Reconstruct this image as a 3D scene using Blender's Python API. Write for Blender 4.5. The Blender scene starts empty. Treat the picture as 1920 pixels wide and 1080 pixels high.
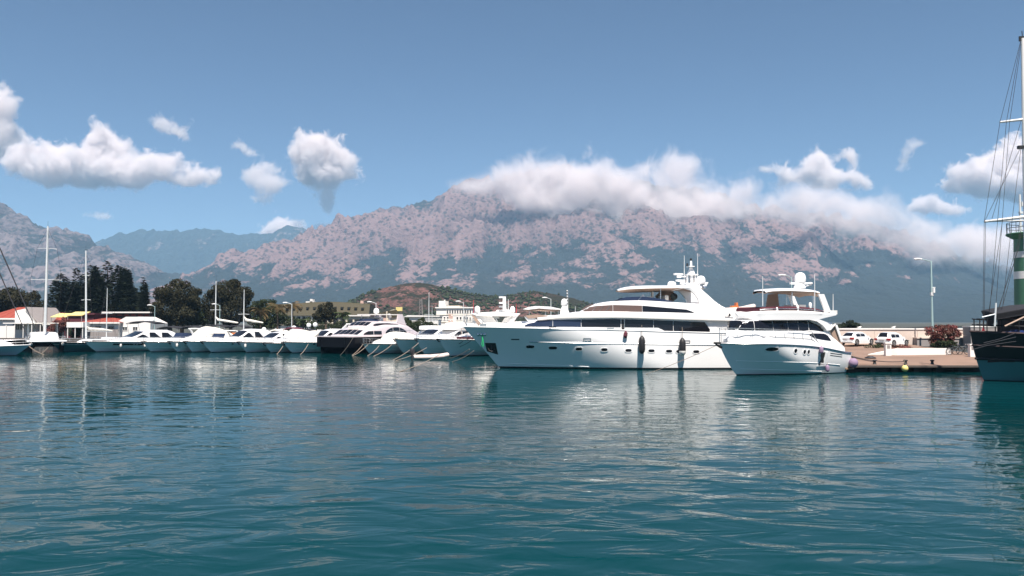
import bpy, bmesh, math, random
import numpy as np
from mathutils import Vector
random.seed(7)
np.random.seed(7)
R = math.radians
scene = bpy.context.scene
COL = scene.collection

# ------------------------------------------------------------------ camera, sky, sun, exposure
CAM_H = 4.2
FPX = 1600.0                       # focal length in pixels of a 1920 wide frame
HOR = 602.0                        # horizon row
PITCH = math.atan((HOR - 540.0) / FPX)
cam_d = bpy.data.cameras.new('camera')
cam_d.lens = 30.0
cam_d.sensor_width = 36.0
cam_d.clip_start = 0.2
cam_d.clip_end = 60000
cam = bpy.data.objects.new('camera', cam_d)
COL.objects.link(cam)
cam.location = (0, 0, CAM_H)
cam.rotation_euler = (R(90) + PITCH, 0, 0)
scene.camera = cam

SUN_EL, SUN_AZ = R(63), R(9)      # azimuth measured from behind the camera towards the right
SUN = Vector((math.cos(SUN_EL) * math.sin(SUN_AZ), -math.cos(SUN_EL) * math.cos(SUN_AZ), math.sin(SUN_EL)))
world = bpy.data.worlds.new('World')
scene.world = world
world.use_nodes = True
wn, wl = world.node_tree.nodes, world.node_tree.links
wn.clear()
sky = wn.new('ShaderNodeTexSky')
sky.sky_type = 'NISHITA'
sky.sun_disc = False
sky.sun_elevation = SUN_EL
sky.sun_rotation = math.pi - SUN_AZ
sky.altitude = 2500
sky.air_density = 1.05
sky.dust_density = 0.1
sky.ozone_density = 3.6
bg = wn.new('ShaderNodeBackground')
bg.inputs['Strength'].default_value = 0.05
wo = wn.new('ShaderNodeOutputWorld')
wl.new(sky.outputs[0], bg.inputs[0])
wl.new(bg.outputs[0], wo.inputs[0])
sun_d = bpy.data.lights.new('sun', 'SUN')
sun_d.energy = 5.0
sun_d.angle = R(0.5)
sun_d.color = (1.0, 0.93, 0.86)
sun_o = bpy.data.objects.new('sun', sun_d)
COL.objects.link(sun_o)
sun_o.rotation_euler = (-SUN).to_track_quat('-Z', 'Y').to_euler()
vs = scene.view_settings
vs.view_transform = 'Standard'
vs.look = 'None'
vs.exposure = 0.9
vs.gamma = 1.0
vs.use_curve_mapping = False
cy = scene.cycles
cy.max_bounces = 6
cy.diffuse_bounces = 3
cy.glossy_bounces = 3
cy.transmission_bounces = 4
cy.volume_bounces = 5
cy.transparent_max_bounces = 8
cy.caustics_reflective = False
cy.caustics_refractive = False
cy.sample_clamp_indirect = 8
cy.use_denoising = True
cy.volume_max_steps = 256

# ------------------------------------------------------------------ helpers
def W(px, py, Y):
    """world point on the sight line through pixel (px, py) at depth Y"""
    u, v = (px - 960) / FPX, (540 - py) / FPX
    dy = math.cos(PITCH) - v * math.sin(PITCH)
    dz = math.sin(PITCH) + v * math.cos(PITCH)
    t = Y / dy
    return Vector((u * t, Y, CAM_H + dz * t))

def G(px, py, z=0.0):
    u, v = (px - 960) / FPX, (540 - py) / FPX
    dy = math.cos(PITCH) - v * math.sin(PITCH)
    dz = math.sin(PITCH) + v * math.cos(PITCH)
    t = (z - CAM_H) / dz
    return Vector((u * t, dy * t, z))

def tag(o, label=None, cat=None, group=None, kind=None):
    if label: o['label'] = label
    if cat: o['category'] = cat
    if group: o['group'] = group
    if kind: o['kind'] = kind
    return o

def empty(name, loc, rz=0.0):
    o = bpy.data.objects.new(name, None)
    o.empty_display_size = 0.3
    COL.objects.link(o)
    o.location = loc
    o.rotation_euler = (0, 0, rz)
    return o

def copy_tree(o, parent=None):
    c = o.copy()
    COL.objects.link(c)
    if parent is not None: c.parent = parent
    for ch in list(o.children):
        copy_tree(ch, c)
    return c

class MB:
    def __init__(self):
        self.v = []
        self.f = []
    def add(self, vs_, fs_):
        o = len(self.v)
        self.v.extend([tuple(p) for p in vs_])
        self.f.extend([tuple(i + o for i in f) for f in fs_])
    def boxb(self, x0, x1, y0, y1, z0, z1):
        self.add([(x0,y0,z0),(x1,y0,z0),(x1,y1,z0),(x0,y1,z0),(x0,y0,z1),(x1,y0,z1),(x1,y1,z1),(x0,y1,z1)],
                 [(0,3,2,1),(4,5,6,7),(0,1,5,4),(1,2,6,5),(2,3,7,6),(3,0,4,7)])
        return self
    def box(self, c, s, rz=0.0):
        ca, sa = math.cos(rz), math.sin(rz)
        vs_ = []
        for dz in (-.5, .5):
            for dx, dy in ((-.5,-.5),(.5,-.5),(.5,.5),(-.5,.5)):
                x, y = dx * s[0], dy * s[1]
                vs_.append((c[0] + x*ca - y*sa, c[1] + x*sa + y*ca, c[2] + dz * s[2]))
        self.add(vs_, [(0,3,2,1),(4,5,6,7),(0,1,5,4),(1,2,6,5),(2,3,7,6),(3,0,4,7)])
        return self
    def tube(self, pts, r, n=6, caps=True):
        pts = [Vector(p) for p in pts]
        rs = r if isinstance(r, (list, tuple)) else [r] * len(pts)
        vs_, fs_ = [], []
        prev = None
        for i, p in enumerate(pts):
            t = (pts[min(i+1, len(pts)-1)] - pts[max(i-1, 0)])
            if t.length < 1e-9: t = Vector((0,0,1))
            t.normalize()
            if prev is None:
                a = Vector((1,0,0)) if abs(t.x) < .8 else Vector((0,1,0))
                a = (a - t * a.dot(t)).normalized()
            else:
                a = (prev - t * prev.dot(t))
                a = a.normalized() if a.length > 1e-6 else Vector((1,0,0))
            prev = a
            b = t.cross(a)
            for k in range(n):
                an = 2 * math.pi * k / n
                vs_.append(p + (a * math.cos(an) + b * math.sin(an)) * rs[i])
        for i in range(len(pts) - 1):
            for k in range(n):
                k2 = (k + 1) % n
                fs_.append((i*n+k, i*n+k2, (i+1)*n+k2, (i+1)*n+k))
        if caps:
            fs_.append(tuple(range(n-1, -1, -1)))
            fs_.append(tuple((len(pts)-1)*n + k for k in range(n)))
        self.add(vs_, fs_)
        return self
    def lathe(self, prof, n=16, c=(0,0,0)):
        vs_, fs_ = [], []
        for r, z in prof:
            for k in range(n):
                a = 2 * math.pi * k / n
                vs_.append((c[0] + r*math.cos(a), c[1] + r*math.sin(a), c[2] + z))
        for i in range(len(prof) - 1):
            for k in range(n):
                k2 = (k + 1) % n
                fs_.append((i*n+k, i*n+k2, (i+1)*n+k2, (i+1)*n+k))
        fs_.append(tuple(range(n-1, -1, -1)))
        fs_.append(tuple((len(prof)-1)*n + k for k in range(n)))
        self.add(vs_, fs_)
        return self
    def sphere(self, c, r, nu=12, nv=8):
        if not isinstance(r, (tuple, list)): r = (r, r, r)
        vs_, fs_ = [], []
        for j in range(nv + 1):
            ph = math.pi * j / nv
            for i in range(nu):
                th = 2 * math.pi * i / nu
                vs_.append((c[0] + r[0]*math.sin(ph)*math.cos(th), c[1] + r[1]*math.sin(ph)*math.sin(th), c[2] - r[2]*math.cos(ph)))
        for j in range(nv):
            for i in range(nu):
                i2 = (i + 1) % nu
                if j == 0: fs_.append((i, (nu)+i2, nu+i))
                elif j == nv - 1: fs_.append((j*nu+i, j*nu+i2, (j+1)*nu+i))
                else: fs_.append((j*nu+i, j*nu+i2, (j+1)*nu+i2, (j+1)*nu+i))
        self.add(vs_, fs_)
        return self
    def grid(self, P):
        n, m = len(P), len(P[0])
        vs_ = [p for row in P for p in row]
        fs_ = [(i*m+j, i*m+j+1, (i+1)*m+j+1, (i+1)*m+j) for i in range(n-1) for j in range(m-1)]
        self.add(vs_, fs_)
        return self
    def prism_xz(self, poly, y0, y1):
        n = len(poly)
        vs_ = [(x, y0, z) for x, z in poly] + [(x, y1, z) for x, z in poly]
        fs_ = [tuple(range(n-1, -1, -1)), tuple(range(n, 2*n))]
        fs_ += [(k, (k+1) % n, n + (k+1) % n, n + k) for k in range(n)]
        self.add(vs_, fs_)
        return self
    def prism_xy(self, poly, z0, z1):
        n = len(poly)
        vs_ = [(x, y, z0) for x, y in poly] + [(x, y, z1) for x, y in poly]
        fs_ = [tuple(range(n-1, -1, -1)), tuple(range(n, 2*n))]
        fs_ += [(k, (k+1) % n, n + (k+1) % n, n + k) for k in range(n)]
        self.add(vs_, fs_)
        return self
    def build(self, name, mat, parent=None, smooth=False, loc=None, rz=0.0, shift=0.0, fix=True):
        me = bpy.data.meshes.new(name)
        v = self.v if not shift else [(p[0]-shift, p[1], p[2]) for p in self.v]
        me.from_pydata(v, [], self.f)
        if fix and len(self.f) < 20000:
            bm = bmesh.new(); bm.from_mesh(me)
            bmesh.ops.recalc_face_normals(bm, faces=bm.faces)
            bm.to_mesh(me); bm.free()
        if mat is not None: me.materials.append(mat)
        if smooth:
            me.shade_smooth()
            me.set_sharp_from_angle(angle=0.7)
        o = bpy.data.objects.new(name, me)
        COL.objects.link(o)
        if parent is not None: o.parent = parent
        if loc is not None: o.location = loc
        if rz: o.rotation_euler = (0, 0, rz)
        return o

def mesh_np(name, verts, faces, mat, parent=None, smooth=True):
    me = bpy.data.meshes.new(name)
    nv, nf, k = len(verts), len(faces), faces.shape[1]
    me.vertices.add(nv)
    me.vertices.foreach_set('co', np.ascontiguousarray(verts, dtype=np.float32).ravel())
    me.loops.add(nf * k)
    me.loops.foreach_set('vertex_index', np.ascontiguousarray(faces, dtype=np.int32).ravel())
    me.polygons.add(nf)
    me.polygons.foreach_set('loop_start', np.arange(0, nf*k, k, dtype=np.int32))
    me.update(calc_edges=True)
    me.validate()
    me.materials.append(mat)
    if smooth: me.shade_smooth()
    o = bpy.data.objects.new(name, me)
    COL.objects.link(o)
    if parent is not None: o.parent = parent
    return o

# value noise
def _hash(ix, iy, seed):
    h = (ix.astype(np.int64) * 374761393 + iy.astype(np.int64) * 668265263 + seed * 1442695041) & 0xffffffff
    h = ((h ^ (h >> 13)) * 1274126177) & 0xffffffff
    return ((h ^ (h >> 16)) & 0xffff) / 65535.0
def vnoise(x, y, seed=0):
    ix, iy = np.floor(x), np.floor(y)
    fx, fy = x - ix, y - iy
    fx, fy = fx*fx*fx*(fx*(fx*6-15)+10), fy*fy*fy*(fy*(fy*6-15)+10)
    a, b = _hash(ix, iy, seed), _hash(ix+1, iy, seed)
    c, d = _hash(ix, iy+1, seed), _hash(ix+1, iy+1, seed)
    return (a*(1-fx)+b*fx)*(1-fy) + (c*(1-fx)+d*fx)*fy
def fbm(x, y, octv=5, seed=0, ridged=False):
    s = 0; a = 0.5; n = 0
    for o in range(octv):
        v = vnoise(x, y, seed + o*17)
        if ridged: v = 1 - abs(2*v - 1)
        s = s + a*v; n += a; a *= .5
        x, y = x*2.03 + 5.1, y*2.03 + 1.7
    return s / n

# smooth (monotone) interpolation through points
def curve(pts):
    xs = np.array([p[0] for p in pts], float); ys = np.array([p[1] for p in pts], float)
    n = len(xs)
    if n == 1: return lambda x: ys[0]
    d = np.diff(ys) / np.diff(xs)
    m = np.zeros(n); m[0], m[-1] = d[0], d[-1]
    for i in range(1, n-1):
        m[i] = 0 if d[i-1]*d[i] <= 0 else 2*d[i-1]*d[i]/(d[i-1]+d[i])
    def f(x):
        x = min(max(x, xs[0]), xs[-1])
        i = min(max(int(np.searchsorted(xs, x) - 1), 0), n-2)
        h = xs[i+1]-xs[i]; t = (x-xs[i])/h
        return float((2*t**3-3*t*t+1)*ys[i] + (t**3-2*t*t+t)*h*m[i] + (-2*t**3+3*t*t)*ys[i+1] + (t**3-t*t)*h*m[i+1])
    return f
def lin(pts):
    xs = [p[0] for p in pts]; ys = [p[1] for p in pts]
    return lambda x: float(np.interp(x, xs, ys))

# ------------------------------------------------------------------ materials
def new_mat(name):
    m = bpy.data.materials.new(name)
    m.use_nodes = True
    nt = m.node_tree
    return m, nt, nt.nodes['Principled BSDF']

def pmat(name, col, rough=0.5, metal=0.0, var=0.06, scale=3.0, bump=0.0, coat=0.0, spec=0.5, bscale=None):
    m, nt, b = new_mat(name)
    N, Lk = nt.nodes, nt.links
    tc = N.new('ShaderNodeTexCoord')
    nz = N.new('ShaderNodeTexNoise')
    nz.inputs['Scale'].default_value = scale
    nz.inputs['Detail'].default_value = 4
    Lk.new(tc.outputs['Object'], nz.inputs['Vector'])
    mix = N.new('ShaderNodeMix'); mix.data_type = 'RGBA'
    a = [max(0, c*(1-var)) for c in col]; c2 = [min(1, c*(1+var)) for c in col]
    mix.inputs[6].default_value = (*a, 1); mix.inputs[7].default_value = (*c2, 1)
    Lk.new(nz.outputs['Fac'], mix.inputs[0])
    Lk.new(mix.outputs[2], b.inputs['Base Color'])
    b.inputs['Roughness'].default_value = rough
    b.inputs['Metallic'].default_value = metal
    b.inputs['Coat Weight'].default_value = coat
    b.inputs['Coat Roughness'].default_value = 0.06
    b.inputs['Specular IOR Level'].default_value = spec
    if bump:
        n2 = N.new('ShaderNodeTexNoise')
        n2.inputs['Scale'].default_value = bscale or scale * 4
        n2.inputs['Detail'].default_value = 5
        Lk.new(tc.outputs['Object'], n2.inputs['Vector'])
        bp = N.new('ShaderNodeBump'); bp.inputs['Strength'].default_value = 0.6
        bp.inputs['Distance'].default_value = bump
        Lk.new(n2.outputs['Fac'], bp.inputs['Height'])
        Lk.new(bp.outputs[0], b.inputs['Normal'])
    return m

M = {}
def add_mats():
    M['gel'] = pmat('white_gelcoat', (.86,.845,.83), .22, var=.02, scale=1.2, coat=.5)
    M['gel2'] = pmat('cream_gelcoat', (.76,.73,.69), .25, var=.03, scale=1.2, coat=.4)
    M['gelblue'] = pmat('pale_blue_gelcoat', (.42,.52,.60), .22, var=.04, scale=1.2, coat=.4)
    M['navy'] = pmat('dark_navy_gelcoat', (.004,.004,.006), .4, var=.1, scale=1.2, spec=.15)
    M['pinkgel'] = pmat('silver_pink_paint', (.62,.55,.56), .25, var=.03, scale=1.2, coat=.5)
    M['boot'] = pmat('black_antifouling', (.012,.013,.016), .5, var=.2)
    M['glass'] = pmat('tinted_glass', (.008,.008,.011), .06, var=.2, scale=.8)
    M['glassblue'] = pmat('blue_tinted_glass', (.02,.03,.06), .06, var=.2, scale=.8)
    M['brown'] = pmat('brown_mesh_cover', (.10,.062,.055), .8, var=.12, scale=6, bump=.004)
    M['tan'] = pmat('tan_lining', (.36,.25,.19), .7, var=.08, scale=3)
    M['teak'] = pmat('teak_deck', (.30,.19,.12), .6, var=.15, scale=8, bump=.004)
    M['maroon'] = pmat('maroon_canvas', (.10,.018,.03), .75, var=.15, scale=6, bump=.003)
    M['steel'] = pmat('stainless_steel', (.62,.62,.63), .25, metal=.9, var=.05)
    M['alu'] = pmat('painted_mast', (.62,.64,.64), .4, var=.05, scale=2)
    M['galv'] = pmat('galvanised_pole', (.30,.42,.42), .5, var=.08, scale=2)
    M['rubber'] = pmat('black_rubber', (.014,.013,.014), .55, var=.2, scale=6)
    M['fendwhite'] = pmat('white_fender', (.72,.70,.66), .5, var=.06)
    M['purple'] = pmat('mauve_fender_cover', (.26,.18,.27), .8, var=.1, scale=8, bump=.004)
    M['yellow'] = pmat('yellow_buoy_skin', (.70,.58,.20), .5, var=.1)
    M['rope'] = pmat('tan_rope', (.30,.24,.19), .9, var=.2, scale=30)
    M['darkrope'] = pmat('dark_rigging', (.025,.025,.03), .7, var=.2, scale=10)
    M['green'] = pmat('green_rope', (.02,.42,.14), .7, var=.15, scale=10)
    M['canvas'] = pmat('cream_canvas', (.74,.71,.64), .85, var=.05, scale=4, bump=.01)
    M['blackcanvas'] = pmat('black_canvas', (.012,.012,.016), .85, var=.2, scale=4, bump=.008)
    M['orange'] = pmat('orange_hull', (.55,.17,.05), .5, var=.1)
    M['red'] = pmat('red_fabric', (.50,.03,.04), .75, var=.12, scale=6)
    M['bluecloth'] = pmat('blue_plastic', (.012,.03,.13), .5, var=.1, scale=5)
    M['concrete'] = pmat('pale_concrete', (.60,.50,.43), .85, var=.14, scale=.8, bump=.01)
    M['quaytop'] = pmat('tan_paving', (.21,.135,.098), .85, var=.45, scale=.35, bump=.02, bscale=6)
    M['darkconc'] = pmat('dark_concrete', (.09,.075,.065), .8, var=.35, scale=1.5, bump=.02)  # one dark mottled tone for quay walls, piles and rubble
    M['graywall'] = pmat('grey_render', (.28,.25,.24), .85, var=.12, scale=1.5, bump=.01)
    M['whitewall'] = pmat('white_render', (.78,.75,.71), .8, var=.05, scale=1.0, bump=.006)
    M['creamwall'] = pmat('cream_render', (.66,.58,.46), .8, var=.06, scale=1.0, bump=.006)
    M['pinkwall'] = pmat('pink_render', (.60,.40,.33), .8, var=.06, scale=1.0)
    M['redroof'] = pmat('red_roof', (.27,.05,.03), .75, var=.16, scale=2.5, bump=.02)
    M['oliveroof'] = pmat('olive_roof', (.052,.042,.018), .75, var=.15, scale=1.5, bump=.02)
    M['maroonwall'] = pmat('maroon_wall', (.10,.02,.03), .8, var=.3, scale=1.5)
    M['darkwall'] = pmat('dark_brown_wall', (.05,.03,.03), .8, var=.25, scale=1.5)
    M['yellowaw'] = pmat('yellow_awning', (.60,.50,.20), .8, var=.06, scale=2)
    M['winglass'] = pmat('window_glass', (.03,.035,.04), .08, var=.3, scale=.4)
    M['bark'] = pmat('bark', (.12,.085,.06), .9, var=.3, scale=4, bump=.03)
    M['beacon'] = pmat('green_beacon_paint', (.06,.17,.095), .45, var=.16, scale=1.2, bump=.004)
    M['teal_hull_shade'] = pmat('teal_hull_and_shade', (.07,.20,.21), .45, var=.1, scale=1.0)  # teal paint; on the schooner, water-tinted shade put into a pale hull
    M['blackhull_shade'] = pmat('black_hull_and_shade', (.010,.009,.009), .5, var=.3, scale=1.5)  # black hull tone, with the awning's deep shade put into it
    M['carwhite'] = pmat('white_car_paint', (.78,.78,.77), .2, var=.01, coat=.8)
    M['tyre'] = pmat('tyre_rubber', (.015,.015,.015), .8, var=.2)
    M['rim'] = pmat('alloy_rim', (.5,.5,.5), .3, metal=.8)
    M['taillight'] = pmat('red_lens', (.35,.02,.02), .2, var=.1)
    M['plate'] = pmat('pale_plate', (.6,.6,.58), .5)
    M['dark'] = pmat('dark_trim', (.02,.02,.02), .5, var=.2)
    M['lampwhite'] = pmat('white_lamp_housing', (.78,.77,.75), .4)
    M['skin'] = pmat('skin', (.45,.28,.21), .6)
    M['greentarp'] = pmat('green_tarpaulin', (.03,.40,.10), .7, var=.2, scale=3, bump=.02)
    M['wheelgrey'] = pmat('bicycle_frame', (.10,.12,.13), .45)
    M['ribgrey'] = pmat('inflatable_tube', (.62,.52,.48), .6, var=.05)
    M['outboard'] = pmat('outboard_cowl', (.03,.028,.03), .35)

def leafmat(name, c1, c2, c3=None):
    m, nt, b = new_mat(name)
    N, Lk = nt.nodes, nt.links
    tc = N.new('ShaderNodeTexCoord')
    nz = N.new('ShaderNodeTexNoise'); nz.inputs['Scale'].default_value = .55; nz.inputs['Detail'].default_value = 6
    nz.inputs['Roughness'].default_value = .8
    Lk.new(tc.outputs['Object'], nz.inputs['Vector'])
    cr = N.new('ShaderNodeValToRGB')
    cr.color_ramp.elements[0].position = .36; cr.color_ramp.elements[0].color = (*c1, 1)
    cr.color_ramp.elements[1].position = .64; cr.color_ramp.elements[1].color = (*c2, 1)
    if c3:
        e = cr.color_ramp.elements.new(.72); e.color = (*c3, 1)
    Lk.new(nz.outputs['Fac'], cr.inputs[0])
    Lk.new(cr.outputs[0], b.inputs['Base Color'])
    b.inputs['Roughness'].default_value = .75
    b.inputs['Specular IOR Level'].default_value = .15
    return m
add_mats()
M['conifer'] = leafmat('conifer_needles', (.010,.016,.010), (.030,.040,.022))
M['leafdark'] = leafmat('dark_broad_leaves', (.014,.015,.008), (.040,.036,.016), (.060,.042,.02))
M['leafgreen'] = leafmat('green_leaves', (.014,.024,.010), (.045,.055,.02))
M['palm'] = leafmat('palm_fronds', (.04,.042,.016), (.14,.085,.04))
M['palmgreen'] = leafmat('green_palm_fronds', (.03,.05,.02), (.08,.10,.04))
M['bougain'] = leafmat('pink_bracts', (.06,.045,.025), (.26,.07,.075), (.42,.13,.13))
M['hedge'] = leafmat('hedge_leaves', (.015,.025,.012), (.05,.06,.025))
# ------------------------------------------------------------------ water
def water_mat():
    m, nt, b = new_mat('harbour_water')
    N, Lk = nt.nodes, nt.links
    b.inputs['Base Color'].default_value = (.0001, .029, .033, 1)
    b.inputs['Roughness'].default_value = .03
    b.inputs['IOR'].default_value = 1.13
    b.inputs['Specular IOR Level'].default_value = .5
    tc = N.new('ShaderNodeTexCoord')
    def noise(scale, detail, stretch, rough=.5, rot=0.0, dist=0.0):
        mp = N.new('ShaderNodeMapping')
        mp.inputs['Scale'].default_value = (scale * stretch, scale, 1)
        mp.inputs['Rotation'].default_value = (0, 0, rot)
        Lk.new(tc.outputs['Object'], mp.inputs[0])
        n = N.new('ShaderNodeTexNoise'); n.noise_dimensions = '2D'
        n.inputs['Scale'].default_value = 1; n.inputs['Detail'].default_value = detail
        n.inputs['Roughness'].default_value = rough
        n.inputs['Distortion'].default_value = dist
        Lk.new(mp.outputs[0], n.inputs['Vector'])
        return n.outputs['Fac']
    def math_(op, a, b_):
        q = N.new('ShaderNodeMath'); q.operation = op
        for i, x in enumerate((a, b_)):
            if isinstance(x, (int, float)): q.inputs[i].default_value = x
            else: Lk.new(x, q.inputs[i])
        return q.outputs[0]
    swell = noise(.5, 1, .7, .5, .12, .4)
    wave = noise(1.15, 3, .55, .45, -.1, .5)
    rip = noise(4.0, 2, .6, .55, .2)
    wind = noise(.035, 2, .6, .5, .3)
    gust = N.new('ShaderNodeMapRange'); gust.inputs[1].default_value = .35; gust.inputs[2].default_value = .65
    gust.inputs[3].default_value = .35; gust.inputs[4].default_value = 1.0
    Lk.new(wind, gust.inputs[0])
    # calmer water close to the quay the camera stands on, ruffled further out
    sep = N.new('ShaderNodeSeparateXYZ'); Lk.new(tc.outputs['Object'], sep.inputs[0])
    far = N.new('ShaderNodeMapRange'); far.interpolation_type = 'SMOOTHSTEP'
    far.inputs[1].default_value = 16; far.inputs[2].default_value = 42
    far.inputs[3].default_value = .10; far.inputs[4].default_value = 1.0
    Lk.new(sep.outputs['Y'], far.inputs[0])
    rr = math_('MULTIPLY', rip, math_('MULTIPLY', math_('MULTIPLY', gust.outputs[0], far.outputs[0]), .005))
    calm = N.new('ShaderNodeMapRange'); calm.interpolation_type = 'SMOOTHSTEP'
    calm.inputs[1].default_value = 14; calm.inputs[2].default_value = 48
    calm.inputs[3].default_value = 1.0; calm.inputs[4].default_value = .42
    Lk.new(sep.outputs['Y'], calm.inputs[0])
    wv = math_('MULTIPLY', math_('MULTIPLY', wave, gust.outputs[0]), .040)
    hgt = math_('ADD', math_('ADD', math_('MULTIPLY', math_('MULTIPLY', swell, calm.outputs[0]), .070), wv), rr)
    bp = N.new('ShaderNodeBump'); bp.inputs['Strength'].default_value = 1.0; bp.inputs['Distance'].default_value = 1.0
    Lk.new(hgt, bp.inputs['Height'])
    Lk.new(bp.outputs[0], b.inputs['Normal'])
    return m
M['water'] = water_mat()
mb = MB(); mb.add([(-7000,-60,0),(7000,-60,0),(7000,7600,0),(-7000,7600,0)], [(0,1,2,3)])
tag(mb.build('water', M['water']), kind='structure', label='rippled teal harbour water')

# ------------------------------------------------------------------ land behind the moored boats
def ground_mat():
    return pmat('shore_ground', (.055,.056,.042), .9, var=.35, scale=.15, bump=.02)
M['ground'] = ground_mat()
LAND_Y = 153.0
mb = MB()
mb.prism_xy([(-7000,LAND_Y+2),(-60,LAND_Y+2),(14,LAND_Y),(40,LAND_Y+25),(300,600),(2200,1500),(7000,1500),(7000,7500),(-7000,7500)], -1.0, 0.9)
tag(mb.build('ground', M['ground']), kind='structure', label='flat shore behind the moored boats')
mb = MB(); mb.prism_xy([(-200,LAND_Y-1),(14,LAND_Y-1),(14,LAND_Y+1.5),(-200,LAND_Y+1.5)], -1.0, 1.15)
tag(mb.build('quay_edge', M['darkconc']), kind='structure', label='concrete quay edge along the far shore')

# ------------------------------------------------------------------ mountains
def rock_mat(name, rock, forest, lo, hi, z0, z1, sc=1.0, speck=.5, ribw=1.7, cloud_shade=.75):
    """bare rock high up and on steep ribs, forest below and in the gullies"""
    m, nt, b = new_mat(name)
    N, Lk = nt.nodes, nt.links
    tc = N.new('ShaderNodeTexCoord'); geo = N.new('ShaderNodeNewGeometry')
    sep = N.new('ShaderNodeSeparateXYZ'); Lk.new(tc.outputs['Object'], sep.inputs[0])
    def nz(scale, det, rough=.6, zs=1.0):
        mp = N.new('ShaderNodeMapping'); mp.inputs['Scale'].default_value = (scale, scale*.6, scale*zs)
        Lk.new(tc.outputs['Object'], mp.inputs[0])
        n = N.new('ShaderNodeTexNoise'); n.inputs['Scale'].default_value = 1
        n.inputs['Detail'].default_value = det; n.inputs['Roughness'].default_value = rough
        Lk.new(mp.outputs[0], n.inputs['Vector']); return n.outputs['Fac']
    def mr(x, a, b_, c, d):
        q = N.new('ShaderNodeMapRange'); q.inputs[1].default_value = a; q.inputs[2].default_value = b_
        q.inputs[3].default_value = c; q.inputs[4].default_value = d; Lk.new(x, q.inputs[0]); return q.outputs[0]
    def op(o, a, b_):
        q = N.new('ShaderNodeMath'); q.operation = o
        for i, x in enumerate((a, b_)):
            if isinstance(x, (int, float)): q.inputs[i].default_value = x
            else: Lk.new(x, q.inputs[i])
        return q.outputs[0]
    big = nz(.0026*sc, 5, .62, 2.2)
    mid = nz(.013*sc, 5, .65, 1.6)
    fine = nz(.06*sc, 4, .7)
    hgt = mr(sep.outputs['Z'], z0, z1, lo, hi)
    sepn = N.new('ShaderNodeSeparateXYZ'); Lk.new(geo.outputs['Normal'], sepn.inputs[0])
    steep = mr(sepn.outputs['Z'], .55, .95, .16, -.16)
    t = op('ADD', op('ADD', op('MULTIPLY', op('SUBTRACT', big, .5), 2.4), op('MULTIPLY', op('SUBTRACT', mid, .5), 1.6)), op('ADD', hgt, steep))
    ra = N.new('ShaderNodeAttribute'); ra.attribute_name = 'rib'
    t = op('ADD', t, op('MULTIPLY', op('SUBTRACT', ra.outputs['Fac'], .5), ribw))
    t = op('ADD', t, mr(sep.outputs['X'], 200, 2000, 0, -cloud_shade))  # less bare rock eastward, standing in for shade cast by the clouds
    t = op('ADD', t, op('MULTIPLY', op('SUBTRACT', fine, .5), 1.3))
    mask = mr(t, .58, .84, 0, 1)
    # trees dotted over the rock
    vor = N.new('ShaderNodeTexVoronoi'); vor.inputs['Scale'].default_value = .045*sc
    Lk.new(tc.outputs['Object'], vor.inputs['Vector'])
    dots = mr(op('ADD', vor.outputs['Distance'], op('MULTIPLY', op('SUBTRACT', nz(.02*sc, 4), .5), 1.1)), .26, .40, 1-speck-.25, 1)
    mask2 = op('MULTIPLY', mask, dots)
    rc = N.new('ShaderNodeMix'); rc.data_type = 'RGBA'
    rc.inputs[6].default_value = (*[c*.5 for c in rock], 1); rc.inputs[7].default_value = (*[min(1, c*1.25) for c in rock], 1)
    Lk.new(mr(op('ADD', op('MULTIPLY', fine, .55), op('MULTIPLY', ra.outputs['Fac'], .5)), .34, .70, 0, 1), rc.inputs[0])  # rock darkened down in the gullies, shading put into its colour
    fc = N.new('ShaderNodeMix'); fc.data_type = 'RGBA'
    fc.inputs[6].default_value = (*[c*.6 for c in forest], 1); fc.inputs[7].default_value = (*[c*1.5 for c in forest], 1)
    Lk.new(fine, fc.inputs[0])
    mx = N.new('ShaderNodeMix'); mx.data_type = 'RGBA'
    Lk.new(mask2, mx.inputs[0]); Lk.new(fc.outputs[2], mx.inputs[6]); Lk.new(rc.outputs[2], mx.inputs[7])
    Lk.new(mx.outputs[2], b.inputs['Base Color'])
    b.inputs['Roughness'].default_value = .95
    b.inputs['Specular IOR Level'].default_value = .05
    bp = N.new('ShaderNodeBump'); bp.inputs['Strength'].default_value = .8; bp.inputs['Distance'].default_value = 26/sc
    Lk.new(op('ADD', mid, op('MULTIPLY', fine, .5)), bp.inputs['Height'])
    Lk.new(bp.outputs[0], b.inputs['Normal'])
    return m

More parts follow.
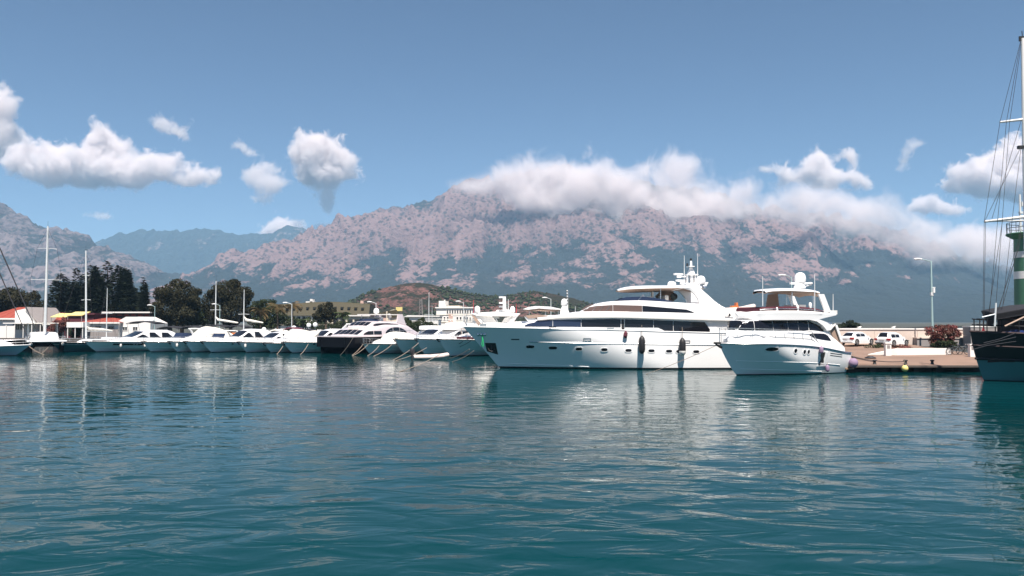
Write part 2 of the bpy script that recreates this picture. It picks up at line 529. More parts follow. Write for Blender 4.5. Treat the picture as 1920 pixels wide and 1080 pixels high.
def mountain(name, ridge_px, Yr, Yf, Yb, nx, ny, mat, label, rough=.10, wl=420., seed=3, steep=.45, spur=0.0, xpad=None):
    """terrain between a foot at Yf, a ridge at Yr and a back foot at Yb; ridge_px: skyline (column, row) seen at Yr"""
    rp = [(((px-960)/FPX)*Yr, max(0.0, CAM_H + (HOR-py)/FPX*Yr)) for px, py in ridge_px]
    f = curve(rp)
    x0, x1 = rp[0][0], rp[-1][0]
    xs = np.linspace(x0, x1, nx)
    rh = np.array([f(x) for x in xs])
    ys = np.concatenate([np.linspace(Yf, Yr, ny), np.linspace(Yr, Yb, ny//4+1)[1:]])
    X, Y = np.meshgrid(xs, ys)
    H = np.tile(rh, (len(ys), 1))
    t = np.clip((Y - Yf) / (Yr - Yf), 0, 1)
    s = np.clip((t-.35)/.65, 0, 1); s = s*s*(3-2*s)
    prof = (1-steep)*t**1.15 + steep*s
    back = np.clip((Y - Yr)/(Yb - Yr), 0, 1)
    prof = np.where(Y > Yr, 1 - back**.8, prof)
    wx = (fbm(X/(wl*.8), Y/(wl*.8), 3, seed+7) - .5)*wl*.55; wy = (fbm(X/(wl*.8)+4, Y/(wl*.8), 3, seed+8) - .5)*wl*.55
    n1 = fbm((X+wx)/wl + seed, (Y+wy)/(wl*2.0), 7, seed, ridged=True) - .60
    n2 = fbm((X+wx)/(wl*.2), (Y+wy)/(wl*.42), 5, seed+50, ridged=True) - .55
    env = np.clip(prof*(1.02-prof)*4, 0, 1) * .9 + .1*np.clip(prof*3, 0, 1)
    Z = H * prof + H.max() * rough * (n1*1.7*env + n2*.75*np.clip(prof*2.5, 0, 1)*(.35+.65*env))
    crag = fbm(X/(wl*.16)+9, Y/(wl*.9), 4, seed+90, ridged=True) - .52
    Z = Z + H.max()*rough*.42*crag*np.clip(prof*2-.6, 0, 1)*np.clip(H/60, 0, 1)
    Z = np.maximum(Z, -.6) * 1.0
    Z[0] = -.6; Z[-1] = -.6
    Z = np.where((X == x0) | (X == x1), np.minimum(Z, H*prof), Z)
    rib = np.clip(.5 + 1.0*n1 + .55*n2 + .55*crag, 0, 1) * np.ones_like(Z)
    V = np.stack([X, Y, Z], -1).reshape(-1, 3)
    n, k = Z.shape
    i = np.arange((n-1)*(k-1)); r, c = i//(k-1), i % (k-1)
    F = np.stack([r*k+c, r*k+c+1, (r+1)*k+c+1, (r+1)*k+c], -1)
    o = mesh_np(name, V, F, mat)
    at = o.data.attributes.new('rib', 'FLOAT', 'POINT')
    at.data.foreach_set('value', rib.astype(np.float32).ravel())
    return tag(o, label=label, kind='structure')

M['rock'] = rock_mat('limestone_and_forest', (.168,.112,.106), (.026,.032,.030), -.15, 1.0, 40, 400, 1.0)
M['rockleft'] = rock_mat('grey_limestone', (.14,.112,.112), (.035,.04,.038), .25, .75, 60, 380, 1.0, .55)
M['rockfar'] = rock_mat('far_limestone', (.15,.125,.12), (.035,.045,.045), -.4, .45, 300, 1200, .5)
M['scrub'] = rock_mat('red_earth_and_scrub', (.135,.07,.06), (.028,.027,.017), .62, .64, 0, 60, 5.0, .5, .3, 0)

main_ridge = [(200,602),(380,580),(455,528),(500,500),(560,470),(620,442),(700,402),(760,382),(820,370),(880,352),(950,335),(1050,318),(1150,330),(1250,346),
              (1320,358),(1400,385),(1500,416),(1600,440),(1700,482),(1800,518),(1900,548),(2050,575),(2300,600)]
mountain('mountain', main_ridge, 4600, 2000, 5300, 860, 460, M['rock'], 'broad pink rocky mountain wrapped in cloud above dark forest slopes', .20, 560, 3, .50)
left_ridge = [(-700,330),(-400,345),(-150,360),(0,386),(50,412),(100,434),(150,442),(200,468),(250,490),(300,510),(350,522),(400,548),(450,575),(500,602)]
mountain('mountain', left_ridge, 3600, 1700, 4300, 460, 280, M['rockleft'], 'grey rocky mountain falling from the left behind the dark trees', .17, 420, 11, .48)
far_ridge = [(60,520),(150,475),(215,442),(270,430),(330,434),(390,431),(440,440),(500,442),(540,424),(575,434),(625,428),(700,436),(760,480),(860,540)]
mountain('mountain', far_ridge, 6600, 5000, 7200, 420, 160, M['rockfar'], 'distant hazy blue ridge between the two nearer mountains', .13, 600, 21, .35)
shoulder = [(900,602),(1000,585),(1080,566),(1180,556),(1300,560),(1420,575),(1540,590),(1700,588),(1860,596),(2000,602)]
hill = [(560,606),(620,592),(660,566),(700,547),(740,536),(780,531),(830,538),(880,551),(940,556),(1000,547),(1060,556),(1130,575),(1200,590),(1290,606)]
HILL = mountain('hill', hill, 900, 640, 1040, 260, 110, M['scrub'], 'low reddish hill dotted with dark scrub behind the marina buildings', .07, 60, 31, .2)

# scrub on the hill: one mass of small rounded bushes
def scrub():
    rp = [(((px-960)/FPX)*900, CAM_H + (HOR-py)/FPX*900) for px, py in hill]
    f = curve(rp)
    me = HILL.data
    co = np.empty(len(me.vertices)*3, np.float32); me.vertices.foreach_get('co', co); co = co.reshape(-1, 3)
    rng = np.random.default_rng(5)
    idx = rng.choice(len(co), 9000, replace=False)
    V, F = [], []
    base = [(0,0,1),(.9,0,.2),(.28,.85,.25),(-.73,.53,.15),(-.73,-.53,.25),(.28,-.85,.15),(0,0,-.5)]
    tri = [(0,1,2),(0,2,3),(0,3,4),(0,4,5),(0,5,1),(6,2,1),(6,3,2),(6,4,3),(6,5,4),(6,1,5)]
    for i in idx:
        p = co[i]
        if p[2] < 2 or p[1] > 940: continue
        if fbm(np.array([p[0]/60.]), np.array([p[1]/80.]), 4, 4)[0] < rng.uniform(.36, .60): continue
        s = .55 + 2.1*rng.random()**2.2; o = len(V)
        a = rng.uniform(0, 6.28); ca, sa = math.cos(a), math.sin(a)
        for x, y, z in base:
            j = rng.uniform(.75, 1.25)
            V.append((p[0] + (x*ca-y*sa)*s*j, p[1] + (x*sa+y*ca)*s*j, p[2] + s*.25 + z*s*.9*j))
        F.extend([(a_+o, b_+o, c_+o) for a_, b_, c_ in tri])
    o = mesh_np('scrub', np.array(V), np.array(F), M['hedge'], smooth=False)
    tag(o, label='dark scrub bushes scattered over the reddish hill', kind='stuff')
scrub()

# ------------------------------------------------------------------ haze and clouds
def haze():
    m = bpy.data.materials.new('haze'); m.use_nodes = True
    nt = m.node_tree; nt.nodes.clear()
    out = nt.nodes.new('ShaderNodeOutputMaterial')
    pv = nt.nodes.new('ShaderNodeVolumePrincipled')
    pv.inputs['Color'].default_value = (.40, .70, 1.0, 1)
    pv.inputs['Density'].default_value = 0.95e-4
    pv.inputs['Anisotropy'].default_value = 0.0
    nt.links.new(pv.outputs[0], out.inputs['Volume'])
    top = max(max(v.co.z for v in o.data.vertices) for o in bpy.data.objects if o.name.startswith('mountain'))
    mb = MB(); mb.boxb(-7200, 7200, -120, 7700, -3.0, top + 12)
    tag(mb.build('haze', m), label='pale blue haze filling the air over the bay', kind='stuff')
haze()

def cloud_group():
    ng = bpy.data.node_groups.new('cloud_body', 'GeometryNodeTree')
    ng.interface.new_socket(name='Geometry', in_out='INPUT', socket_type='NodeSocketGeometry')
    ng.interface.new_socket(name='Geometry', in_out='OUTPUT', socket_type='NodeSocketGeometry')
    return ng
def cloud_mat(name, dens, nscale, erode, band):
    m = bpy.data.materials.new(name); m.use_nodes = True
    nt = m.node_tree; nt.nodes.clear()
    N, Lk = nt.nodes, nt.links
    out = N.new('ShaderNodeOutputMaterial'); pv = N.new('ShaderNodeVolumePrincipled')
    pv.inputs['Color'].default_value = (.998, .945, .93, 1)
    pv.inputs['Anisotropy'].default_value = .1
    pv.inputs['Density Attribute'].default_value = ''
    at = N.new('ShaderNodeAttribute'); at.attribute_name = 'density'
    tc = N.new('ShaderNodeTexCoord')
    nz = N.new('ShaderNodeTexNoise'); nz.inputs['Scale'].default_value = nscale
    nz.inputs['Detail'].default_value = 6; nz.inputs['Roughness'].default_value = .66; nz.inputs['Distortion'].default_value = .8
    Lk.new(tc.outputs['Object'], nz.inputs['Vector'])
    def op(o, a, b_):
        q = N.new('ShaderNodeMath'); q.operation = o
        for i, x in enumerate((a, b_)):
            if isinstance(x, (int, float)): q.inputs[i].default_value = x
            else: Lk.new(x, q.inputs[i])
        return q.outputs[0]
    dpt = op('MINIMUM', at.outputs['Fac'], 1.0)
    e = op('SUBTRACT', dpt, op('MULTIPLY', op('SUBTRACT', nz.outputs['Fac'], .28), erode))
    mr = N.new('ShaderNodeMapRange'); mr.interpolation_type = 'SMOOTHSTEP'
    mr.inputs[1].default_value = 0; mr.inputs[2].default_value = band
    mr.inputs[3].default_value = 0; mr.inputs[4].default_value = dens
    Lk.new(op('MINIMUM', e, op('MULTIPLY', dpt, 2.5)), mr.inputs[0])
    Lk.new(mr.outputs[0], pv.inputs['Density'])
    Lk.new(pv.outputs[0], out.inputs['Volume'])
    return m

def cloud(puffs, Y, mat, label, voxel=16.0, band=110.0, seed=1, depth=1.0):
    """puffs: (column, row, half width, half height) in photo pixels, turned into balls of vapour at depth Y"""
    rng = random.Random(seed)
    mb = MB()
    k = Y / FPX
    c0 = W(sum(p[0] for p in puffs)/len(puffs), sum(p[1] for p in puffs)/len(puffs), Y)
    for px, py, rx, rz in puffs:
        rx, rz = rx*1.3+5, rz*1.3+5
        c = W(px, py, Y)
        c.y += rng.uniform(-.3, .3) * rx * k * depth
        ry = max(rx, rz) * k * depth
        mb.sphere(c - c0, (rx*k, ry, rz*k), 14, 9)
        for _ in range(11):           # cauliflower lobes
            th, ph = rng.uniform(0, 6.28), rng.uniform(-.5, 1.3)
            q = Vector((math.cos(th)*math.cos(ph)*rx*k*.95, math.sin(th)*math.cos(ph)*ry*.95, math.sin(ph)*rz*k*.95))
            rr = rng.uniform(.22, .55) * min(rx, rz) * k
            mb.sphere(c - c0 + q, rr, 10, 7)
    o = mb.build('cloud', None, loc=c0, fix=False)
    rm = o.modifiers.new('union', 'REMESH'); rm.mode = 'VOXEL'; rm.voxel_size = voxel
    gm = o.modifiers.new('vapour', 'NODES')
    ng = cloud_group()
    i, u = ng.nodes.new('NodeGroupInput'), ng.nodes.new('NodeGroupOutput')
    mv = ng.nodes.new('GeometryNodeMeshToVolume')
    mv.resolution_mode = 'VOXEL_SIZE'
    mv.inputs['Density'].default_value = 1.0
    mv.inputs['Voxel Size'].default_value = voxel
    mv.inputs['Interior Band Width'].default_value = band
    sm = ng.nodes.new('GeometryNodeSetMaterial'); sm.inputs['Material'].default_value = mat
    ng.links.new(i.outputs[0], mv.inputs['Mesh']); ng.links.new(mv.outputs[0], sm.inputs[0]); ng.links.new(sm.outputs[0], u.inputs[0])
    gm.node_group = ng
    o.data.materials.append(mat)
    return tag(o, label=label, kind='stuff')

CM_A = cloud_mat('cumulus', .022, .0085, 2.75, .55)
CM_B = cloud_mat('thin_cloud', .0105, .0090, 2.6, .6)
CM_C = cloud_mat('mountain_cloud', .020, .0085, 2.0, .6)
CM_D = cloud_mat('trailing_cloud', .0175, .0085, 1.95, .65)
CY = 8350
CZ_ = 9350
cloud([(40,300,40,34),(95,315,42,36),(150,318,42,34),(195,280,34,38),(205,320,50,34),(255,325,40,34),(300,318,40,28),(345,330,34,22),(385,330,28,20),(70,280,22,18)],
      CY, CM_A, 'long white cumulus bank at the left, above the grey mountain', seed=2)
cloud([(5,205,26,34),(-30,235,40,60),(8,260,22,40)], CZ_, CM_B, 'tall thin cloud cut by the left edge of the picture', seed=3)
cloud([(300,232,20,16),(325,246,24,14),(345,258,14,10),(360,230,9,8)], CZ_, CM_B, 'small wisp of cloud high above the long cumulus bank', seed=4)
cloud([(450,275,18,12),(470,288,18,10)], CZ_, CM_B, 'faint wisp of cloud just right of the long cumulus bank', seed=5)
cloud([(470,330,24,20),(500,318,20,18),(505,345,32,20),(495,372,18,14),(525,332,16,14)], CZ_, CM_B, 'ragged ring shaped cloud left of the towering cumulus', seed=6)
cloud([(570,285,28,22),(595,290,44,34),(630,310,38,34),(600,325,44,28),(612,365,20,22),(612,388,16,16),(655,315,14,16)], CY, CM_A, 'towering white cumulus with a tail hanging below it', seed=7)
cloud([(540,432,42,22),(515,440,30,12),(565,440,26,12)], 8800, CM_A, 'pink cap of cloud rising behind the distant ridge', seed=8)
cloud([(610,430,26,14),(640,436,20,10)], 8800, CM_A, 'smaller pink cap of cloud beside the main mountain slope', seed=9)
cloud([(185,405,24,9)], CZ_, CM_B, 'faint low wisp of cloud above the grey mountain', seed=10)
# the bank that wraps the summit of the main mountain
cloud([(850,340,26,18),(890,350,46,30),(950,345,55,40),(1010,330,50,36),(1045,310,46,26),(1000,378,60,36),(1080,345,55,45),(1120,370,60,50),(1085,400,55,34),
       (1150,350,50,40),(1190,380,60,50),(1230,345,48,40),(1275,320,40,36),(1290,360,55,50),(1260,400,70,44),(1330,390,60,40),(1390,378,50,36),(1340,415,60,26),(1180,420,60,24),(1080,420,40,20),(1250,425,50,18)],
      3750, CM_C, 'long pink cloud bank hiding the summit of the main mountain', voxel=14, seed=12, depth=.8)
cloud([(1108,285,14,20),(1095,300,18,14)], 3900, CM_B, 'thin curl of cloud standing above the summit cloud bank', seed=13)
cloud([(1400,395,50,32),(1450,385,50,38),(1500,370,50,36),(1560,375,60,40),(1620,390,55,34),(1670,408,50,30),(1720,420,50,30),(1790,440,60,34),(1860,450,60,40),(1930,450,60,46),(1520,415,70,30),(1620,432,70,30),(1720,455,60,26),(1830,480,70,34),(1590,400,50,34),(1660,415,50,34),(1760,455,60,36),(1850,430,60,34),(1760,492,60,24),(1900,505,60,28),(1680,460,50,24)],
      3330, CM_D, 'grey white cloud bank trailing down the right shoulder of the mountain', voxel=14, seed=14, depth=.8)
cloud([(1485,330,26,20),(1530,310,26,30),(1545,335,34,26),(1595,290,16,18),(1440,318,22,12),(1600,330,18,22),(1620,350,22,14)], CY, CM_A, 'puffy cloud heads standing above the right shoulder cloud bank', seed=15)
cloud([(1715,270,18,14),(1700,295,14,20),(1690,315,16,12)], CY, CM_B, 'upright ragged wisp of cloud left of the schooner rigging', seed=16)
cloud([(1740,385,36,18),(1780,395,30,14),(1710,390,20,12)], CZ_, CM_A, 'bright flat cloud lying right of the mountain shoulder', seed=17)
cloud([(1800,325,30,22),(1850,320,40,30),(1900,310,46,36),(1800,350,30,18),(1870,345,60,28),(1950,330,60,50),(1905,260,26,14)], CY, CM_A, 'white cloud behind the schooner rigging', seed=18)
# ------------------------------------------------------------------ boat building kit
class Boat:
    """local frame: x aft from the bow tip, y to starboard, z up from the waterline"""
    def __init__(self, name, label, cat, tip, theta, L, group=None):
        self.L, self.th = L, theta
        self.a = Vector((math.cos(theta), math.sin(theta), 0))
        self.n = Vector((-math.sin(theta), math.cos(theta), 0))
        self.tip = Vector((tip[0], tip[1], 0))
        self.root = tag(empty(name, self.tip + self.a * (L/2), theta), label, cat, group)
    def part(self, mb, name, mat, smooth=True, parent=None):
        return mb.build(name, mat, parent or self.root, smooth, shift=self.L/2)
    def world(self, s, y, z):
        return self.tip + self.a*s + self.n*y + Vector((0, 0, z))
    def loc(self, px, py, yl):
        d = W(px, py, 10.0) - Vector((0, 0, CAM_H)); o = Vector((0, 0, CAM_H))
        t = (yl - (o - self.tip).dot(self.n)) / d.dot(self.n)
        p = o + d*t
        return ((p - self.tip).dot(self.a), p.z)
    def S(self, pts, yl):
        return [self.loc(x, y, yl) for x, y in pts]

class Hull:
    def __init__(self, L, B, zs, s0, kf, ue=(.62, .40), nn=(1.5, 2.2), aft=.9, fine=1.0, rake=0.0):
        self.L, self.B = L, B
        self.zs, self.s0, self.kf = curve(zs), curve(s0), curve(kf)
        self.ue, self.nn, self.aft, self.rake = ue, nn, aft, rake
    def send(self, f): return self.L - self.rake * (1 - max(0, f))
    def w(self, f, s):
        fc = max(0., min(1., f))
        s0 = self.s0(f)
        ue = (self.ue[0]*(1-fc) + self.ue[1]*fc) * self.L
        n = self.nn[0]*(1-fc) + self.nn[1]*fc
        u = min(1., max(0., (s - s0)/ue))
        sh = 1 - (1-u)**n
        ta = max(0., (s/self.L - .55)/.45)
        return self.B/2 * self.kf(f) * sh * (1 - (1-self.aft)*ta*ta)
    def y(self, s, z): return self.w(z/self.zs(s), s)
    def mesh(self, f0, f1, nf=10, ns=36, transom=True, close=False):
        mb = MB()
        for sg in (-1, 1):
            P = []
            for i in range(nf+1):
                f = f0 + (f1-f0)*i/nf
                a, b = self.s0(f), self.send(f)
                row = []
                for j in range(ns+1):
                    s = a + (b-a)*(j/ns)**1.5
                    row.append((s, sg*self.w(f, s), f*self.zs(s)))
                P.append(row)
            mb.grid(P)
        if transom:
            P = []
            for i in range(nf+1):
                f = f0 + (f1-f0)*i/nf; b = self.send(f)
                P.append([(b, q*self.w(f, b), f*self.zs(b)) for q in (-1, -.5, 0, .5, 1)])
            mb.grid(P)
        return mb
    def deck(self, drop=.03, inset=.01, ns=36, s1=None):
        mb = MB(); P = []
        e = s1 or self.L
        for j in range(ns+1):
            s = .02 + (e-.02)*(j/ns)**1.3
            w = max(0, self.w(1, s) - inset)
            z = self.zs(s) - drop
            P.append([(s, -w, z), (s, -w*.5, z+.03*w), (s, 0, z+.05*w), (s, w*.5, z+.03*w), (s, w, z)])
        return mb.grid(P)
    def strake(self, za, s0, s1, r=.03, n=30, out=.0, sides=(-1, 1)):
        """a rubbing strake; za(s) gives its height"""
        mb = MB()
        for sg in sides:
            pts = []
            for i in range(n+1):
                s = s0 + (s1-s0)*i/n; z = za(s)
                pts.append((s, sg*(self.y(s, z)+out), z))
            mb.tube(pts, r, 6)
        return mb

class Tier:
    """a deckhouse lofted through stations (s, half width, base z, top z)"""
    def __init__(self, st, lean=.12, rad=.22, cam=.05):
        self.s0, self.s1 = st[0][0], st[-1][0]
        self.W_, self.B_, self.T_ = curve([(p[0], p[1]) for p in st]), curve([(p[0], p[2]) for p in st]), curve([(p[0], p[3]) for p in st])
        self.lean, self.rad, self.cam = lean, rad, cam
    def sec(self, s):
        w, zb, zt = self.W_(s), self.B_(s), self.T_(s)
        h = max(.005, zt - zb); r = min(self.rad, .4*h, .4*w); l = self.lean*h
        return [(w, zb), (w-.35*l, zb+.35*h), (w-l*.7, zb+.7*h), (w-l, zt-r), (w-l-.3*r, zt-.3*r), (w-l-r, zt),
                ((w-l-r)*.55, zt+self.cam*.7), (0, zt+self.cam)]
    def y(self, s, z):
        q = self.sec(s)[:6]
        return float(np.interp(z, [p[1] for p in q], [p[0] for p in q]))
    def top(self, s, frac):
        q = self.sec(s); w = q[5][0]
        return (s, w*frac, q[5][1] + self.cam*(1-abs(frac)))
    def mesh(self, ns=36, bottom=False):
        mb = MB(); P = []
        for i in range(ns+1):
            s = self.s0 + (self.s1-self.s0)*i/ns
            q = self.sec(s)
            row = [(s, -y, z) for y, z in q] + [(s, y, z) for y, z in reversed(q[:-1])]
            if bottom: row = row + [row[0]]
            P.append(row)
        mb.grid(P)
        for row in (P[0], P[-1]):
            mb.add(row, [tuple(range(len(row)))])
        return mb

def band(mb, surf, up, lo, s0, s1, side=-1, n=28, rows=3, eps=.02, skirt=.03):
    """a window laid on surface surf between the curves up(s) and lo(s)"""
    P = []
    for i in range(n+1):
        s = s0 + (s1-s0)*i/n
        a, b = lo(s), up(s)
        row = []
        for j in range(rows+1):
            z = a + (b-a)*j/rows
            row.append((s, side*(surf.y(s, z)+eps), z))
        row = [(row[0][0], row[0][1]-side*skirt, row[0][2])] + row + [(row[-1][0], row[-1][1]-side*skirt, row[-1][2])]
        P.append(row)
    mb.grid(P)
    return mb

def patch(mb, surf, poly, side=-1, eps=.02, skirt=.04):
    """a small flat-ish polygon (s, z) laid on a surface"""
    cs, cz = sum(p[0] for p in poly)/len(poly), sum(p[1] for p in poly)/len(poly)
    v = [(cs, side*(surf.y(cs, cz)+eps), cz)] + [(s, side*(surf.y(s, z)+eps), z) for s, z in poly] + [(s, side*(surf.y(s, z)+eps-skirt), z) for s, z in poly]
    n = len(poly)
    f = [(0, 1+k, 1+(k+1) % n) for k in range(n)] + [(1+k, 1+(k+1) % n, 1+n+(k+1) % n, 1+n+k) for k in range(n)]
    mb.add(v, f)
    return mb
def ell(cs, cz, a, b, n=16, p=2.0):
    out = []
    for k in range(n):
        t = 2*math.pi*k/n; c, s = math.cos(t), math.sin(t)
        out.append((cs + a*math.copysign(abs(c)**(2/p), c), cz + b*math.copysign(abs(s)**(2/p), s)))
    return out
def ring(mb, surf, poly, poly2, side=-1, eps=.03):
    """raised frame between two outlines"""
    n = len(poly)
    v = [(s, side*(surf.y(s, z)+eps), z) for s, z in poly] + [(s, side*(surf.y(s, z)+eps), z) for s, z in poly2] + \
        [(s, side*(surf.y(s, z)-.02), z) for s, z in poly] + [(s, side*(surf.y(s, z)-.02), z) for s, z in poly2]
    f = []
    for k in range(n):
        k2 = (k+1) % n
        f += [(k, k2, n+k2, n+k), (2*n+k, 2*n+k2, k2, k), (n+k, n+k2, 3*n+k2, 3*n+k)]
    mb.add(v, f)
    return mb

def rail(boat, hull, s0, s1, h=.65, n=8, inset=.12, r=.018, sides=(-1, 1), name='guard_rail', closed_bow=True, zoff=0.0):
    mb = MB()
    ends = []
    for sg in sides:
        pts = []
        for i in range(n+1):
            s = s0 + (s1-s0)*i/n
            w = max(.02, hull.w(1, s) - inset); z = hull.zs(s) + zoff
            hh = h if i < n else .05
            pts.append((s, sg*w, z+hh))
            if i < n: mb.tube([(s, sg*w, z-.05), (s, sg*w, z+h)], r*.8, 5)
        mb.tube(pts, r, 5)
        mb.tube([(p[0], p[1], p[2]-.5*h if k < n else p[2]) for k, p in enumerate(pts)], r*.6, 5)
        ends.append(pts[0])
    if closed_bow and len(ends) == 2: mb.tube([ends[0], ((ends[0][0]-.2), 0, ends[0][2]), ends[1]], r, 5)
    return boat.part(mb, name, M['steel'])

def dome(boat, c, r, h, name='satellite_dome', ped=.25, mat='gel', parent=None):
    mb = MB()
    mb.lathe([(r*.45, -ped), (r*.4, -.02), (r*.85, 0), (r, h*.2), (r, h*.45), (r*.92, h*.68), (r*.7, h*.87), (r*.36, h*.97), (.01, h)], 18, c)
    return boat.part(mb, name, M[mat], parent=parent)
def whip(boat, p, top, r=.02, name='antenna', mat='alu', parent=None):
    mb = MB(); mb.tube([p, ((p[0]+top[0])/2, (p[1]+top[1])/2, (p[2]+top[2])/2), top], [r*1.3, r, r*.7], 6)
    return boat.part(mb, name, M[mat], parent=parent)

def fender(loc, r, h, mat, label, name='fender', group=None, tip=None, rope=.6, cat='fender'):
    """a hanging fender; loc is its lower end"""
    e = tag(empty(name, loc), label, cat, group)
    mb = MB()
    mb.lathe([(.02, 0), (r*.45, .04*h), (r*.85, .13*h), (r, .25*h), (r, .72*h), (r*.8, .86*h), (r*.4, .96*h), (.03, h)], 14)
    mb.build('fender_body', M[mat], e, True)
    if tip:
        mb = MB(); mb.lathe([(.02, -.02), (r*.5, .02*h), (r*.93, .12*h), (r*1.04, .24*h), (r*1.02, .27*h)], 14)
        mb.build('end_cap', M[tip], e, True)
    mb = MB(); mb.tube([(0, 0, h-.03), (0, .03, h+rope*.5), (0, .06, h+rope)], .022, 5)
    mb.build('lanyard', M['rope'], e)
    return e
def ball_fender(loc, r, mat, label, name='fender', group=None, rope=.5, cat='fender'):
    e = tag(empty(name, loc), label, cat, group)
    mb = MB(); mb.sphere((0, 0, r), (r, r, r*1.05), 16, 10); mb.build('fender_body', M[mat], e, True)
    mb = MB(); mb.lathe([(r*.3, 2*r-.03), (r*.22, 2*r+.06), (.05, 2*r+.12)], 10); mb.build('eye', M['rubber'], e)
    mb = MB(); mb.tube([(0, 0, 2*r+.08), (0, .05, 2*r+rope)], .02, 5); mb.build('lanyard', M['rope'], e)
    return e
def line(p, q, label, sag=.25, r=.03, mat='rope', name='mooring_line', group=None, cat='rope'):
    mb = MB(); p, q = Vector(p), Vector(q); n = 9
    mid = (p+q)/2
    pts = []
    for i in range(n+1):
        t = i/n; x = p.lerp(q, t); x.z -= sag*4*t*(1-t); pts.append(x - p)
    mb.tube(pts, r, 5)
    o = mb.build(name, M[mat], loc=p)
    return tag(o, label, cat, group)

# ------------------------------------------------------------------ the big white motor yacht in the middle
def main_yacht():
    tipw = W(868, 612, 76.3)
    th = R(3.0)
    L, B = 26.6, 6.2
    y = Boat('motor_yacht', 'largest white yacht, side on, with a dark window band and a mast arch', 'motor yacht', (tipw.x, tipw.y), th, L)
    zt = tipw.z
    sheer = [(0, zt), (5.3, zt-.10), (8.4, zt-.17), (13, zt-.26), (17.5, zt-.40), (L, zt-.62)]
    s_wl = y.loc(938, 691, -.2)[0]
    h = Hull(L, B, sheer, [(-.25, s_wl+1.1), (0, s_wl), (.35, s_wl*.66), (.7, s_wl*.30), (1, 0)],
             [(-.25, .80), (0, .955), (.3, .98), (.6, .993), (.78, 1.0), (1, 1.0)], (.56, .38), (1.6, 2.3), .95, rake=.5)
    hull = y.part(h.mesh(.045, 1, 14, 60), 'hull', M['gel'])
    y.part(h.mesh(-.25, .042, 3, 48), 'boot_top', M['boot'])
    y.part(h.deck(.04, .03, 40), 'deck', M['gel2'])
    zr = lambda s: (zt - 1.25) - .016*s
    mb = h.strake(zr, 5.8, L-.5, .045, 40, .0)
    y.part(mb, 'rub_rail', M['steel'])
    mb = h.strake(lambda s: h.zs(s)-.03, .02, L-.2, .05, 44, .0); y.part(mb, 'gunwale', M['gel'])
    mb = h.strake(lambda s: .55-.03*s, s_wl+.6, 11.0, .035, 24, 0); y.part(mb, 'spray_rail', M['gel'])
    # portholes
    for px, py in ((996,651),(1038,653),(1086,654.7),(1133,655.8),(1178,657),(1221,657.7),(1254,658.5),(1273,659),(1305,659.4)):
        s, z = y.loc(px, py, -B/2*.96)
        wd = .36 if px < 1060 else .27
        for side in (-1, 1):
            f = MB(); ring(f, h, ell(s, z, wd+.06, .19, 18, 3), ell(s, z, wd, .13, 18, 3), side, .03)
            fo = y.part(f, 'porthole', M['gel'], False)
            g = MB(); patch(g, h, ell(s, z, wd, .13, 18, 3), side, .008)
            y.part(g, 'pane', M['glass'], False, fo)
    # anchor pocket
    q = [y.loc(*p, -1.0) for p in ((909,643),(929,643),(934,665),(913,659))]
    cs, cz = sum(p[0] for p in q)/4, sum(p[1] for p in q)/4
    s_shift = h.y(cs, cz)
    q = [y.loc(*p, -s_shift) for p in ((909,643),(929,643),(934,665),(913,659))]
    qq = []
    for k in range(4):
        a, b = q[k], q[(k+1) % 4]
        qq += [(a[0]+(b[0]-a[0])*t/4, a[1]+(b[1]-a[1])*t/4) for t in range(4)]
    mb = MB(); patch(mb, h, qq, -1, .015); pk = y.part(mb, 'anchor_pocket', M['dark'], False)
    cs, cz = sum(p[0] for p in q)/4, sum(p[1] for p in q)/4
    yy = -(h.y(cs, cz)+.10)
    mb = MB()
    mb.tube([(cs, yy, cz+.42), (cs+.03, yy, cz-.25)], .05, 6)
    mb.tube([(cs-.36, yy+.02, cz+.12), (cs-.2, yy-.03, cz-.2), (cs+.03, yy-.04, cz-.3), (cs+.25, yy-.05, cz-.2), (cs+.38, yy-.03, cz+.1)], [.03, .06, .08, .06, .03], 6)
    y.part(mb, 'anchor', M['dark'], True, pk)
    # hawse fairlead
    s, z = y.loc(903, 627, -.9); yy = h.y(s, z)
    s, z = y.loc(903, 627, -yy)
    for d in (-.28, 0, .28):
        mb = MB(); mb.sphere((s+d, -(h.y(s+d, z)+.03), z), (.13, .08, .15), 10, 8)
        y.part(mb, 'fairlead', M['steel'])
    s, z = y.loc(966, 636.5, -1.7)
    mb = MB(); patch(mb, h, [(s-.35, z-.05), (s+.35, z-.05), (s+.35, z+.05), (s-.35, z+.05)], -1, .01); y.part(mb, 'vent_slot', M['dark'], False)
    for px in (1101, 1287):
        s, z = y.loc(px, 637 if px < 1200 else 641, -B/2)
        mb = MB(); ring(mb, h, [(s-.33, z-.13), (s+.33, z-.13), (s+.33, z+.13), (s-.33, z+.13)], [(s-.27, z-.08), (s+.27, z-.08), (s+.27, z+.08), (s-.27, z+.08)], -1, .025)
        y.part(mb, 'side_gate_step', M['steel'], False)

    # main deck house
    yl = -2.75
    def P(px, py, yy=yl): return y.loc(px, py, yy)
    prof = [P(*p) for p in ((975,612),(1009,600),(1057,590),(1096,584.5),(1150,584),(1205,584.3),(1260,585.5),(1310,587),(1352,590),(1400,593))]
    wid = [.35, 1.5, 2.3, 2.72, 2.8, 2.85, 2.85, 2.85, 2.8, 2.7]
    T1 = Tier([(p[0], w, min(h.zs(p[0])-.3, p[1]-.02), p[1]) for p, w in zip(prof, wid)], .05, .3, .06)
    house = y.part(T1.mesh(44), 'main_deckhouse', M['gel'])
    up = lin([P(*p) for p in ((984,611.5),(1003,602),(1029,600),(1085,599),(1150,598),(1226,600),(1321,604),(1334,622))])
    lo = lin([P(*p) for p in ((984,612.5),(1113,613),(1234,614),(1246,620.5),(1334,622.3))])
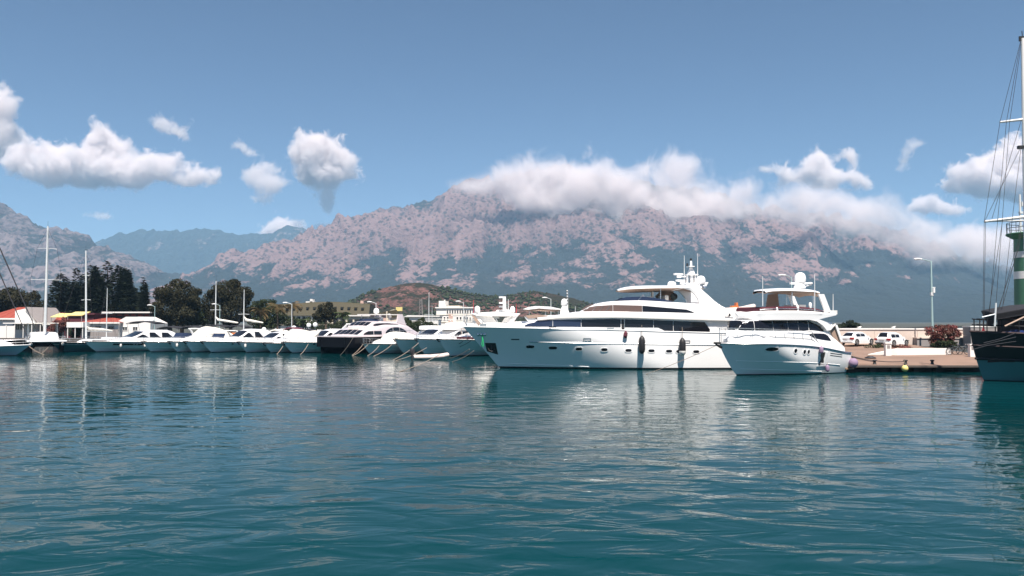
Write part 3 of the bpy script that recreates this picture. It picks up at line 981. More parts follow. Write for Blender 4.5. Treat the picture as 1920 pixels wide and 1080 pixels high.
    s0, s1 = P(984, 612)[0], P(1331, 622)[0]
    for side in (-1, 1):
        xs = [P(e, 610)[0] for e in (986, 1038, 1090, 1164, 1171, 1225, 1262, 1331)]
        for k in range(len(xs)-1):
            if k == 3: continue
            mb = MB(); band(mb, T1, up, lo, xs[k]+.02, xs[k+1]-.02, side, 14, 3, .03)
            y.part(mb, 'saloon_window', M['glassblue'] if k < 2 else M['glass'], False, house)
    sd = P(1167.5, 608)[0]
    mb = MB(); band(mb, T1, lambda s: up(sd), lambda s: lo(sd)-.35, sd-.12, sd+.10, -1, 2, 3, .012); dr = y.part(mb, 'side_door', M['dark'], False)
    mb = MB(); mb.tube([(sd+.14, -(T1.y(sd, 2.9)+.05), lo(sd)-.3), (sd+.14, -(T1.y(sd, 3.6)+.05), up(sd))], .03, 6); y.part(mb, 'grab_rail', M['steel'], True, dr)
    for px, py in ((1036,613.3),(1144,616)):
        s, z = P(px, py, -3.0)
        mb = MB(); mb.box((s, -(h.w(1, s)+.02), z), (.62, .08, .1)); y.part(mb, 'cleat', M['dark'] if px < 1100 else M['steel'], False)
    # overhang under the upper deck
    mb = MB()
    lip = [P(*p) for p in ((1010,600.5),(1057,596.5),(1150,595.6),(1226,597.5),(1310,600),(1400,602.5),(1418,603.5))]
    fz, s0_, s1_ = curve(lip), lip[0][0], lip[-1][0]
    rows = []
    for i in range(41):
        s = s0_ + (s1_-s0_)*i/40; z = fz(s); w = T1.W_(s)
        o = .03 + .22*min(1, i/12)
        rows.append([(s, -(w-.2), z-.02), (s, -(w+o), z), (s, -(w+o), z+.13), (s, -(w-.3), z+.24), (s, (w-.3), z+.24), (s, w+o, z+.13), (s, w+o, z), (s, w-.2, z-.02), (s, -(w-.2), z-.02)])
    mb.grid(rows); mb.add(rows[-1], [tuple(range(8))])
    y.part(mb, 'upper_deck_overhang', M['gel2'])

    # upper deck house
    yl2 = -2.45
    prof = [y.loc(*p, yl2) for p in ((1093,585),(1113,572.5),(1152,565),(1200,563.3),(1254,566),(1310,569.5),(1338,573),(1370,579),(1404,586))]
    base = [y.loc(*p, yl2)[1]-.12 for p in ((1093,585),(1113,585),(1152,584.3),(1200,584.3),(1254,586),(1310,587),(1338,588),(1370,592),(1404,597))]
    wid = [.4, 1.5, 2.25, 2.5, 2.5, 2.5, 2.5, 2.5, 2.45]
    T2 = Tier([(p[0], w, b, max(p[1], b+.02)) for p, w, b in zip(prof, wid, base)], .08, .22, .05)
    uh = y.part(T2.mesh(44), 'upper_deckhouse', M['gel'])
    Q = lambda px, py: y.loc(px, py, yl2)
    up = lin([Q(*p) for p in ((1096,584),(1107,575.5),(1120,573.2),(1152,571.6),(1204,573),(1287,580.3),(1303,586.3))])
    lo = lin([Q(*p) for p in ((1096,585),(1200,584.5),(1303,586.8))])
    xs = [Q(e, 580)[0] for e in (1098, 1150, 1204, 1301)]
    for side in (-1, 1):
        for k in range(3):
            mb = MB(); band(mb, T2, up, lo, xs[k]+.015, xs[k+1]-.015, side, 14, 3, .03)
            y.part(mb, 'wheelhouse_cover' if k < 2 else 'sky_lounge_window', M['brown'] if k < 2 else M['glass'], False, uh)
    sA, sB = Q(1098, 580)[0], Q(1118, 572)[0]
    mb = MB()
    mb.grid([[tuple(Vector(T2.top(sA+(sB-sA)*i/6, f)) + Vector((-.03, 0, .03))) for f in (-.95, -.5, 0, .5, .95)] for i in range(7)])
    y.part(mb, 'windscreen', M['brown'], False, uh)
    # wiper like lines on the cover
    for px in (1113, 1125, 1137):
        a, b = Q(px, 583), Q(px+8, 574)
        mb = MB(); mb.tube([(a[0], -(T2.y(*a)+.05), a[1]), (b[0], -(T2.y(*b)+.05), b[1])], .02, 5); y.part(mb, 'cover_seam', M['steel'], True, uh)
    # flybridge windscreen
    yf = -2.0
    F = lambda px, py: y.loc(px, py, yf)
    pts_lo = [F(*p) for p in ((1158,563),(1172,562),(1200,562.5),(1234,565),(1258,566.5))]
    pts_hi = [F(*p) for p in ((1160,561.5),(1173,556.5),(1200,556.3),(1234,560.3),(1257,564.8))]
    flo, fhi = curve(pts_lo), curve(pts_hi)
    sA, sB = F(1160, 560)[0], F(1256, 560)[0]
    for side in (-1, 1):
        mb = MB(); rows = []
        for i in range(25):
            s = sA + (sB-sA)*i/24; w = 2.05*min(1, .35+ .65*(i/9)**.6)
            rows.append([(s+.1, side*(w+.03), flo(s)-.06), (s+.16, side*w, flo(s)+.5*(fhi(s)-flo(s))), (s+.22, side*(w-.05), fhi(s)), (s+.26, side*(w-.09), fhi(s)), (s+.2, side*(w-.1), flo(s)-.06)])
        mb.grid(rows); y.part(mb, 'fly_windscreen', M['glassblue'], True)
    mb = MB(); s, z = F(1200, 559); mb.tube([(s-.3, -2.06, z-.32), (s+.3, -2.0, z+.3)], .03, 6); y.part(mb, 'windscreen_post', M['steel'])
    # sun bed and seats seen under the hardtop
    s, z = F(1244, 565)
    mb = MB(); mb.boxb(s-.9, s+.6, -1.4, 1.4, z-.15, z+.18); mb.boxb(s+.3, s+.6, -1.4, 1.4, z+.18, z+.55); y.part(mb, 'sun_lounge', M['canvas'], False)
    s, z = F(1225, 565)
    mb = MB(); mb.boxb(s-.25, s+.25, -.9, -.3, z-.1, z+.45); mb.boxb(s+.15, s+.27, -.9, -.3, z+.4, z+.9); y.part(mb, 'helm_seat', M['canvas'], False)
    # hardtop
    Hh = lambda px, py, yy=-1.9: y.loc(px, py, yy)
    top = [Hh(*p) for p in ((1163,543.5),(1170,540),(1183,537.3),(1214,535.4),(1248,535.2),(1276,534.6),(1300,533.5),(1316,536))]
    bot = [Hh(*p) for p in ((1163,544.5),(1170,546),(1185,546.5),(1214,546),(1248,545),(1262,545),(1293,542),(1316,545))]
    ft, fb = curve(top), curve(bot)
    sA, sB = top[0][0], top[-1][0]
    mbT, mbU = MB(), MB(); rt, ru = [], []
    for i in range(31):
        s = sA + .02 + (sB-sA-.02)*i/30
        w = 1.95*min(1, (max(.02, i/30)/.22)**.5)
        a, b = ft(s), fb(s); b = min(b, a-.06)
        edge = a - min(.26, (a-b)*.5)
        rt.append([(s, -w, edge), (s, -w*.97, edge+(a-edge)*.6), (s, -w*.85, a-.02), (s, -w*.4, a+.05), (s, w*.4, a+.05), (s, w*.85, a-.02), (s, w*.97, edge+(a-edge)*.6), (s, w, edge)])
        ru.append([(s, -w, edge), (s, -w*.9, edge-.06), (s, -w*.4, b), (s, w*.4, b), (s, w*.9, b), (s, w, edge)])
    mbT.grid(rt); mbU.grid(ru)
    ht = y.part(mbT, 'hardtop', M['gel'])
    y.part(mbU, 'hardtop_lining', M['tan'], True, ht)
    mb = MB(); s, z = F(1240, 555); mb.tube([(s, -1.7, flo(s)-.2), (s, -1.7, fb(s)+.2)], .045, 8); y.part(mb, 'hardtop_post', M['steel']); mb = MB(); mb.tube([(s, 1.7, flo(s)-.2), (s, 1.7, fb(s)+.2)], .045, 8); y.part(mb, 'hardtop_post', M['steel'])
    # arch legs that sweep down to the upper deck
    outer = [Hh(*p) for p in ((1300,533.6),(1311,540),(1326,553),(1338,564),(1350,573),(1362,579),(1380,583))]
    inner = [Hh(*p) for p in ((1258,545.5),(1280,540.8),(1293,544),(1303,553.5),(1308,562),(1310,570),(1316,577))]
    for side in (-1, 1):
        mb = MB(); yo, yi = side*2.12, side*1.78
        po = [(s, z) for s, z in inner] + [(s, z) for s, z in reversed(outer)]
        rows = []
        for (si, zi), (so, zo) in zip(inner, outer):
            bulge = side*.06
            rows.append([(si, yi, zi), (si, yo, zi), ((si+so)/2, yo+bulge, (zi+zo)/2), (so, yo, zo), (so, yi, zo), ((si+so)/2, yi, (zi+zo)/2), (si, yi, zi)])
        mb.grid(rows); mb.add(rows[0], [tuple(range(6))]); mb.add(rows[-1], [tuple(range(6))])
        y.part(mb, 'arch_leg', M['gel'])
    # lined inside of the far arch leg, with its oval opening
    pin = [y.loc(*p, 1.6) for p in ((1238,546),(1262,546),(1266,556),(1264,564),(1252,567.5),(1236,566),(1228,556))]
    mb = MB(); mb.prism_xz(pin, 1.55, 1.62); al = y.part(mb, 'arch_lining', M['tan'], False)
    s, z = y.loc(1264, 556, 1.5)
    mb = MB(); mb.prism_xz(ell(s, z, .30, .33, 14), 1.46, 1.54); y.part(mb, 'arch_window', M['glass'], False, al)
    # mast on top of the arch
    A = lambda px, py: y.loc(px, py, 0.0)
    s, zb = A(1296, 534); zt_ = A(1296, 488)[1]
    mb = MB()
    zz = [zb-.15, zb+.5, zb+.95]
    mb.grid([[(s-.55+.1*k, -.35, z), (s+.5-.06*k, -.35, z), (s+.5-.06*k, .35, z), (s-.55+.1*k, .35, z), (s-.55+.1*k, -.35, z)] for k, z in enumerate((zb-.15, zb+.15))])
    mb.boxb(s-.45, s-.36, -.3, .3, zb, zb+.9); mb.boxb(s-.12, s+.12, -.28, .28, zb, zb+.95); mb.boxb(s+.25, s+.4, -.3, .3, zb, zb+.9)
    mb.boxb(s-.5, s+.55, -.42, .42, zb+.86, zb+.96)
    mb.lathe([(.35, zb+.96), (.33, zb+1.15), (.2, zb+1.4), (.11, zb+1.6), (.10, zt_-.15), (.06, zt_)], 10, (s, 0, 0))
    mb.boxb(s-.3, s+.2, -.5, .5, zb+1.62, zb+1.68)
    mast = y.part(mb, 'mast', M['gel'])
    mb = MB(); mb.lathe([(.10, zt_-.02), (.11, zt_+.14), (.03, zt_+.18)], 10, (s, 0, 0)); y.part(mb, 'signal_light', M['dark'], True, mast); mb = MB(); mb.lathe([(.09, zb+1.7), (.09, zb+1.95), (.02, zb+1.98)], 8, (s-.35, 0, 0)); y.part(mb, 'signal_light', M['dark'], True, mast)
    for px, py, w in ((1273,517,1.0),(1279,529,1.3)):
        sr, zr_ = A(px, py)
        mb = MB(); mb.boxb(sr-.15, s-.3, -.12, .12, zr_-.13, zr_-.06); mb.lathe([(.2, -.2), (.22, -.02), (.16, .03)], 10, (sr, 0, zr_))
        mb.box((sr-.05, 0, zr_+.13), (w*.95, .24, .17), .5); y.part(mb, 'radar', M['gel'], False, mast)
    s2, z2 = A(1307, 528); dome(y, (s2+.15, -.75, z2-.25), .40, .75, parent=mast)
    s2, z2 = A(1254, 535); dome(y, (s2, -1.1, z2-.12), .38, .45, ped=.1)
    s2, z2 = A(1312, 538)
    mb = MB(); mb.prism_xz([(s2-.7, z2+.35), (s2+.55, z2+.4), (s2+.3, z2-.05), (s2+.15, z2-.25), (s2-.2, z2-.2), (s2-.6, z2)], -.9, .9); y.part(mb, 'arch_spoiler', M['gel'], False)
    mb = MB(); mb.lathe([(.15, -.2), (.17, 0), (.1, .1)], 10, (s2+.1, -1.05, z2)); mb.lathe([(.1, -.15), (.12, 0), (.06, .1)], 10, (s2-.3, -1.05, z2+.05)); y.part(mb, 'searchlight', M['steel'])
    for px, yb, yt in ((1283,525,479),(1308,522,475)):
        a, b = A(px, yb), A(px, yt); whip(y, (a[0], 0, a[1]), (b[0], 0, b[1]), .03)
    # bow fittings
    whip(y, (.35, 0, h.zs(.3)), (.33, 0, h.zs(.3)+1.55), .022, 'jack_staff', 'steel')
    rail(y, h, .35, 5.2, .42, 7, .15)
    mb = MB(); mb.boxb(1.5, 2.1, -.35, .35, zt-.05, zt+.25); y.part(mb, 'anchor_windlass', M['steel'], False)
    for px, py in ((1118,584),(1080,590)):
        s, z = y.loc(px, py, -2.0); whip(y, (s, -1.4, z-.3), (s+.02, -1.4, z+.75), .018)
    # aft deck
    Pa = lambda px, py: y.loc(px, py, -2.6)
    s, z = Pa(1338, 604); s2, z2 = Pa(1352, 622)
    mb = MB(); mb.prism_xz([(s, z), (s+1.3, z), (s2+.9, z2), (s2+.1, z2)], -2.72, -2.62); y.part(mb, 'wing_panel', M['graywall'], False)
    mb = MB(); mb.prism_xz([(s, z), (s+1.3, z), (s2+.9, z2), (s2+.1, z2)], 2.62, 2.72); y.part(mb, 'wing_panel', M['graywall'], False)
    s3 = Pa(1345, 610)[0]
    mb = MB(); mb.boxb(s3, s3+.06, -2.3, 2.3, h.zs(s3)-.2, z-.05); y.part(mb, 'aft_saloon_door', M['glass'], False)
    mb = MB(); mb.prism_xz([Pa(*p) for p in ((1388,606),(1420,603),(1420,612),(1396,614))], -2.7, 2.7); y.part(mb, 'stern_seat', M['dark'], False)
    for sd_ in (-1, 1): rail(y, h, Pa(1350, 620)[0], L-.3, .55, 5, .12, closed_bow=False, name='stern_rail', sides=(sd_,))
    s, z = Pa(1367, 592); mb = MB(); mb.box((s, -2.72, z-.02), (.8, .1, .06)); mb.box((s, -2.75, z+.1), (.14, .08, .18)); y.part(mb, 'side_light', M['dark'], False)
    # things hanging on the hull
    def hang(px, py0, py1, r, label, tip=None):
        s, z0 = y.loc(px, py1, -B/2-r); z1 = y.loc(px, py0, -B/2-r)[1]
        p = y.world(s, -(h.y(s, z1)+r+.06), z0)
        fender(p, r, z1-z0, 'rubber', label, group='black fenders on the big yacht', tip=tip, rope=.9)
    hang(1203.5, 629, 664, .28, 'plain black fender nearer the middle of the big white yacht')
    hang(1279.5, 633, 667, .29, 'black fender with a white lower end on the big white yacht', 'fendwhite')
    s, z = y.loc(1172.5, 634, -B/2-.05)
    mb = MB(); mb.tube([(0, 0, .62), (.02, -.02, .45), (-.03, -.03, .2), (.02, -.02, 0)], [.05, .17, .19, .07], 7)
    e = tag(mb.build('pennant', M['maroon'], loc=y.world(s, -(h.y(s, z)+.15), z)), 'small rolled maroon flag hanging on the big yacht side', 'flag')
    s, z = y.loc(904, 629, -1.0); yy = h.y(s, z)+.08
    p = y.world(s, -yy, z)
    mb = MB(); mb.tube([(0,0,0), (.04,-.05,-.4), (-.03,-.05,-.8), (.05,0,-1.02), (.12,-.02,-.95), (.10,0,-.5), (.03,0,-.05)], .04, 6)
    tag(mb.build('rope_coil', M['green'], loc=p), 'green rope hanging from the bow fairlead of the big yacht', 'rope')
    y.h = h
    return y
MY = main_yacht()
# tender carried on its upper aft deck
def tender():
    c = MY.world(*[MY.loc(1381, 586, 0)[0], 0, MY.loc(1381, 586, 0)[1]])
    e = tag(empty('tender', c, MY.th + R(4)), 'grey pink inflatable tender stowed on the big yacht aft deck', 'inflatable boat')
    mb = MB()
    side = [(-1.7, .62, .18), (-1.0, .66, .2), (0, .66, .24), (.8, .58, .34), (1.4, .32, .5), (1.62, 0, .56)]
    pts = side + [(x, -yv, z) for x, yv, z in reversed(side[:-1])]
    mb.tube(pts, [.16]+[.24]*9+[.16], 10); mb.build('inflatable_tube', M['ribgrey'], e, True)
    mb = MB(); mb.grid([[(-1.6, -.5, .05), (-1.6, 0, -.15), (-1.6, .5, .05)], [(0, -.5, .05), (0, 0, -.18), (0, .5, .05)], [1.2 and (1.2, -.25, .3), (1.3, 0, .1), (1.2, .25, .3)]]); mb.build('floor', M['gel2'], e)
    mb = MB(); mb.boxb(-.5, .1, -.3, .3, 0, .62); mb.boxb(-.1, .05, -.25, .25, .6, .9); mb.build('console', M['orange'], e)
    mb = MB(); mb.boxb(-2.1, -1.65, -.22, .22, .2, .75); mb.boxb(-2.0, -1.8, -.12, .12, -.3, .25); mb.build('outboard_motor', M['gel'], e)
    for x in (-1.0, .7):
        mb = MB(); mb.boxb(x-.1, x+.1, -.4, .4, -.35, 0); mb.build('cradle', M['gel2'], e)
tender()

# ------------------------------------------------------------------ the flybridge cruiser in front of it
Y2L = 12.1
def second_yacht():
    th = R(27.0)
    wl = G(1381, 703.5)
    a = Vector((math.cos(th), math.sin(th), 0))
    rake = 1.75
    tip = wl - a*rake
    L, B = Y2L, 4.3
    y = Boat('flybridge_cruiser', 'white flybridge motor cruiser with bow turned left and a maroon canvas band', 'motor yacht', (tip.x, tip.y), th, L)
    z0 = y.loc(1343, 643, 0)[1]
    sh = [(0, z0)] + [(lambda q: (q[0], q[1]))(y.loc(px, py, -2.0)) for px, py in ((1416,644.5),(1488,646.6),(1537,651),(1587,660))]
    sh = [sh[0]] + [p for p in sh[1:] if p[0] > .8]
    sh.append((L+.3, sh[-1][1]-.08))
    h = Hull(L, B, sh, [(-.3, rake+1.0), (0, rake), (.3, rake*.62), (.65, rake*.28), (1, 0)],
             [(-.3, .5), (0, .78), (.16, .84), (.30, .885), (.6, .95), (1, 1.0)], (.62, .36), (1.5, 2.3), .94, rake=.3)
    y.part(h.mesh(.03, 1, 16, 56), 'hull', M['gel'])
    y.part(h.mesh(-.3, .028, 3, 40), 'boot_top', M['boot'])
    y.part(h.deck(.02, .02, 36), 'deck', M['gel2'])
    y.part(h.strake(lambda s: h.zs(s)-.02, .02, L-.1, .055, 40, .01), 'rub_rail', M['steel'])
    y.part(h.strake(lambda s: h.zs(s)*.46-.014*s, 1.4, L-1.2, .028, 36, 0), 'knuckle', M['gel'])
    y.part(h.strake(lambda s: max(.06, h.zs(s)*.22-.03*s), 1.9, 9.0, .03, 30, 0), 'spray_rail', M['gel'])
    def port(px, py, wd, ht, p=2.0):
        yy = 1.9
        for _ in range(3):
            s, z = y.loc(px, py, -yy); yy = h.y(s, z)
        for side in (-1, 1):
            f = MB(); ring(f, h, ell(s, z, wd+.07, ht+.06, 20, p), ell(s, z, wd, ht, 20, p), side, .03)
            fo = y.part(f, 'porthole', M['gel'], False)
            g = MB(); patch(g, h, ell(s, z, wd, ht, 20, p), side, .01); y.part(g, 'pane', M['glass'], False, fo)
    port(1447.6, 655, .55, .15); port(1491.7, 658, .16, .17); port(1508.5, 660, .14, .17); port(1516, 660, .12, .17)
    # open hull door and slatted vent
    yy = 2.0
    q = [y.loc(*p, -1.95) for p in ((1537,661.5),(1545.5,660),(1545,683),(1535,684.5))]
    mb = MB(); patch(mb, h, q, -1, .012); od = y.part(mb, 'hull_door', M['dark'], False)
    q2 = [y.loc(*p, -2.0) for p in ((1545.5,660),(1550.5,660.5),(1550.5,684),(1545,683))]
    mb = MB(); patch(mb, h, q2, -1, .05, .07); y.part(mb, 'door_leaf', M['gel'], False, od)
    q3 = [y.loc(*p, -2.0) for p in ((1533,684.8),(1551,684),(1551,686.5),(1533,687.3))]
    mb = MB(); patch(mb, h, q3, -1, .05); y.part(mb, 'door_sill', M['gel'], False, od)
    for yv in (661.5, 665.5):
        q = [y.loc(*p, -2.02) for p in ((1556,yv),(1579,yv+3),(1579,yv+4.3),(1556,yv+1.3))]
        mb = MB(); patch(mb, h, q, -1, .012); y.part(mb, 'vent_slat', M['dark'], False)
    # superstructure
    yl = -1.75
    P = lambda px, py, v=yl: y.loc(px, py, v)
    tpx = (1366, 1385, 1400, 1425, 1460, 1500, 1530, 1550, 1566)
    wid = [.35, .75, 1.15, 1.6, 1.75, 1.82, 1.82, 1.8, 1.75]
    P = lambda px, py, v=None: y.loc(px, py, -float(np.interp(px, tpx, wid)) if v is None else v)
    ss = [P(px, 620)[0] for px in tpx]
    tops = [P(*p)[1] for p in ((1366,636),(1385,618),(1400,602),(1425,600),(1460,600),(1500,600),(1530,600.5),(1550,602),(1566,605))]
    stt = [(s, w, h.zs(s)-.25, max(t, h.zs(s)-.2)) for s, w, t in zip(ss, wid, tops)]
    T1 = Tier(stt, .10, .2, .03)
    house = y.part(T1.mesh(40), 'deckhouse', M['gel'])
    # coachroof forward of the deckhouse
    cs = [(1.6, .5, h.zs(1.6)-.1, h.zs(1.6)), (2.6, 1.0, h.zs(2.6)-.1, h.zs(2.6)+.18), (3.6, 1.3, h.zs(3.6)-.1, h.zs(3.6)+.36), (5.4, 1.5, h.zs(5.4)-.1, h.zs(5.4)+.5), (7.0, 1.6, h.zs(7)-.1, h.zs(7)+.5)]
    y.part(Tier(cs, .35, .15, .06).mesh(24), 'coachroof', M['gel'])
    # bulwark side of the superstructure (raised side deck)
    ups = curve([P(*p, -1.95) for p in ((1416,639),(1450,630),(1488,622),(1520,619.5),(1550,624),(1575,643),(1587,655))])
    sA, sB = P(1416, 640, -1.95)[0], P(1583, 652, -1.95)[0]
    class Side:
        def y(self, s, z): return h.w(1, s) - .02 - max(0, z-h.zs(s))*.22
    SD = Side()
    for side in (-1, 1):
        mb = MB(); band(mb, SD, ups, lambda s: h.zs(s)-.03, sA, sB, side, 30, 4, .0, .10); y.part(mb, 'side_moulding', M['gel'])
        lens_u = curve([P(*p, -1.9) for p in ((1516,627),(1524,625),(1545,625.5),(1552,629),(1557.5,638.5))])
        lens_l = curve([P(*p, -1.9) for p in ((1516,628),(1526,633.5),(1540,636.5),(1557.5,639))])
        mb = MB(); band(mb, SD, lens_u, lens_l, P(1517, 628, -1.9)[0], P(1557, 637, -1.9)[0], side, 18, 2, .03, .05); y.part(mb, 'side_window', M['glass'], False)
    up = lin([P(*p) for p in ((1381,617),(1394.6,602.5),(1425,601.3),(1520,601.5),(1540,611),(1548,620.5))])
    lo = lin([P(*p) for p in ((1381,618.5),(1450,619),(1522,619.8),(1548,621.5))])
    xs = [P(e, 612)[0] for e in (1384, 1416, 1452, 1480, 1500, 1519, 1547)]
    for side in (-1, 1):
        for k in range(6):
            mb = MB(); band(mb, T1, up, lo, xs[k]+(.02 if k != 5 else .05), xs[k+1]-.02, side, 10, 3, .03); y.part(mb, 'saloon_window', M['glass'], False, house)
    sA, sB = P(1384, 618)[0], P(1399, 603)[0]
    mb = MB(); mb.grid([[tuple(Vector(T1.top(sA+(sB-sA)*i/6, f)) + Vector((-.03, 0, .03))) for f in (-.95, -.5, 0, .5, .95)] for i in range(7)])
    y.part(mb, 'windscreen', M['glass'], False, house)
    # curved buttress behind the saloon windows
    for side in (-1, 1):
        mb = MB(); rows = []
        o = [P(*p, -1.85) for p in ((1516,597.5),(1535,599),(1548,604),(1560,612),(1566,607))]
        i_ = [P(*p, -1.85) for p in ((1516,599.5),(1530,602.5),(1541,610),(1549,620),(1556,619))]
        for (si, zi), (so, zo) in zip(i_, o):
            rows.append([(si, side*1.80, zi), (si, side*1.95, zi), (so, side*1.95, zo), (so, side*1.80, zo), (si, side*1.80, zi)])
        mb.grid(rows); mb.add(rows[-1], [(0,1,2,3)]); y.part(mb, 'buttress', M['gel'])
    # cockpit lining
    mb = MB(); mb.prism_xz([P(*p, 1.5) for p in ((1556,619),(1566,611),(1574,640),(1577,646),(1560,640))], 1.3, 1.4); y.part(mb, 'cockpit_lining', M['tan'], False)
    mb = MB(); mb.prism_xz([P(*p, -1.7) for p in ((1556,617),(1565,610),(1569,612),(1577,638),(1573,642),(1562,632))], -1.72, -1.62); y.part(mb, 'cockpit_lining', M['tan'], False)
    mb = MB(); mb.prism_xz([P(*p, -1.8) for p in ((1565,610),(1569,609),(1580,640),(1576,641))], -1.86, -1.78); y.part(mb, 'cockpit_wing', M['gel'], False)
    # flybridge body
    yb = -1.85
    Q = lambda px, py, v=None: y.loc(px, py, -float(np.interp(px, (1399, 1412, 1425, 1450), (.4, .9, 1.4, 1.85))) if v is None else v)
    tp = [Q(*p) for p in ((1399,592.5),(1412,588),(1425,583.5),(1450,582.3),(1490,582.3),(1530,584),(1550,586.5),(1569,588.5))]
    bt = [Q(*p)[1] for p in ((1399,594),(1412,599),(1425,600.5),(1450,600),(1490,600),(1530,599),(1550,595),(1569,591))]
    wd = [.4, .9, 1.4, 1.85, 1.95, 1.95, 1.9, 1.8]
    T2 = Tier([(t[0], w, b, t[1]) for t, w, b in zip(tp, wd, bt)], -.05, .15, .02)
    y.part(T2.mesh(36, True), 'flybridge', M['gel'])
    ml = curve([Q(*p) for p in ((1425,584),(1450,582.5),(1490,582.5),(1530,584.3),(1546,586))])
    mu = curve([Q(*p) for p in ((1425,578),(1432,575.5),(1490,574.6),(1526,577.5),(1546,583))])
    sA, sB = Q(1426, 580)[0], Q(1545, 584)[0]
    for side in (-1, 1):
        rows = []
        for i in range(25):
            s = sA + (sB-sA)*i/24; w = 1.80*min(1, .72+.28*(i/5.)**.7)
            rows.append([(s, side*w, ml(s)-.08), (s, side*(w+.02), (ml(s)+mu(s))/2), (s, side*(w-.02), mu(s)), (s, side*(w-.07), mu(s)), (s, side*(w-.07), ml(s)-.08)])
        mb = MB(); mb.grid(rows); mc = y.part(mb, 'canvas_band', M['maroon'])
        pts = [(sA+(sB-sA)*i/20, side*(1.80*min(1, .72+.28*((i*1.2)/5.)**.7)+.05), (ml(sA+(sB-sA)*i/20)*.55+mu(sA+(sB-sA)*i/20)*.45)) for i in range(21)]
        mb = MB(); mb.tube(pts, .03, 6); y.part(mb, 'hand_rail', M['steel'], True, mc)
    mb = MB(); rows = [[(sA-.02, -1.30, ml(sA)-.08), (sA-.15, 0, ml(sA)-.05), (sA-.02, 1.30, ml(sA)-.08)], [(sA, -1.29, mu(sA)), (sA-.12, 0, mu(sA)), (sA, 1.29, mu(sA))]]
    mb.grid(rows); y.part(mb, 'front_canvas', M['maroon'])
    for px, py in ((1458,581),(1497,577),(1521,572)):
        s, z = Q(px, py); mb = MB(); mb.lathe([(.1, -.25), (.13, 0), (.1, .16), (.03, .22)], 10, (s, -1.75, z)); y.part(mb, 'deck_light', M['gel'])
    # hardtop
    yh = -1.6
    H_ = lambda px, py, v=None: y.loc(px, py, -float(np.interp(px, (1432, 1440, 1455, 1488), (.5, 1.0, 1.45, 1.6))) if v is None else v)
    tp = [H_(*p) for p in ((1432,549),(1440,545.5),(1455,542.3),(1488,540.3),(1525,543),(1538,547),(1544.5,551.3))]
    ft = curve(tp); sA, sB = tp[0][0], tp[-1][0]
    rt, ru = [], []
    for i in range(27):
        u = i/26; s = sA + (sB-sA)*u
        w = 1.62*min(1, (max(.03, u)/.18)**.45, (max(.03, 1-u)/.08)**.4)
        a = ft(s); b = a - .22 - .10*math.sin(math.pi*u)
        e = b + .10
        rt.append([(s, -w, e), (s, -w*.97, e+(a-e)*.7), (s, -w*.85, a), (s, -w*.3, a+.04), (s, w*.3, a+.04), (s, w*.85, a), (s, w*.97, e+(a-e)*.7), (s, w, e)])
        ru.append([(s, -w, e), (s, -w*.93, b), (s, -w*.3, b+.12), (s, w*.3, b+.12), (s, w*.93, b), (s, w, e)])
    mb = MB(); mb.grid(rt); ht = y.part(mb, 'hardtop', M['gel'])
    mb = MB(); mb.grid(ru); y.part(mb, 'hardtop_lining', M['tan'], True, ht)
    for v in (-1.62, 1.62):
        q = [H_(*p, -1.6) for p in ((1533,551.5),(1544,551.5),(1557,585.5),(1547,585.5))]
        mb = MB(); mb.prism_xz(q, v-.06, v+.06); y.part(mb, 'hardtop_leg', M['gel'], False)
    q = [y.loc(*p, 1.5) for p in ((1437,552),(1455,551),(1458,576),(1433,576))]
    mb = MB(); mb.prism_xz(q, 1.3, 1.36); y.part(mb, 'side_curtain', M['tan'], False)
    for px, v in ((1485, -1.5), (1475, 1.5), (1525, 1.4)):
        a, b = y.loc(px, 548, v), y.loc(px, 578, v)
        mb = MB(); mb.tube([(b[0], v, b[1]), (a[0], v, a[1])], .04, 7); y.part(mb, 'hardtop_post', M['steel'])
    s, z = H_(1490, 574, 0); mb = MB(); mb.boxb(s-.3, s+.3, -.9, .9, z-.4, z+.1); y.part(mb, 'helm_console', M['gel2'], False)
    # radome, radar and antennas
    A = lambda px, py: y.loc(px, py, 0)
    s, z = A(1500.5, 531); r = 11*.041
    mb = MB(); mb.lathe([(.5, -.42), (.42, -.2), (.3, -.05)], 14, (s-.1, 0, z)); mb.box((s-.15, 0, z-.02), (1.45, .3, .16), R(-20)); y.part(mb, 'radar', M['gel'], False)
    dome(y, (s, 0, z+.05), r, .84, 'radome', .1)
    s2, z2 = A(1515, 535)
    mb = MB(); mb.tube([(s2-.3, .1, z2-.1), (s2+.5, .1, z2+.05)], .03, 6); mb.sphere((s2+.35, .1, z2+.18), (.24, .2, .1), 10, 6); y.part(mb, 'horn', M['gel'])
    for px, a_, b_, v in ((1430,574,518,-1.3),(1527.5,583,514,-1.85),(1562,582,551,1.2)):
        p, q = y.loc(px, a_, v), y.loc(px, b_, v); whip(y, (p[0], v, p[1]), (q[0], v, q[1]), .035)
    s, z = Q(1567, 587); mb = MB(); mb.boxb(s-.4, s+.35, -1.7, 1.7, z-.1, z+.22); y.part(mb, 'rolled_liferaft', M['gel2'], False)
    # bow rail, anchor roller and foredeck gear
    rail(y, h, .1, 8.6, 1.15, 9, .10, r=.026)
    mb = MB(); mb.boxb(-.35, .9, -.16, .16, z0-.08, z0+.06); mb.tube([(-.3, 0, z0-.1), (.2, 0, z0-.32), (.55, 0, z0-.4)], [.05, .12, .06], 7); y.part(mb, 'anchor_roller', M['dark'], False)
    mb = MB(); mb.tube([(.6, -.3, z0), (.5, -.3, z0+.35), (.8, -.25, z0+.5)], .03, 6); y.part(mb, 'bow_light', M['steel'])
    # swim platform
    sp = h.zs(L)*.22
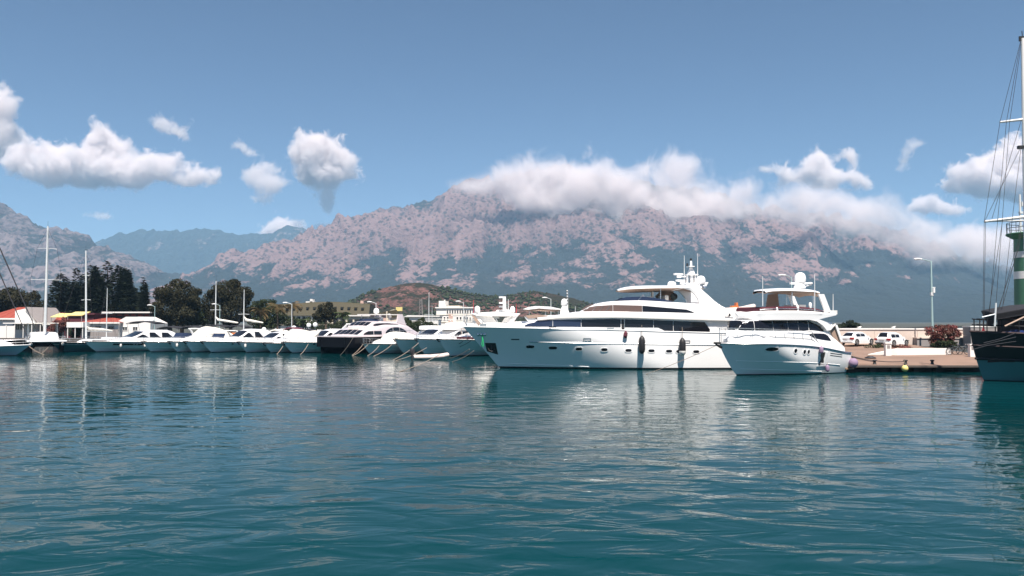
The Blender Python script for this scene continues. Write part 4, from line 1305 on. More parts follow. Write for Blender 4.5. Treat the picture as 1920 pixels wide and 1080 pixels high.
    mb = MB(); mb.prism_xy([(L-.5, -1.85), (L+.5, -1.75), (L+.62, -1.3), (L+.62, 1.3), (L+.5, 1.75), (L-.5, 1.85)], sp-.08, sp+.02); y.part(mb, 'swim_platform', M['teak'], False)
    # fenders
    def onhull(px, py, r):
        yy = 2.0
        for _ in range(4):
            s, z = y.loc(px, py, -(yy+r)); yy = h.y(min(s, L-.05), z)
        return s, z, yy
    s, z, yy = onhull(1538.5, 663, .16); fender(y.world(s, -(h.y(s, z+.6)+.19), z), .16, .58, 'purple', 'upper mauve fender beside the dark hull door of the flybridge cruiser', rope=.25)
    s, z, yy = onhull(1547.5, 697, .16); fender(y.world(s, -(h.y(s, z+.6)+.19), z), .16, .56, 'purple', 'lower mauve fender touching the water under the dark hull door', rope=.2)
    s, z = y.loc(1590, 688.5, -1.5)
    ball_fender(y.world(L+.05, -2.1, z), .38, 'purple', 'round mauve ball fender at the stern corner of the flybridge cruiser')
    line(y.world(.1, .1, z0-.1), y.world(-3.8, 4.2, .0), 'pale line running down from the bow of the flybridge cruiser', .1, .02)
    y.h = h
    return y
Y2 = second_yacht()
# ------------------------------------------------------------------ the row of moored cruisers at the left
def make_hull(y, L, B, zb, zsn, rake, colour='gel', under='boot', fl=.78, name='hull', deckmat='gel2'):
    h = Hull(L, B, [(0, zb), (L*.4, zb-.45*(zb-zsn)), (L, zsn)], [(-.3, rake+.8), (0, rake), (.35, rake*.6), (.7, rake*.26), (1, 0)],
             [(-.3, .5), (0, fl), (.2, fl+.07), (.5, .93), (1, 1.0)], (.62, .38), (1.5, 2.2), .93, rake=.2)
    y.part(h.mesh(.06, 1, 9, 30), name, M[colour])
    y.part(h.mesh(-.3, .058, 3, 24), 'boot_top', M[under])
    y.part(h.deck(.02, .02, 20), 'deck', M[deckmat])
    return h

def cruiser(label, tip_px, wl_px, L, B, theta, style, zaft=None, group='motor cruisers moored bow out along the far shore', col='gel', house_h=1.25, win=None, trim='dark', fend=0, cover=None, name='motor_cruiser', hullwin=False):
    th = R(theta); a = Vector((math.cos(th), math.sin(th), 0))
    wl = G(*wl_px); rake = .125*L
    y = Boat(name, label, 'motor boat', (wl - a*rake)[:2], th, L, group)
    zb = y.loc(tip_px[0], tip_px[1], 0)[1]
    zb = min(max(zb, 1.1), 3.2)
    zs = zaft or zb*.78
    h = make_hull(y, L, B, zb, zs, rake, col)
    y.part(h.strake(lambda s: h.zs(s)-.03, .02, L-.1, .05, 24, .01), 'rub_rail', M['dark'] if trim == 'dark' else M['steel'])
    y.part(h.strake(lambda s: h.zs(s)*.45-.01*s, rake+.2, L-.4, .025, 20, 0), 'knuckle', M[col])
    # one hull window
    if hullwin:
        for side in (-1, 1):
            mb = MB(); band(mb, h, lambda s: h.zs(s)*.82, lambda s: h.zs(s)*.82-.22-.004*s, L*.22, L*.62, side, 16, 1, .012); y.part(mb, 'hull_window', M['glass'], False)
    for k in ((.30,), (.48,)):
        s = k[0]*L
        for side in (-1, 1):
            mb = MB(); patch(mb, h, ell(s, h.zs(s)*.80, .17, .07, 10, 3), side, .015)
            if not hullwin: y.part(mb, 'porthole', M['glass'], False)
    hw = B/2
    D = lambda s: h.zs(s)
    t = house_h
    if style in ('cruiser', 'hard'):
        st = [(.20*L, .2, D(.2*L)-.1, D(.2*L)), (.30*L, hw*.62, D(.3*L)-.1, D(.3*L)+.32*t*.6), (.40*L, hw*.76, D(.4*L)-.1, D(.4*L)+.42*t), (.46*L, hw*.80, D(.46*L)-.1, D(.46*L)+.62*t),
              (.56*L, hw*.80, D(.56*L)-.1, D(.56*L)+1.08*t), (.64*L, hw*.80, D(.64*L)-.1, D(.64*L)+1.22*t), (.80*L, hw*.80, D(.8*L)-.1, D(.8*L)+1.2*t), (.90*L, hw*.78, D(.9*L)-.1, D(.9*L)+.8*t), (.97*L, hw*.75, D(.97*L)-.1, D(.97*L)+.2)]
        T = Tier(st, .16, .18, .05)
        ho = y.part(T.mesh(36), 'deckhouse', M['gel'])
        wins = win or [(.45, .57), (.585, .70), (.715, .84)]
        for a0, a1 in wins:
            s0, s1 = a0*L, a1*L
            up = lambda s, s0=s0, s1=s1: T.B_(s)+.1 + max(.48*t+.03, min(.98*t, (T.T_(s)-T.B_(s)-.1)-.14))*1.0 if s < s1-.12*L*.5 else T.B_(s)+.1+.45*t+(max(.48*t, min(.98*t, T.T_(s)-T.B_(s)-.24))-.45*t)*max(.1, (s1-s)/(.06*L))
            lo = lambda s: T.B_(s)+.1+.44*t
            for side in (-1, 1):
                mb = MB(); band(mb, T, up, lo, s0, s1, side, 14, 2, .02); y.part(mb, 'side_window', M['glass'], False, ho)
        sA, sB = .415*L, .545*L
        mb = MB(); mb.grid([[tuple(Vector(T.top(sA+(sB-sA)*i/6, f))+Vector((-.02, 0, .025))) for f in (-.92, -.5, 0, .5, .92)] for i in range(7)]); y.part(mb, 'windscreen', M['glass'], False, ho)
        y.top = (T, L)
    elif style == 'express':
        st = [(.18*L, .2, D(.18*L)-.1, D(.18*L)), (.30*L, hw*.66, D(.3*L)-.1, D(.3*L)+.38), (.44*L, hw*.82, D(.44*L)-.1, D(.44*L)+.55), (.70*L, hw*.84, D(.7*L)-.1, D(.7*L)+.55), (.96*L, hw*.82, D(.96*L)-.1, D(.96*L)+.3)]
        T = Tier(st, .12, .14, .05); y.part(T.mesh(28), 'coachroof', M['gel'])
        # raked screen
        rows = []
        for i in range(13):
            u = i/12; an = -1+2*u
            s = .44*L + .10*L*abs(an)**1.6; w = an*hw*.76
            b = T.T_(s)-.02
            rows.append([(s, w, b), (s+.42*t, w*.92, b+.62*t), (s+.46*t, w*.90, b+.62*t), (s+.06, w*.95, b)])
        mb = MB(); mb.grid(rows); y.part(mb, 'windscreen', M['glassblue'])
        # radar arch
        for side in (-1, 1):
            mb = MB(); rows = []
            for (s, z, wd_) in ((.86, .45, .55), (.82, .95, .42), (.78, 1.45, .36), (.755, 1.62, .34)):
                k = side*hw*(.80-.10*(z-.45)); rows.append([(s*L, k-.05, D(s*L)+z*t), (s*L+wd_, k-.05, D(s*L)+z*t-.05), (s*L+wd_, k+.05, D(s*L)+z*t-.05), (s*L, k+.05, D(s*L)+z*t), (s*L, k-.05, D(s*L)+z*t)])
            mb.grid(rows); mb.add(rows[0], [(0,1,2,3)]); y.part(mb, 'radar_arch', M['gel'], False)
        mb = MB(); mb.boxb(.755*L, .755*L+.36, -hw*.70, hw*.70, D(.75*L)+1.56*t, D(.75*L)+1.68*t); y.part(mb, 'arch_top', M['gel'], False)
        mb = MB(); mb.boxb(.80*L, .86*L, -hw*.6, hw*.6, D(.8*L)+.3, D(.8*L)+.75); y.part(mb, 'cockpit_seat', M['canvas'], False)
    elif style == 'covered':
        st = [(.16*L, .2, D(.16*L)-.1, D(.16*L)), (.30*L, hw*.66, D(.3*L)-.1, D(.3*L)+.38*t), (.44*L, hw*.82, D(.44*L)-.1, D(.44*L)+.6*t), (.97*L, hw*.84, D(.97*L)-.1, D(.97*L)+.35*t)]
        T = Tier(st, .12, .14, .05); y.part(T.mesh(28), 'coachroof', M['gel'])
        st = [(.36*L, .5, D(.36*L)+.3*t, D(.36*L)+.34*t), (.44*L, hw*.80, D(.44*L)+.3*t, D(.44*L)+.85*t), (.55*L, hw*.86, D(.55*L)+.3*t, D(.55*L)+1.35*t), (.66*L, hw*.86, D(.66*L)+.3*t, D(.66*L)+1.3*t), (.80*L, hw*.86, D(.8*L)+.25*t, D(.8*L)+1.05*t), (.97*L, hw*.8, D(.97*L)+.2*t, D(.97*L)+.45*t)]
        T = Tier(st, .25, .2, .12); y.part(T.mesh(30), 'canvas_cover', M['canvas'])
        mb = MB(); mb.tube([(.44*L, -(T.y(.44*L, D(.44*L)+.45*t)+.02), D(.44*L)+.45*t), (.5*L, -(T.y(.5*L, D(.5*L)+.7*t)+.02), D(.5*L)+.72*t), (.6*L, -(T.y(.6*L, D(.6*L)+.7*t)+.02), D(.6*L)+.75*t), (.64*L, -(T.y(.64*L, D(.64*L)+.5*t)+.02), D(.64*L)+.5*t)], .012, 5); y.part(mb, 'cover_seam', M['rope'])
    elif style == 'fly':
        st = [(.22*L, .2, D(.22*L)-.1, D(.22*L)), (.32*L, hw*.66, D(.32*L)-.1, D(.32*L)+.4), (.42*L, hw*.78, D(.42*L)-.1, D(.42*L)+.75*t), (.50*L, hw*.82, D(.5*L)-.1, D(.5*L)+1.3*t), (.86*L, hw*.82, D(.86*L)-.1, D(.86*L)+1.3*t), (.90*L, hw*.8, D(.9*L)-.1, D(.9*L)+1.1*t)]
        T = Tier(st, .10, .12, .04); ho = y.part(T.mesh(30), 'deckhouse', M['gel'])
        for a0, a1 in ((.43, .53), (.54, .66), (.67, .84)):
            for side in (-1, 1):
                mb = MB(); band(mb, T, lambda s: min(T.T_(s)-.16, T.B_(s)+.1+1.12*t), lambda s: T.B_(s)+.1+.55*t, a0*L, a1*L, side, 8, 2, .02); y.part(mb, 'side_window', M['glass'], False, ho)
        st = [(.40*L, hw*.4, D(.4*L)+1.28*t, D(.4*L)+1.34*t), (.46*L, hw*.72, D(.46*L)+1.25*t, D(.46*L)+1.75*t), (.60*L, hw*.80, D(.6*L)+1.25*t, D(.6*L)+1.8*t), (.95*L, hw*.78, D(.95*L)+1.25*t, D(.95*L)+1.6*t)]
        T = Tier(st, -.02, .12, .03); y.part(T.mesh(24, True), 'flybridge', M['gel'])
        zt = D(.7*L)+2.6*t
        for side in (-1, 1):
            mb = MB(); mb.tube([(.88*L, side*hw*.7, D(.8*L)+1.5*t), (.80*L, side*hw*.66, zt)], .07, 7); y.part(mb, 'arch_leg', M['gel'])
        mb = MB(); mb.boxb(.56*L, .86*L, -hw*.72, hw*.72, zt, zt+.1); y.part(mb, 'bimini', M['canvas'], False)
    if style != 'covered':
        rail(y, h, .15, L*.52, .62, 6, .08, r=.02)
    else:
        rail(y, h, .15, L*.34, .62, 4, .08, r=.02)
    mb = MB(); mb.boxb(-.25, .5, -.12, .12, zb-.06, zb+.06); mb.tube([(-.2, 0, zb-.08), (.1, 0, zb-.28), (.45, 0, zb-.34)], [.04, .09, .04], 6); y.part(mb, 'anchor', M['dark'], False)
    y.h, y.D = h, D
    return y

ROW = []
def row(*a, **k):
    y = cruiser(*a, **k); ROW.append(y); return y
b3 = row('long white cruiser with three dark curved windows beside the blue sailing boat', (160,640), (182,660), 15.0, 4.1, 57, 'cruiser', house_h=1.35, hullwin=True)
b4 = row('white cruiser with wide blue windscreen, right of the three-window cruiser', (274,640.5), (284,660), 11.0, 3.3, 60, 'express', house_h=1.2)
b5 = row('white boat under a humped canvas cover with an outlined panel', (320,640), (333,660.5), 11.5, 3.2, 62, 'covered', house_h=1.5)
b6 = row('slim white boat wedged between the humped cover boat and a cabin cruiser', (347,640), (361,660.5), 10.5, 3.0, 62, 'express', house_h=1.0)
b7 = row('white cabin cruiser with one slanted black windscreen pane, near the cream boom', (385,640), (397,661), 13.0, 3.4, 60, 'hard', house_h=1.45, win=[(.45, .60), (.62, .74)])
b8 = row('white cabin cruiser with four small black side windows in a line', (448,641), (463,661), 12.0, 3.5, 60, 'hard', house_h=1.2, win=[(.46, .55), (.565, .65), (.665, .75), (.765, .85)])
b9 = row('plain white covered boat without windows in the middle of the row', (497,643), (509,661.5), 11.0, 3.2, 62, 'covered', house_h=1.35)
b10 = row('white boat with black hull rectangle just left of the arched cruiser', (531,643), (546,661.5), 10.5, 3.0, 62, 'covered', house_h=1.2)
b11 = row('white cruiser with a slanted radar arch against the black catamaran', (533,641), (549,662), 13.0, 3.5, 52, 'hard', house_h=1.5, win=[(.45, .60), (.63, .77)])
# cruisers to the right of the catamaran
c1 = row('low white boat with pointed bow right of the black catamaran', (683,644), (694,664), 11.5, 3.4, 58, 'covered', house_h=1.1)
c2 = row('white cruiser whose dark stem crosses behind the low boat, under cream cover', (725,636), (757,663), 14.5, 4.0, 57, 'hard', house_h=1.3, win=[(.50, .60)])
c3 = row('white cruiser with grey shaded bow, behind the grey dinghy', (783,635), (797,665), 13.0, 3.8, 52, 'fly', house_h=1.0)
c4 = row('large white yacht bow nearest the big yacht, above the moored dinghy', (803,636), (846,668.5), 17.0, 4.8, 48, 'covered', house_h=1.55)

row('white flybridge cruiser in the second rank, left of the harbour office', (752,637), (764,655), 12.5, 3.6, 55, 'fly', house_h=1.25)
row('white flybridge cruiser in the second rank, in front of the harbour office windows', (800,634), (812,655), 13.5, 3.8, 55, 'fly', house_h=1.4)
row('white flybridge cruiser in the second rank, closest to the big yacht bow', (838,633), (850,656), 13.0, 3.8, 55, 'fly', house_h=1.2)

# radar arch of b11
def arch(y, s0, s1, z0, z1, wd=.5):
    hw = y.h.B/2
    for side in (-1, 1):
        mb = MB(); k0, k1 = side*hw*.85, side*hw*.62
        rows = [[(s0, k0-.06, z0), (s0+wd, k0-.06, z0), (s0+wd, k0+.06, z0), (s0, k0+.06, z0), (s0, k0-.06, z0)],
                [(s1, k1-.06, z1), (s1+wd*.7, k1-.06, z1), (s1+wd*.7, k1+.06, z1), (s1, k1+.06, z1), (s1, k1-.06, z1)]]
        mb.grid(rows); mb.add(rows[0], [(0,1,2,3)]); mb.add(rows[1], [(0,1,2,3)]); y.part(mb, 'radar_arch', M['gel'], False)
    mb = MB(); mb.boxb(s1, s1+wd*.7, -hw*.66, hw*.66, z1-.02, z1+.12); y.part(mb, 'arch_top', M['gel'], False)
arch(b11, .74*13, .90*13, b11.D(9)+.7, b11.D(9)+2.5, .55)
# rope netted front and dinghy cushions on c4
mb = MB()
rr = random.Random(3)
for k in range(16):
    s = 2.2 + k*.33; mb.box((s, -(c4.h.w(1, s)-.35), c4.h.zs(s)+.18), (.26, .3, .25), rr.uniform(-.4, .4))
o = c4.part(mb, 'cushion_row', M['maroon'], False); o['kind'] = 'stuff'
mb = MB()
for a, b in (((3.4, -1.1), (4.3, -1.25)),):
    mb.boxb(a[0], b[0], -1.5, -.3, c4.h.zs(4)+1.25, c4.h.zs(4)+1.32)
    for x, yv in ((a[0]+.05, -1.45), (b[0]-.05, -1.45), (a[0]+.05, -.35), (b[0]-.05, -.35)):
        mb.tube([(x, yv, c4.h.zs(4)), (x, yv, c4.h.zs(4)+1.3)], .025, 5)
c4.part(mb, 'deck_table', M['tan'], False)

# fenders and bow gear on the row
for y_, s_, txt in ((b3, 4.2, 'white fender over the long hull window of the three-window cruiser'), (b3, 7.6, 'white fender further aft on the three-window cruiser'),
                    (b5, .9, 'white fender at the bow of the humped cover boat'), (b8, .8, 'white fender at the bow of the four-window cruiser'),
                    (b10, .7, 'white fender on the dark bow rectangle of the plain boat'), (c4, 5.6, 'white fender on the large yacht bow beside the mooring lines')):
    z = y_.h.zs(s_)
    fender(y_.world(s_, -(y_.h.y(s_, z*.7)+.2), z-.78), .15, .55, 'fendwhite', txt, group='white fenders on the moored row')
mb = MB(); patch(mb, b10.h, [(.9, b10.h.zs(1)*.72), (1.9, b10.h.zs(1)*.72), (1.9, b10.h.zs(1)*.94), (.9, b10.h.zs(1)*.94)], -1, .015); b10.part(mb, 'hull_patch', M['dark'], False)

# ------------------------------------------------------------------ black power catamaran
def power_cat():
    th = R(58)
    nearbow = G(649, 664); a = Vector((math.cos(th), math.sin(th), 0)); n = Vector((-math.sin(th), math.cos(th), 0))
    B, L = 6.0, 15.5
    tip = nearbow - a*.35 + n*(B/2-.85)
    y = Boat('power_catamaran', 'black hulled catamaran with silver pink cabin and two rows of dark windows', 'catamaran', (tip.x, tip.y), th, L)
    zb = y.loc(610, 632, 0)[1]
    for side in (-1, 1):
        c = side*(B/2-.85)
        mb = MB(); P = []
        for i in range(8):
            f = i/7; row_ = []
            for j in range(25):
                u = j/24; s = .35*(1-f) + (L-.35*(1-f))*u**1.4
                w = (.55+.30*f)*min(1, (u/.35))**.55 if u > 0 else .03
                row_.append((s, w, -.4 + f*(zb+.4 - .35*u)))
            P.append(row_)
        for q in (-1, 1): mb.grid([[(s, c+q*w, z) for s, w, z in r] for r in P])
        mb.grid([[(r[-1][0], c-r[-1][1], r[-1][2]), (r[-1][0], c+r[-1][1], r[-1][2])] for r in P])
        y.part(mb, 'hull', M['navy'])
    mb = MB(); mb.prism_xy([(.15, -B/2+.2), (1.0, -B/2), (L, -B/2), (L, B/2), (1.0, B/2), (.15, B/2-.2)], .85, zb-.02); y.part(mb, 'bridge_deck', M['navy'], False)
    mb = MB(); mb.prism_xy([(.10, -B/2+.2), (1.0, -B/2-.03), (L, -B/2-.03), (L, B/2+.03), (1.0, B/2+.03), (.10, B/2-.2)], zb-.02, zb+.10); y.part(mb, 'deck', M['pinkgel'], False)
    # stepped cabin: lower tier with a window band, curved arch at the side, upper tier, hardtop
    st = [(2.2, 2.35, zb, zb+.15), (2.9, 2.5, zb, zb+.45), (3.7, 2.6, zb, zb+.85), (5.2, 2.65, zb, zb+1.2), (8, 2.7, zb, zb+1.55), (11.5, 2.7, zb, zb+1.5), (13.5, 2.6, zb, zb+.9), (14.8, 2.5, zb, zb+.4)]
    T = Tier(st, .10, .25, .08); h1 = y.part(T.mesh(36), 'lower_cabin', M['pinkgel'])
    mb = MB()
    for s in (2.2,): pass
    # front window row
    for k in range(5):
        f0, f1 = -.94+k*.38, -.94+k*.38+.33
        mb = MB(); rows = []
        for i in range(5):
            s = 2.42 + 1.15*i/4
            rows.append([tuple(Vector(T.top(s, f0+(f1-f0)*j/2)) + Vector((-.04, 0, .04))) for j in range(3)])
        mb.grid(rows); y.part(mb, 'front_window', M['glass'], False, h1)
    for a0, a1 in ((3.2, 5.0), (5.1, 6.6)):
        for side in (-1, 1):
            mb = MB(); band(mb, T, lambda s: min(T.T_(s)-.25, zb+.72), lambda s: zb+.25, a0, a1, side, 8, 2, .03); y.part(mb, 'side_window', M['glass'], False, h1)
    u = lambda s: zb+.2+1.0*math.sqrt(max(.01, 1-((s-9.6)/2.3)**2))
    for side in (-1, 1):
        for a0, a1 in ((7.4, 8.9), (8.98, 10.3), (10.38, 11.75)):
            mb = MB(); band(mb, T, lambda s: min(u(s), T.T_(s)-.22), lambda s: zb+.22, a0, a1, side, 8, 2, .03); y.part(mb, 'arched_window', M['glass'], False, h1)
    z2 = zb+1.15
    st = [(4.6, 1.6, z2, z2+.1), (5.2, 2.0, z2, z2+.42), (6.0, 2.15, z2, z2+.75), (7.4, 2.2, z2, z2+.85), (10.5, 2.2, z2, z2+.8), (12.6, 2.1, z2-.2, z2+.35), (14.2, 2.0, z2-.7, z2-.3)]
    T2 = Tier(st, .12, .25, .08); h2 = y.part(T2.mesh(32), 'upper_cabin', M['pinkgel'])
    for k in range(4):
        f0, f1 = -.92+k*.47, -.92+k*.47+.41
        mb = MB(); rows = []
        for i in range(5):
            s = 4.85 + .95*i/4
            rows.append([tuple(Vector(T2.top(s, f0+(f1-f0)*j/2)) + Vector((-.04, 0, .04))) for j in range(3)])
        mb.grid(rows); y.part(mb, 'front_window', M['glass'], False, h2)
    for side in (-1, 1):
        mb = MB(); band(mb, T2, lambda s: min(T2.T_(s)-.2, z2+.6)-.2*max(0, (s-8.5)/2.5), lambda s: z2+.25, 5.6, 10.6, side, 16, 2, .03); y.part(mb, 'side_window', M['glass'], False, h2)
    zt = z2+1.7
    mb = MB(); mb.prism_xy([(6.6, -1.7), (7.2, -1.95), (11.3, -2.0), (11.3, 2.0), (7.2, 1.95), (6.6, 1.7)], zt, zt+.12); y.part(mb, 'hardtop', M['gel2'], False)
    for side in (-1, 1):
        mb = MB(); mb.prism_xz([(10.4, z2+.7), (12.4, z2+.3), (11.6, zt+.14), (10.7, zt+.14)], side*2.02-.08, side*2.02+.08); y.part(mb, 'hardtop_leg', M['pinkgel'], False)
        mb = MB(); mb.tube([(7.3, side*1.75, z2+.9), (7.6, side*1.75, zt)], .05, 6); y.part(mb, 'hardtop_post', M['steel'])
    mb = MB(); rows = [[(6.5+.35*abs(f)**2, f*1.75, z2+.75), (6.8+.35*abs(f)**2, f*1.65, z2+1.25)] for f in (-1, -.6, -.2, .2, .6, 1)]; mb.grid(rows); y.part(mb, 'fly_windscreen', M['glassblue'], False)
    mb = MB(); mb.boxb(8.0, 8.6, -1.2, 1.2, z2+.7, z2+1.4); y.part(mb, 'helm_seat', M['gel2'], False)
    dome(y, (9.0, 0.4, zt+.25), .38, .72); dome(y, (10.2, -.9, z2+1.3), .3, .6)
    # side step and guard rail by the arch
    mb = MB()
    for k in range(8):
        s = 8.0+k*.7; mb.tube([(s, -B/2+.1, zb+.1), (s, -B/2+.1, zb+.75)], .02, 5)
    mb.tube([(8.0, -B/2+.1, zb+.75), (12.9, -B/2+.1, zb+.75)], .025, 5); y.part(mb, 'guard_rail', M['steel'])
    mb = MB(); mb.boxb(3.7, 4.7, -1.2, .6, zb+.95, zb+1.15); y.part(mb, 'sun_pad', M['canvas'], False)
    return y, zb
CAT, CZ = power_cat()

# ------------------------------------------------------------------ left edge: cruiser bow pointing right, sailing catamaran, blue sailing boat
def left_cruiser():
    th = R(183)
    wl = G(27, 667); a = Vector((math.cos(th), math.sin(th), 0))
    # bow points to the right: aft direction is -x
    L, B = 13.0, 3.8; rake = 1.9
    y = Boat('motor_cruiser', 'blue tinted white cruiser cut by the left edge, bow to the right', 'motor boat', (wl - a*rake)[:2], th, L)
    zb = y.loc(58, 646, 0)[1]
    h = make_hull(y, L, B, zb, zb*.72, rake, 'gelblue')
    y.part(h.strake(lambda s: h.zs(s)-.03, .02, L-.1, .05, 24, .01), 'rub_rail', M['gel'])
    for side in (-1, 1):
        mb = MB(); band(mb, h, lambda s: h.zs(s)*.80, lambda s: h.zs(s)*.80-.2, 3.2, 9.5, side, 16, 1, .012); y.part(mb, 'hull_stripe', M['navy'], False)
    D = lambda s: h.zs(s)
    st = [(2.0, .4, D(2)-.1, D(2)), (3.4, 1.2, D(3.4)-.1, D(3.4)+.5), (5.0, 1.5, D(5)-.1, D(5)+1.0), (6.4, 1.55, D(6)-.1, D(6)+1.75), (9, 1.55, D(9)-.1, D(9)+1.9), (12, 1.5, D(12)-.1, D(12)+1.5)]
    T = Tier(st, .12, .2, .05); ho = y.part(T.mesh(30), 'deckhouse', M['gel'])
    for a0, a1 in ((4.0, 6.0), (6.1, 8.4), (8.5, 11.0)):
        for side in (-1, 1):
            mb = MB(); band(mb, T, lambda s: min(T.T_(s)-.18, T.B_(s)+1.55), lambda s: T.B_(s)+.5+.07*max(0, s-5), a0, a1, side, 10, 2, .02); y.part(mb, 'side_window', M['glass'], False, ho)
    st = [(6.0, 1.0, D(6)+1.85, D(6)+1.92), (7.0, 1.5, D(6)+1.85, D(6)+2.5), (12, 1.5, D(6)+1.75, D(6)+2.45)]
    T = Tier(st, 0, .15, .03); y.part(T.mesh(16, True), 'flybridge', M['gel'])
    mb = MB(); mb.boxb(7.5, 12, -1.5, 1.5, D(6)+3.6, D(6)+3.72); y.part(mb, 'bimini', M['canvas'], False)
    for side in (-1, 1):
        for s in (7.7, 11.8):
            mb = MB(); mb.tube([(s, side*1.4, D(6)+2.4), (s, side*1.4, D(6)+3.6)], .03, 6); y.part(mb, 'bimini_post', M['steel'])
    rail(y, h, .2, 7, .6, 6, .1)
    mb = MB()
    for k in range(5): mb.box((4.0+k*.5, 1.2, D(4)+.72), (.4, .4, .3), k*.7)
    y.part(mb, 'deck_cushion', M['red'], False)['kind'] = 'stuff'
    return y
LC = left_cruiser()

def rig(y, s, zbase, ztop, r, lean=(0, 0), spread=((.45, 1.1), (.72, .8)), boom=None, boommat='canvas', stays=((-4.5, 0), (3.5, 0)), ropemat='darkrope', thin=.014):
    top = (s + lean[0], lean[1], ztop)
    mb = MB(); mb.tube([(s, 0, zbase), (s+lean[0]*.5, lean[1]*.5, (zbase+ztop)/2), top], [r, r*.95, r*.7], 8); m = y.part(mb, 'mast', M['alu'])
    for fr, hw in spread:
        z = zbase + (ztop-zbase)*fr; q = (s+lean[0]*fr, lean[1]*fr)
        mb = MB(); mb.tube([(q[0], q[1]-hw, z), (q[0], q[1], z+.05), (q[0], q[1]+hw, z)], .035, 5); y.part(mb, 'spreader', M['alu'], True, m)
    mb = MB(); mb.tube([top, (top[0], top[1], ztop+.7)], .015, 5); mb.tube([(top[0]-.2, top[1], ztop+.1), (top[0]+.25, top[1], ztop+.12)], .02, 5); y.part(mb, 'masthead_gear', M['dark'], True, m)
    for ds, dy in stays:
        mb = MB(); mb.tube([(top[0], top[1], ztop-.2), (s+ds, dy, zbase)], thin, 4); y.part(mb, 'stay', M[ropemat], True)
    for sg in (-1, 1):
        mb = MB(); pts = [(top[0], top[1], ztop-.3)] + [(s+lean[0]*fr, lean[1]*fr+sg*hw, zbase+(ztop-zbase)*fr) for fr, hw in reversed(spread)] + [(s+.2, sg*1.4, zbase)]
        mb.tube(pts, thin, 4); y.part(mb, 'shroud', M[ropemat], True)
    if boom:
        mb = MB(); mb.tube([(s, 0, zbase+boom[1]), (s+boom[0], 0, zbase+boom[1]-.15)], .06, 6); y.part(mb, 'boom', M['alu'])
        mb = MB(); mb.tube([(s+.05, 0, zbase+boom[1]+.65), (s+.4, 0, zbase+boom[1]+.3), (s+boom[0]*.6, 0, zbase+boom[1]+.2), (s+boom[0], 0, zbase+boom[1])], [.10, .22, .19, .10], 8); y.part(mb, 'sail_cover', M[boommat])
    return m

def sail_cat():
    c = G(88, 661.5)
    th = R(122)
    y = Boat('sailing_catamaran', 'white sailing catamaran with dark netting under the tallest mast at left', 'catamaran', (c.x, c.y), th, 12.0)
    B = 4.6; z = 1.45
    for side in (-1, 1):
        cc = side*1.85; mb = MB(); P = []
        for i in range(6):
            f = i/5; r_ = []
            for j in range(19):
                u = j/18; s = .5*(1-f)+(12-.5*(1-f))*u**1.3; w = (.3+.2*f)*min(1, u/.4)**.6 if u > 0 else .02
                r_.append((s, w, -.3+f*(z+.3)))
            P.append(r_)
        for q in (-1, 1): mb.grid([[(s, cc+q*w, zz) for s, w, zz in r] for r in P])
        y.part(mb, 'hull', M['navy'])
        mb = MB(); mb.boxb(.4, 11.8, cc-.5, cc+.5, z-.02, z+.16); y.part(mb, 'side_deck', M['gel'], False)
        mb = MB(); mb.lathe([(.06, 0), (.16, .1), (.18, .35), (.05, .5)], 10, (.3, cc, z-.55)); y.part(mb, 'bow_fender', M['fendwhite'])
    mb = MB(); mb.tube([(.4, -2.3, z+.05), (.4, 2.3, z+.05)], .12, 8); y.part(mb, 'front_beam', M['gel'])
    mb = MB(); mb.boxb(.5, 4, -1.4, 1.4, z-.05, z-.02); y.part(mb, 'trampoline', M['blackcanvas'], False)
    mb = MB(); mb.boxb(4.0, 11.5, -1.34, 1.34, .7, z+.05); y.part(mb, 'bridge_deck', M['navy'], False)
    T = Tier([(4.0, 1.5, z, z+.1), (5.2, 1.8, z, z+.8), (6.2, 1.9, z, z+1.15), (9.5, 1.9, z, z+1.2), (10.2, 1.8, z, z+1.0)], .2, .2, .06); ho = y.part(T.mesh(20), 'cabin', M['gel'])
    for side in (-1, 1):
        mb = MB(); band(mb, T, lambda s: min(T.T_(s)-.25, z+.9), lambda s: z+.4, 5.2, 9.3, side, 10, 2, .02); y.part(mb, 'cabin_window', M['glass'], False, ho)
    mb = MB(); mb.boxb(8.5, 11.5, -1.9, 1.9, z+2.4, z+2.5); y.part(mb, 'cockpit_awning', M['canvas'], False)
    for s in (8.6, 11.4):
        for side in (-1, 1):
            mb = MB(); mb.tube([(s, side*1.8, z), (s, side*1.8, z+2.4)], .03, 5); y.part(mb, 'awning_post', M['steel'])
    rail(y, type('o', (), {'w': lambda self, f, s: 2.3, 'zs': lambda self, s: z+.1})(), .5, 8, .6, 5, .05)
    m0 = y.loc(66, 640, 0); yl = 0
    zt = W(70.5, 424, y.world(5, 0, 0).y).z
    rig(y, 5.0, z+1.0, zt, .17, lean=(0, -.1), spread=((.50, 1.9), (.79, 1.2)), boom=(5.0, 1.2), stays=((-4.5, 0), (6, 0)))
    return y
SC = sail_cat()

